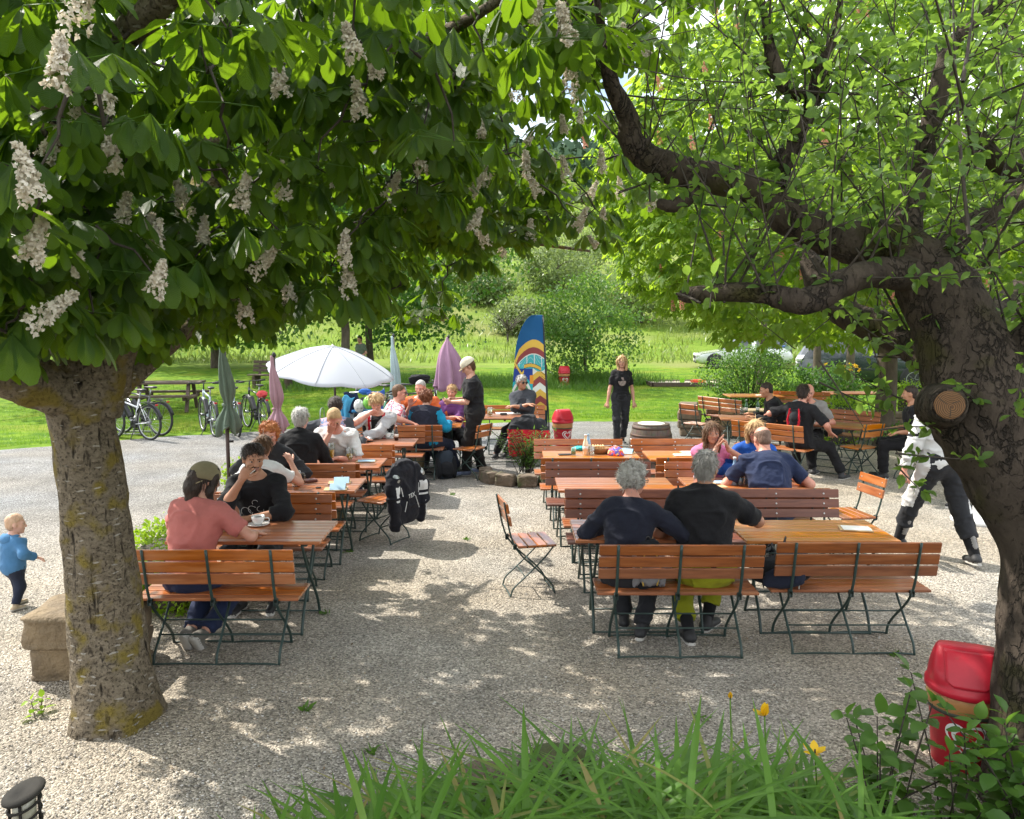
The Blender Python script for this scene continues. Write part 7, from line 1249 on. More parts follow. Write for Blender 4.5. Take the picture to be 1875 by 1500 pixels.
# ================================================================== BANNER
def banner():
    t = empty('feather_flag', 'tall feather banner with painted blue, yellow, teal and brown bands', 'banner', (.40, 14.95, 0)); cols = {}
    for i, (n, c) in enumerate((('navy', (.01, .085, .22)), ('yellow', (.60, .40, .07)), ('brown', (.23, .055, .055)), ('teal', (.06, .38, .40)), ('pale', (.62, .66, .6)), ('orange', (.62, .25, .03)), ('blue', (.02, .05, .24)), ('green', (.09, .25, .09)), ('turq', (.02, .36, .40)), ('dark', (.012, .03, .035)))): cols[n] = (i, cloth('flag_' + n, c, rough=.7, var=.95, bump=.06))
    nm = list(cols); nu, nv = 90, 330; zb, zt = .72, 2.46
    def outline(v): # left edge x, right edge x (v 0 bottom ..1 top)
        xr = .255 - .10 * v; xl = -.42 + .13 * v; f = np.clip((v - .60) / .40, 0, 1); xl = xl + (xr - xl) * .66 * (1 - np.sqrt(np.clip(1 - f ** 2.0, 0, 1))); return xl, xr
    def fn(U, V): xl, xr = outline(V); x = xl + (xr - xl) * U; return np.stack([x, .025 * np.sin(U * 3.0) + .012 * np.sin(V * 14 + U * 3), zb + (zt - zb) * V], -1)
    def mi(U, V):
        xl, xr = outline(V); x = xl + (xr - xl) * U; o = np.full(len(U), cols['navy'][0]); u = U; v = V
        arc = lambda k, pk=.62: k - .26 * (u - pk) ** 2 * 1.6 + .0 * u - np.where(u < .12, (.12 - u) * .5, 0)
        tip = np.where(u < .14, -.07 * (.14 - u) / .14 * -1 * -1, 0)
        for nme, k in (('yellow', .745), ('brown', .665), ('pale', .60), ('teal', .59)): o[v < arc(k)] = cols[nme][0]
        web = (np.abs(np.sin(u * 13 + 1)) < .12) | (np.abs(np.sin(v * 60 + 5 * np.sin(u * 9))) < .10); o[(o == cols['teal'][0]) & web & (v > .46)] = cols['pale'][0]
        low = v < .44 - .10 * np.abs(u - .55) * 0 - np.where(u > .62, .03 * np.sin((u - .62) * 8), -.0); o[low] = cols['pale'][0]
        rgt = u > .60; ch = (v - .16 * np.abs(u - .80) * -1.2 * -1) ; s = (v + .28 * np.abs(u - .81)); band = np.floor((.50 - s) / .068).astype(int); seq = ['pale', 'yellow', 'brown', 'pale', 'yellow', 'brown', 'yellow', 'brown', 'brown']; 
        for b in range(-1, 9): o[low & rgt & (band == b)] = cols[seq[max(0, b)]][0]
        lft = low & ~rgt; d = np.sqrt(((u - .27) / .36) ** 2 + ((v - .12) / .24) ** 2); o[lft] = cols['turq'][0]; o[lft & (d < .86)] = cols['pale'][0]; o[lft & (d < .70)] = cols['green'][0]; o[lft & (d < .3) & (u > .2)] = cols['yellow'][0]; o[lft & (d > 1.0) & (v > .30)] = cols['blue'][0]; o[lft & (np.sqrt(((u - .48) / .13) ** 2 + ((v - .36) / .035) ** 2) < 1)] = cols['blue'][0]; o[low & (u > .50) & (u < .62) & (v > .28) & (v < .37)] = cols['orange'][0]
        c1 = .455 - .07 * np.abs(u - .5) ; c1 = np.where(u < .32, .38 + .5 * np.abs(u - .25), .475 - .35 * (u - .52) ** 2 - .05 * (u > .86)); o[(np.abs(v - c1) < .017) & (u > .0)] = cols['yellow'][0]; o[(np.abs(v - c1) > .017) & (np.abs(v - c1) < .022)] = cols['dark'][0]; o[(np.abs(u - .26) < .035) & (v < .40) & (v > .05)] = cols['yellow'][0]; o[(u > .975)] = cols['dark'][0]; return o
    grid_cloth(fn, nu, nv, 'fabric', [cols[n][1] for n in nm], t, mi, .004)
    p = MB(); zz = np.linspace(0, 1, 10); P = [np.array([.30 - .06 * z, 0, zt * z]) for z in zz]; P = [(.30, 0, 0), (.268, 0, .7), (.165, 0, zt)]; p.tube(P, [.014, .012, .009], 8); p.build('pole', MT['black'], t, True); b = MB(); b.tube([(-.25, 0, .02), (.6, 0, .02)], .018, 8); b.tube([(.285, -.35, .02), (.285, .35, .02)], .018, 8); b.build('cross_foot', MT['black'], t, True)
    s = MB(); s.prism([(-.42, -.006), (.255, -.006), (.255, .006), (-.42, .006)], .36, .72); s.build('lower_panel', cols['dark'][1], t)
banner()
# ================================================================== RED BINS
def bin_(label, loc, rz, s=1.0, tilt=0):
    t = empty('waste_bin', label, 'waste bin', loc, R(rz), 'red waste bins'); b = MB(); b.lathe([(0, 0), (.145, 0), (.15, .01), (.185, .43), (.19, .435)], n=40); b.lathe([(.178, .425), (.18, .43), (.0, .43)], n=40); body = b.build('body', MT['red_plastic'], t, True)
    g = MB(); g.lathe([(.1925, .455), (.1945, .40), (.189, .352), (.186, .345)], n=40); V, F = np.concatenate(g.V), g.F; V = V + np.stack([V[:, 0] * 0, V[:, 1] * 0, .012 * vnoise(V, 9, 2) * (V[:, 2] < .40)], 1); m, N, L, B = newmat('bag_film'); B.inputs['Base Color'].default_value = (.62, .34, .12, 1); B.inputs['Roughness'].default_value = .4; tb = N.new('ShaderNodeBsdfTransparent'); ms = N.new('ShaderNodeMixShader'); ms.inputs[0].default_value = .55; L.new(tb.outputs[0], ms.inputs[1]); L.new(B.outputs[0], ms.inputs[2]); L.new(ms.outputs[0], N['Material Output'].inputs['Surface']); mk('bag_rim', V, F, m, t)
    bd = MB(); bd.lathe([(.186, .33), (.189, .333), (.190, .348), (.187, .352)], n=40); bd.build('dark_band', mat('dark_band', (.045, .05, .032), rough=.6), t, True)
    l = MB(); rings = [(.2, .2, .44), (.206, .206, .445), (.206, .206, .478), (.196, .196, .484), (.19, .182, .51), (.182, .150, .57), (.17, .108, .63), (.158, .072, .668), (.15, .052, .683), (.135, .035, .69), (.0, .0, .691)]; n = 48; a = np.arange(n) * 2 * math.pi / n; VV = []
    for i, (sx, sy, z) in enumerate(rings):
        e = 1.0 if i < 4 else .62; ca, sa = np.cos(a), np.sin(a); VV.append(np.stack([sx * np.sign(ca) * np.abs(ca) ** e, sy * np.sign(sa) * np.abs(sa) ** e, np.full(n, z)], 1))
    FF = [(i * n + j, i * n + (j + 1) % n, (i + 1) * n + (j + 1) % n, (i + 1) * n + j) for i in range(len(rings) - 1) for j in range(n)]; l.add(np.concatenate(VV), FF); lid = l.build('lid', MT['red_plastic'], t, True)
    def flap(U, V): # panel lying just proud of the sloping front
        z = .505 + .17 * V; w = np.interp(V, [0, .15, 1], [.075, .115, .125]); x = (U * 2 - 1) * w; y = -np.interp(z, [.484, .51, .57, .63, .668, .683], [.198, .186, .154, .112, .076, .056]) - .004 + .9 * x * x; return np.stack([x, y, z], -1)
    grid_cloth(flap, 14, 14, 'flap', MT['red_plastic'], lid, None, .006)
    # heart emblem wrapped on the body
    ap_ = np.linspace(0, 2 * math.pi, 48, endpoint=False); hx = 16 * np.sin(ap_) ** 3 / 17; hz = (13 * np.cos(ap_) - 5 * np.cos(2 * ap_) - 2 * np.cos(3 * ap_) - np.cos(4 * ap_)) / 17
    k = MB()
    for i, (sc, dz, mi_) in enumerate(((.115, 0, 0), (.098, -.002, 1), (.078, .0, 0), (.055, .003, 1))):
        K = 6; ring = []
        for f in np.linspace(1, 0.02, K):
            X = hx * sc * f; Z = .215 + dz + hz * sc * f; rr = .15 + .035 * (Z / .43) + .0015 + .0012 * i; th = X / .172 - math.pi / 2; ring.append(np.stack([rr * np.cos(th), rr * np.sin(th), Z], 1))
        n = 48; k.add(np.concatenate(ring), [(q * n + j, q * n + (j + 1) % n, (q + 1) * n + (j + 1) % n, (q + 1) * n + j) for q in range(K - 1) for j in range(n)], mi_)
    k.build('emblem', [MT['white'], MT['red_plastic']], body, True); t.scale = (s, s, s); return t
bin_('near red waste bin with a swing lid, half behind the apple trunk', (2.44, 4.22, .0), -23, .96)
bin_('red waste bin with a swing lid beside the banner', (.96, 15.4, 0), 30, 1.0)
bin_('small far red waste bin on the lawn by the big bush', (1.85, 29.0, 0), 10, 1.05)
# ================================================================== BARREL, WALL, PLANTER, LAMP, SANDBOX
t = empty('wine_barrel', 'old brown wooden wine barrel with iron hoops and a pale top', 'barrel', (2.10, 12.25, 0)); b = MB(); zs = np.linspace(0, .82, 14); b.lathe([(.27 + .065 * math.sin(math.pi * z / .82), z) for z in zs], n=44); m_, N_, L_, B_ = newmat('barrel_staves'); tcn = N_.new('ShaderNodeTexCoord'); sp = N_.new('ShaderNodeSeparateXYZ'); L_.new(tcn.outputs['Object'], sp.inputs[0]); at_ = N_.new('ShaderNodeMath'); at_.operation = 'ARCTAN2'; L_.new(sp.outputs[1], at_.inputs[0]); L_.new(sp.outputs[0], at_.inputs[1]); mu = N_.new('ShaderNodeMath'); mu.operation = 'MULTIPLY'; mu.inputs[1].default_value = 3.5; L_.new(at_.outputs[0], mu.inputs[0]); fr = N_.new('ShaderNodeMath'); fr.operation = 'FRACT'; L_.new(mu.outputs[0], fr.inputs[0]); rp = N_.new('ShaderNodeValToRGB'); rp.color_ramp.elements[0].color = (.02, .014, .01, 1); rp.color_ramp.elements[1].position = .08; rp.color_ramp.elements[1].color = (.14, .10, .075, 1); L_.new(fr.outputs[0], rp.inputs[0]); nz = N_.new('ShaderNodeTexNoise'); nz.inputs['Scale'].default_value = 12; mx = N_.new('ShaderNodeMix'); mx.data_type = 'RGBA'; mx.blend_type = 'MULTIPLY'; mx.inputs['Factor'].default_value = .7; L_.new(rp.outputs[0], mx.inputs['A']); L_.new(nz.outputs['Color'], mx.inputs['B']); L_.new(mx.outputs['Result'], B_.inputs['Base Color']); B_.inputs['Roughness'].default_value = .75
b.build('staves', m_, t, True)
for z in (.05, .16, .28, .54, .66, .77): h = MB(); r0 = .27 + .065 * math.sin(math.pi * z / .82); h.lathe([(r0 + .001, z - .018), (r0 + .006, z - .016), (r0 + .006, z + .016), (r0 + .001, z + .018)], n=44); h.build('hoop', mat('rusty_hoop', (.06, .045, .038), (.11, .06, .04), rough=.6, metal=.5), t, True)
h = MB(); h.lathe([(.272, .815), (.273, .826), (.255, .828), (0, .8285)], n=40); h.build('rim_and_lid', MT['wood_old'], t, True); h = MB(); h.lathe([(.0, .832), (.20, .832), (.205, .826)], n=36); h.build('pale_disc', MT['paper'], t, True)
def stone_wall():
    t = empty('stone_wall', 'low dry sandstone wall running right from a square end pillar', 'wall', (3.55, 16.75, 0)); a = np.array([0, 0.0]); e = np.array([7.2, -1.3]); g = np.random.default_rng(3); L = np.linalg.norm(e); d = e / L; ang = math.atan2(d[1], d[0]); Rz = rotz(ang); w = MB(); p = MB()
    z = 0
    for row in range(5):
        hh = .115; x = .42 + .1 * (row % 2)
        while x < L:
            l = .22 + .3 * g.random(); c = np.array([d[0] * (x + l / 2), d[1] * (x + l / 2), z + hh / 2]); w.box(c + np.array([-d[1], d[0], 0]) * .02 * g.normal(), (l - .012, .36 + .03 * g.normal(), hh - .008), Rz @ roty(.03 * g.normal()), .018, int(g.integers(0, 3))); x += l
        z += hh
    z = 0
    for i in range(4): p.box((.12 + .02 * g.normal(), .02 * g.normal(), z + .085), (.46 + .05 * g.normal(), .46, .165), Rz @ rotz(.05 * g.normal()), .025, int(g.integers(0, 3))); z += .17
    ms = [MT['stone'], mat('stone_dark', (.2, .15, .1), (.13, .1, .07), scale=6, rough=.95, bump=.8, bscale=25), mat('stone_pale', (.44, .34, .2), (.33, .25, .15), scale=6, rough=.95, bump=.8, bscale=25)]; w.build('courses', ms, t); p.build('pillar', ms, t)
stone_wall()
for i in range(7):
    a = R(180 + 180 * i / 6); rock('planter_stone', 'mossy stone in the ring around the fern, ' + ['left end', 'second from left', 'front left', 'nearest the path', 'front right', 'second from right', 'right end'][i], 'stone', (.22 + .62 * math.cos(a), 12.1 + .55 * math.sin(a), .08), (.17, .12, .12), a + 1.57, 50 + i, 'rock', 'stones edging the fern planter', .12, True)
leafy_plant('fern_bush', 'feathery green bush in the stone ring at the end of the path', 'bush', (.22, 12.1, .1), [(.35 + .3 * rng.random(), rng.normal() * .26, rng.normal() * .2) for _ in range(46)], 0, .075, 501, prof='lance', wr=.13, pairs=15)
def hedge(label, c, s, n, seed, leaf='leaf_lime', size=.04):
    t = empty('lime_hedge', label, 'hedge', c, group='clipped lime-green hedges'); g = np.random.default_rng(seed); b = MB(); b.box((0, 0, s[2] * .42), (s[0] * .8, s[1] * .8, s[2] * .8), None, .04); b.build('inner_twigs', MT['twig'], t); q = g.random((n, 3)) * 2 - 1; ax = g.integers(0, 3, n); sg = np.where(g.random(n) < .5, -1, 1); q[np.arange(n), ax] = sg * (.85 + .2 * g.random(n)); p = q * np.array(s) / 2 + np.array([0, 0, s[2] / 2]); p += .03 * g.normal(size=p.shape); p = p[p[:, 2] > 0]; d = unit(g.normal(size=p.shape) + q[:len(p)] * .8); nn = unit(np.cross(d, g.normal(size=p.shape))); L = size * (.6 + .8 * g.random(len(p))); V, F, U = leaflets(p, d, nn, L, L * .35, np.full(len(p), .2), np.full(len(p), .15), 2, 'oval'); mk('leaves', V, F, MT[leaf], t, uv=U)
hedge('lime-green hedge beside the pink-shirted person', (-2.92, 6.75, 0), (.55, .75, .62), 2600, 1); hedge('lime-green hedge behind the girl with the hair bun', (-2.98, 9.3, 0), (.5, .6, .72), 2000, 2); hedge('lime-green hedge behind the grey-haired man in black', (-2.8, 11.3, 0), (.6, .5, .72), 1600, 3); hedge('yellow-green hedge far right behind the shaded guests', (6.3, 15.6, 0), (.5, .4, .85), 1400, 5); hedge('yellow-green hedge right of the red chestnut trunk', (8.3, 16.6, 0), (.9, .5, 1.1), 1800, 6)
def shrub(label, c, r, n, size, seed, leaf='leaf_bush', name='garden_shrub'):
    t = empty(name, label, 'shrub', c, group='garden shrubs by the car park'); V, F, U, cc = clump_crown((0, 0, r[2] * .9), r, n, 70, size, .4, .16, .02); mk('foliage', V, F, MT[leaf], t, uv=U); A = np.tile(np.array([[0, 0, 0.0]]), (len(cc), 1)); v, f = sticks(A, cc, np.full(len(cc), .012), np.full(len(cc), .004), 4); mk('stems', v, f, MT['twig'], t)
shrub('big grey-green shrub behind the honey table on the lawn', (6.1, 21.0, 0), (1.25, .8, .95), 90, .07, 1); shrub('dark leafy shrub right of the big grey-green one', (8.0, 21.0, 0), (1.0, .6, .65), 60, .08, 2, 'leaf_maple'); shrub('low shrub at the foot of the red chestnut', (7.3, 15.0, 0), (.5, .3, .2), 20, .06, 3, 'leaf_bush')
leafy_plant('yellow_loosestrife', 'tall plant with many small yellow flowers near the parked cars', 'flower', (8.75, 21.6, 0), [(.95 + .3 * rng.random(), rng.normal() * .2, rng.normal() * .1) for _ in range(14)], 0, .08, 61, prof='lance', pairs=7)
o = [x for x in COL.objects if x.name.startswith('yellow_loosestrife')][0]
for k_ in range(9):
    P_ = np.stack([rng.normal(size=14) * .022 + rng.normal() * .22, rng.normal(size=14) * .022 + rng.normal() * .1, .9 + .32 * rng.random() + .06 * rng.random(14)], 1); d_ = rand_dir(14); V, F, U = leaflets(P_, d_, unit(np.cross(d_, rand_dir(14))), np.full(14, .05), np.full(14, .02), np.full(14, .2), np.full(14, .2), 2, 'oval'); mk('flower_head', V, F, MT['petal_yellow'], o)
t = empty('garden_lamp', 'dark bollard lamp with a slanted cap and caged glass at the bottom left', 'lamp', (dp(44, 1470, 3.1)[0], 3.1, .0)); zt = dp(44, 1450, 3.1)[2]; TL = roty(R(-14)) @ rotx(R(10)); MT['lamp'] = mat('lamp_iron', (.018, .017, .015), (.035, .032, .027), rough=.8, bump=.2, spec=.2)
m = MB(); m.lathe([(0, -.012), (.078, -.012), (.083, -.004), (.08, .004), (.06, .01), (0, .014)], c=(0, 0, zt), n=32, rot=TL); m.build('cap', MT['lamp'], t, True); m = MB(); m.lathe([(.043, zt - .15), (.043, zt - .012)], n=24); m.build('glass', mat('dirty_glass', (.34, .33, .22), (.46, .45, .36), scale=9, rough=.25), t, True); m = MB()
for zz in (.05, .095, .14): a = np.linspace(0, 6.283, 25); m.tube([np.array([.062 * math.cos(x), .062 * math.sin(x), 0]) @ TL.T + np.array([0, 0, zt - zz]) for x in a], .006, 6, cap=False)
for q in range(4): a = q * 1.571 - 1.3; m.tube([(.055 * math.cos(a), .055 * math.sin(a), zt - .02), (.055 * math.cos(a), .055 * math.sin(a), zt - .16)], .006, 6)
m.build('cage', MT['lamp'], t, True); m = MB(); m.lathe([(.05, 0), (.05, zt - .15), (0, zt - .15)], n=20); m.build('post', MT['lamp'], t, True)
t = empty('sandbox', 'wooden framed sandbox on the lawn with bright toys', 'sandbox', (6.25, 29.6, 0)); m = MB()
for sy in (-.7, .7): m.box((0, sy, .07), (2.6, .1, .14))
for sx in (-1.3, 1.3): m.box((sx, 0, .07), (.1, 1.5, .14))
m.build('frame', MT['wood_old'], t); m = MB(); m.box((0, 0, .06), (2.5, 1.3, .08), None, .01); m.build('sand', mat('sand', (.55, .48, .36), (.46, .4, .3), scale=12, rough=1, bump=.5), t)
for nme, lab, x, c in (('toy_bucket', 'lime green bucket in the sandbox', 6.1, (.25, .6, .02)), ('toy_truck', 'red toy truck in the sandbox', 6.55, (.7, .06, .03)), ('toy_spade_box', 'orange sand mould in the sandbox', 6.8, (.75, .25, .03))):
    m = MB(); m.lathe([(0, 0), (.08, 0), (.10, .16), (.09, .16), (.075, .02), (0, .02)], n=12) if 'bucket' in nme else m.box((0, 0, .07), (.28, .16, .12), None, .03); tag(m.build(nme, mat(nme, c, rough=.4), loc=(x, 29.3, .10)), lab, 'toy')
# ================================================================== BICYCLES
def bike(label, loc, rz, col, lean=3, mud=True, batt=True, rack=True, step=False, group='bicycles parked at the lawn edge'):
    t = empty('bicycle', label, 'bicycle', loc, R(rz), group); t.rotation_euler = (0, R(0), R(rz)); r = .345; F = mat('bike_paint', col, tuple(c * .9 for c in col), rough=.3, coat=.5)
    fw, rw, bbk, hd, st = np.array([0, .56, r]), np.array([0, -.52, r]), np.array([0, -.08, .29]), np.array([0, .36, .86]), np.array([0, -.26, .80])
    def wheel(c):
        w = MB(); a = np.linspace(0, 6.283, 37); w.tube([c + np.array([0, r * .965 * math.cos(x), r * .965 * math.sin(x)]) for x in a], .024, 8, cap=False); o = w.build('wheel', MT['rubber'], t, True); s = MB(); s.tube([c + np.array([0, r * .90 * math.cos(x), r * .90 * math.sin(x)]) for x in a], .011, 6, cap=False); s.tube([c + np.array([-.04, 0, 0]), c + np.array([.04, 0, 0])], .03, 10)
        for q in range(20): an = q * 6.283 / 20; s.tube([c + np.array([.02 * (-1) ** q, .03 * math.cos(an + .8), .03 * math.sin(an + .8)]), c + np.array([0, r * .9 * math.cos(an), r * .9 * math.sin(an)])], .0022, 3, cap=False)
        s.build('spokes', MT['steel'], o, True)
        if mud: m = MB(); m.tube([c + np.array([0, (r + .035) * math.cos(x), (r + .035) * math.sin(x)]) for x in np.linspace(.5 if c[1] < 0 else .9, 2.9 if c[1] < 0 else 2.6, 16)], .03, 6, flat=.3); m.build('mudguard', MT['black'], t, True)
    wheel(fw); wheel(rw); f = MB(); f.tube([bbk, hd + np.array([0, .02, -.13])], .03 if batt else .021, 8); f.tube([bbk, st], .019, 8)
    if step: f.tube([st - np.array([0, 0, .18]), hd + np.array([0, .01, -.10])], .018, 8)
    else: f.tube([st - np.array([0, .0, .02]), hd], .018, 8)
    for sx in (-.05, .05): f.tube([bbk + np.array([sx * .5, 0, 0]), rw + np.array([sx, 0, 0])], .011, 6); f.tube([st - np.array([0, 0, .08]), rw + np.array([sx, 0, 0])], .009, 6)
    f.tube([hd + np.array([0, -.01, .04]), hd + np.array([0, .03, -.15])], .024, 8); f.build('frame', F, t, True); k = MB()
    for sx in (-.05, .05): k.tube([hd + np.array([sx, .04, -.16]), fw + np.array([sx, 0, 0])], .013, 6)
    k.build('fork', MT['black'], t, True); s = MB(); s.tube([st, st + np.array([0, -.05, .16])], .013, 8); s.build('seat_post', MT['steel'], t, True); q = SDF(); q.cone(st + np.array([0, -.13, .19]), st + np.array([0, .13, .19]), .07, .025, 0, .02, flat=((0, 0, 1), .4)); soft('saddle', q, .013, [MT['black']], t)
    h = MB(); h.tube([hd + np.array([0, -.01, .03]), hd + np.array([0, -.04, .17])], .014, 8); h.tube(spline([hd + np.array([-.32, -.14, .20]), hd + np.array([-.12, -.03, .18]), hd + np.array([.12, -.03, .18]), hd + np.array([.32, -.14, .20])], 5), .012, 7); hb = h.build('handlebar', MT['black'], t, True)
    for sx in (-1, 1): g = MB(); g.tube([hd + np.array([sx * .32, -.14, .20]), hd + np.array([sx * .22, -.085, .19])], .019, 8); g.build('grip', MT['rubber'], hb, True)
    c = MB(); c.lathe([(.0, -.008), (.09, -.006), (.09, .006), (0, .008)], c=bbk + np.array([.06, 0, 0]), n=20, rot=roty(R(90))); c.tube([bbk + np.array([.07, 0, 0]), bbk + np.array([.09, .1, -.13])], .011, 6); c.tube([bbk + np.array([-.07, 0, 0]), bbk + np.array([-.09, -.1, .13])], .011, 6); c.box(bbk + np.array([.13, .1, -.13]), (.09, .08, .02)); c.box(bbk + np.array([-.13, -.1, .13]), (.09, .08, .02)); c.build('crank', MT['black'], t, True)
    if batt: b = MB(); v = nrm(hd - bbk); b.box(bbk + v * .34 + np.array([0, 0, .0]), (.09, .36, .10), rotx(math.atan2(v[2], v[1])), .02); b.box(bbk, (.11, .16, .14), None, .03); b.build('battery', MT['black'], t)
    if rack:
        k = MB()
        for sx in (-.06, .06): k.tube([rw + np.array([sx, .20, .40]), rw + np.array([sx, -.22, .40])], .007, 6); k.tube([rw + np.array([sx, -.12, .40]), rw + np.array([sx * 1.1, 0, .02])], .006, 6)
        k.build('rack', MT['black'], t, True)
        rl = MB(); rl.box(rw + np.array([0, -.24, .36]), (.06, .02, .03), None, .008); rl.build('rear_light', MT['red_plastic'], t)
    ks = MB(); ks.tube([bbk + np.array([-.05, -.08, -.05]), bbk + np.array([-.2, -.12, -.285])], .009, 6); ks.build('kickstand', MT['black'], t); return t
bike('white electric bicycle nearest the chestnut trunk', (-7.65, 16.35, 0), 62, (.62, .64, .66), step=True); bike('black bicycle behind the white electric one', (-7.72, 16.95, 0), 66, (.05, .05, .055)); bike('second white bicycle partly hidden by the chestnut trunk', (-8.5, 16.7, 0), 60, (.55, .6, .62))
bike('silver bicycle with rack, left one beside the green parasol', (-6.35, 17.0, 0), 32, (.42, .5, .54)); bike('light blue trekking bicycle behind the green parasol', (-5.85, 17.0, 0), 30, (.40, .52, .60)); bike('dark bicycle with a red bag behind the green parasol', (-5.55, 17.6, 0), 36, (.03, .03, .035)); soft_bag('pannier', 'red pannier on the rack of the dark bicycle', 'bag', (-5.28, 17.25, .72), (.11, .14, .09), cloth('red_bag', (.5, .06, .06)), 4, 36)
bike('mint green bicycle behind the plaid-shirted man', (-1.95, 14.9, 0), 100, (.10, .42, .24), mud=False, batt=False, rack=False); bike('black bicycle carrying handlebar bags by the mauve parasol', (-2.0, 17.5, 0), -100, (.03, .03, .032), mud=False, batt=False); soft_bag('handlebar_bag', 'pair of black bags tied to a bicycle handlebar', 'bag', (-1.92, 17.0, 1.05), (.22, .12, .1), CL['black'], 9, 20)
bike('dark touring bicycle hitched behind the child trailer', (-3.0, 17.4, 0), 70, (.04, .05, .06))
def trailer():
    t = empty('bike_trailer', 'grey and blue child bike trailer hung with blue clothes', 'trailer', (-2.78, 15.7, 0), R(8)); b = SDF(); b.cone((0, -.25, .38), (0, .3, .38), .30, .30, 0, .05, flat=((0, 0, 1), .8)); b.cone((-.2, .0, .62), (.2, .0, .62), .18, .18, 0, .06); soft('body', b, .02, [cloth('trailer_grey', (.27, .28, .29))], t)
    p = MB(); p.box((0, -.33, .48), (.5, .03, .26), rotx(R(12)), .02); p.build('screen', MT['black'], t); s = MB(); s.box((0, -.31, .66), (.58, .05, .05), None, .015); s.build('blue_trim', clb, t)
    f = MB()
    for sx in (-.32, .32): f.tube(spline([(sx, .25, .3), (sx, .1, .85), (sx, -.15, 1.0)], 5), .014, 7)
    f.tube([(-.32, -.15, 1.0), (.32, -.15, 1.0)], .014, 7); f.build('push_bar', MT['steel'], t, True)
    for sx in (-.38, .38):
        w = MB(); a = np.linspace(0, 6.283, 25); w.tube([(sx, .05 + .24 * math.cos(x), .25 + .24 * math.sin(x)) for x in a], .02, 7, cap=False); o = w.build('wheel', MT['rubber'], t, True); q = MB(); q.lathe([(0, -.01), (.2, -.01), (.2, .01), (0, .01)], c=(sx, .05, .25), n=20, rot=roty(R(90))); q.build('rim', MT['steel'], o, True)
    return t
trailer(); b0 = (-2.78, 15.5)
def drape(label, c, w, h, m, seed, tilt=0):
    def fn(U, V): x = (U - .5) * w * (1 - .3 * V); return np.stack([x + .03 * np.sin(V * 5 + seed), -.02 - .05 * np.sin(U * 9 + seed) * V, -V * h + .02 * np.sin(U * 7)], -1)
    o = grid_cloth(fn, 16, 16, 'draped_garment', m, None, None, .018); o.location = c; o.rotation_euler = (0, R(tilt), R(8)); tag(o, label, 'garment', 'clothes hung on the bike trailer')
drape('royal blue jacket hung on the right of the trailer bar', (b0[0] + .17, b0[1] - .03, 1.02), .34, .36, cloth('royal_jacket', (.05, .12, .42)), 1, -12); drape('sky blue towel hanging from the left of the trailer', (b0[0] - .30, b0[1] - .06, .93), .2, .5, cloth('sky_towel', (.10, .42, .68)), 3, 14); drape('navy garment hung at the left of the trailer bar', (b0[0] - .26, b0[1], 1.0), .26, .4, CL['navy'], 5)
for lab, x, z, c in (('white cycle helmet hanging on the trailer', -.10, .76, (.6, .6, .58)), ('lime green cycle helmet hanging on the trailer', .08, .82, (.2, .55, .06))):
    T = SDF(); T.ell((0, 0, 0), (.10, .13, .085), None, 0, .01, cut=[((0, 0, -.02), (0, 0, -1.0))]); T.cone((-.03, -.14, .05), (-.03, .14, .05), .012, .012, sub=True); T.cone((.03, -.14, .05), (.03, .14, .05), .012, .012, sub=True); o = soft('cycle_helmet', T, .01, [mat('helmet_shell', c, rough=.35)], None); o.location = (b0[0] + x, b0[1] - .16, z); o.rotation_euler = (R(70), 0, R(20)); tag(o, lab, 'helmet')
soft_bag('bag', 'small blue bag on top of the trailer bar', 'bag', (b0[0] - .02, b0[1] + .02, .96), (.12, .06, .06), cloth('blue_pouch', (.04, .14, .46)), 6)
for i, (x, y, l) in enumerate(((-4.15, 18.3, 'galvanised bicycle rack right of the green parasol'), (-7.9, 17.0, 'galvanised bicycle rack under the white bicycles'), (-3.1, 15.8, 'short galvanised rack beside the child trailer'))):
    t = empty('bike_rack', l, 'bike rack', (x, y, 0), 0, 'galvanised bicycle racks')
    for q in range(2): m = MB(); m.tube(spline([(-.12 + q * .2, -.2, .02), (-.12 + q * .2, -.16, .36), (-.12 + q * .2, .16, .36), (-.12 + q * .2, .2, .02)], 5), .012, 7); m.build('hoop', MT['steel'], t, True)
    m = MB(); m.box((0, -.2, .02), (.5, .04, .03)); m.box((0, .2, .02), (.5, .04, .03)); m.build('rail', MT['steel'], t)
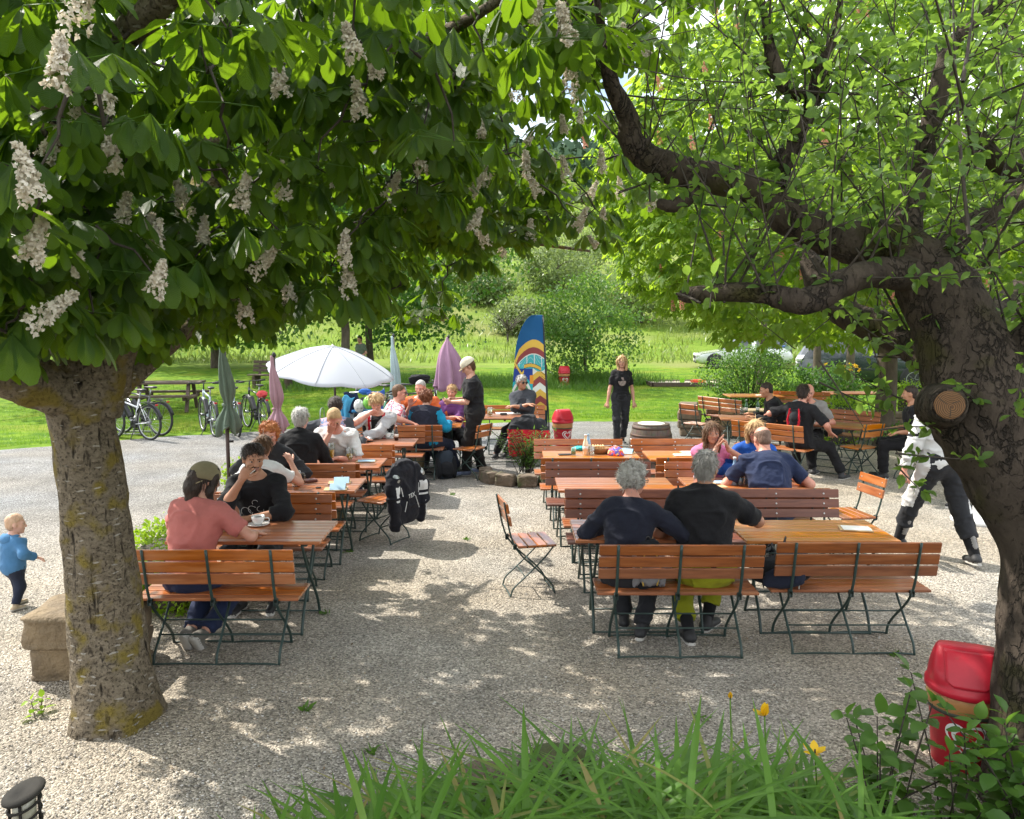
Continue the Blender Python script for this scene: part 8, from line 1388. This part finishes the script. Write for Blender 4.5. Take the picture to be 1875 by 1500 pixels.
# ================================================================== PARKED CARS
def car(label, loc, rz, col, L=4.5, H=1.46, Wd=1.8, kind='sedan', group='cars parked beyond the lawn'):
    t = empty('parked_car', label, 'car', loc, R(rz), group); P = mat('car_paint', col, tuple(c * .95 for c in col), rough=.22, coat=1.0, metal=.15); G = MT.setdefault('car_glass', mat('car_glass', (.02, .028, .034), (.025, .032, .038), rough=.06, coat=.6)); x = np.linspace(-L / 2, L / 2, 46); f = (x + L / 2) / L  # front at +X
    if kind == 'van': belt = np.interp(f, [0, .02, .8, .93, 1], [.75, .95, .98, .9, .6]); roof = np.interp(f, [0, .03, .08, .66, .80, .9, 1], [.8, 1.2, H, H, H * .72, .95, .6])
    elif kind == 'suv': belt = np.interp(f, [0, .03, .3, .72, .95, 1], [.7, 1.0, 1.05, 1.02, .88, .62]); roof = np.interp(f, [0, .03, .1, .25, .58, .73, 1], [.7, 1.05, 1.5 * H / 1.7, H, H * .98, 1.05, .62])
    else: belt = np.interp(f, [0, .03, .25, .68, .94, 1], [.65, .9, .95, .9, .72, .5]); roof = np.interp(f, [0, .06, .2, .38, .58, .72, 1], [.65, .92, H * .88, H, H * .97, .92, .5])
    roof = np.maximum(roof, belt + .004); taper = 1 - .12 * np.abs(f * 2 - 1) ** 4; w = Wd / 2 * taper; zb = np.interp(f, [0, .05, .95, 1], [.38, .22, .20, .3]); V, K = [], 14
    for i in range(len(x)):
        hh = roof[i] - belt[i]; wr = w[i] - .30 * hh; pr = [(0, zb[i]), (w[i] * .8, zb[i]), (w[i] * .97, zb[i] + .12), (w[i], (zb[i] + belt[i]) * .5), (w[i] * .985, belt[i] - .05), (w[i] * .95, belt[i]), (wr, roof[i] - min(.06, hh * .3)), (wr * .82, roof[i])]; half = pr + [(0, roof[i] + .02)]; V += [(x[i], y, z) for y, z in half] + [(x[i], -y, z) for y, z in half[::-1][1:-1]]
    n = 16; V = np.array(V); F, M = [], []
    for i in range(len(x) - 1):
        for j in range(n):
            F.append((i * n + j, (i + 1) * n + j, (i + 1) * n + (j + 1) % n, i * n + (j + 1) % n)[::-1]); hh = roof[i] - belt[i]; fm = (f[i] + f[i + 1]) / 2; side = j in (5, 10) and hh > .16 and min(abs(fm - p) for p in ((.40, .62) if kind != 'van' else (.3, .62))) > .012; ws = hh > .03 and roof[i + 1] < roof[i] - .006 and f[i] > .5 and j in (6, 7, 8, 9) and belt[i] + .02 < roof[i]; rw = roof[i + 1] > roof[i] + .01 and f[i] < .3 and hh > .06 and j in (6, 7, 8, 9); M.append(1 if side or ws or rw else 0)
    F.append(tuple(range(n))); F.append(tuple((len(x) - 1) * n + j for j in range(n))[::-1]); M += [0, 0]; mk('body', V, F, [P, G], t, M, True)
    rr = .34 if kind != 'suv' else .38
    for sx in (.30, -.31):
        for sy in (-1, 1):
            c = np.array([sx * L, sy * (Wd / 2 - .09), rr]); wz = MB(); q = rotx(R(90)); wz.lathe([(rr * .62, -.11), (rr * .97, -.11), (rr, -.07), (rr, .07), (rr * .97, .11), (rr * .62, .11)], c=c, n=32, rot=q); o = wz.build('wheel', MT['rubber'], t, True); rm = MB(); rm.lathe([(0, .05), (rr * .64, .05), (rr * .66, .112), (rr * .6, .112), (rr * .58, .065)], c=c, n=32, rot=rotx(R(90) * sy * -1 if sy > 0 else R(90)))
            for k in range(5): a = k * 1.2566; rm.box(c + np.array([math.cos(a) * rr * .33, sy * .095, math.sin(a) * rr * .33]), (rr * .56, .03, rr * .13), roty(-a), .01)
            rm.build('rim', MT['steel'], o)
            ar = MB(); ar.lathe([(rr * 1.16, -.02), (rr * 1.18, .0), (rr * 1.02, .006)], c=c + np.array([0, sy * .085, 0]), n=32, rot=rotx(R(90) * -sy)); ar.build('wheel_arch', MT['black'], t, True)
    for sy in (-1, 1): h = MB(); h.box((L / 2 - .13, sy * Wd * .36, belt[-4] * .86), (.22, .34, .13), rotz(R(-14 * sy)), .04); h.build('headlight', MT['china'], t); m = MB(); m.box((L * .17, sy * (Wd / 2 + .07), belt[25] + .06), (.12, .16, .12), None, .03); m.build('mirror', P, t)
    g = MB(); g.box((L / 2 - .0, 0, .52), (.05, Wd * .5, .16), None, .02); g.box((L / 2 - .03, 0, .30), (.08, Wd * .7, .10), None, .02); g.build('grille', MT['black'], t); pl = MB(); pl.box((L / 2 + .03, 0, .40), (.015, .52, .11), None, .003); pl.build('number_plate', MT['white'], t); return t
car('white car parked at the far edge of the lawn, nose to the left', (11.2, 40, 0), 172, (.68, .70, .70)); car('silver van standing behind the brown post', (13.6, 34.5, 0), 232, (.5, .52, .53), 4.9, 1.85, 1.9, 'van'); car('dark green off-roader behind the yellow flowers', (12.5, 28.6, 0), -24, (.02, .032, .03), 4.6, 1.75, 1.88, 'suv'); car('blue car with its windscreen reflecting the sky, behind the small tree trunk', (13.4, 43, 0), 240, (.05, .12, .3)); car('white car far right behind the apple trunk', (19.5, 35, 0), 200, (.66, .67, .68))
for lab, px, Y, h in (('slim grey tree trunk between the white and the silver car', 1393, 30, 3.2), ('brown trunk of a young tree in front of the silver van', 1497, 25, 3.4), ('darker trunk standing before the off-roader', 1560, 23.5, 3.6)):
    simple_tree('roadside_tree', lab, 'tree', ((px - CX) / FPX * Y, Y, 0), h, .12, ((px - CX) / FPX * Y, Y, 4.6), (1.9, 1.6, 1.5), 40, 60, .14, 'leaf_maple', spread=.35, zmin=2.6, group='young trees along the car park')
def post(label, px, Y, h): t = MB(); t.tube([(0, 0, 0), (0, 0, h)], .03, 8); o = t.build('marker_post', MT['white'], smooth=True, loc=((px - CX) / FPX * Y, Y, 0)); tag(o, label, 'post')
post('white metal post in front of the off-roader', 1624, 21.5, 1.35); post('thin pale stake at the left of the mauve parasol', 797, 18.5, .95)
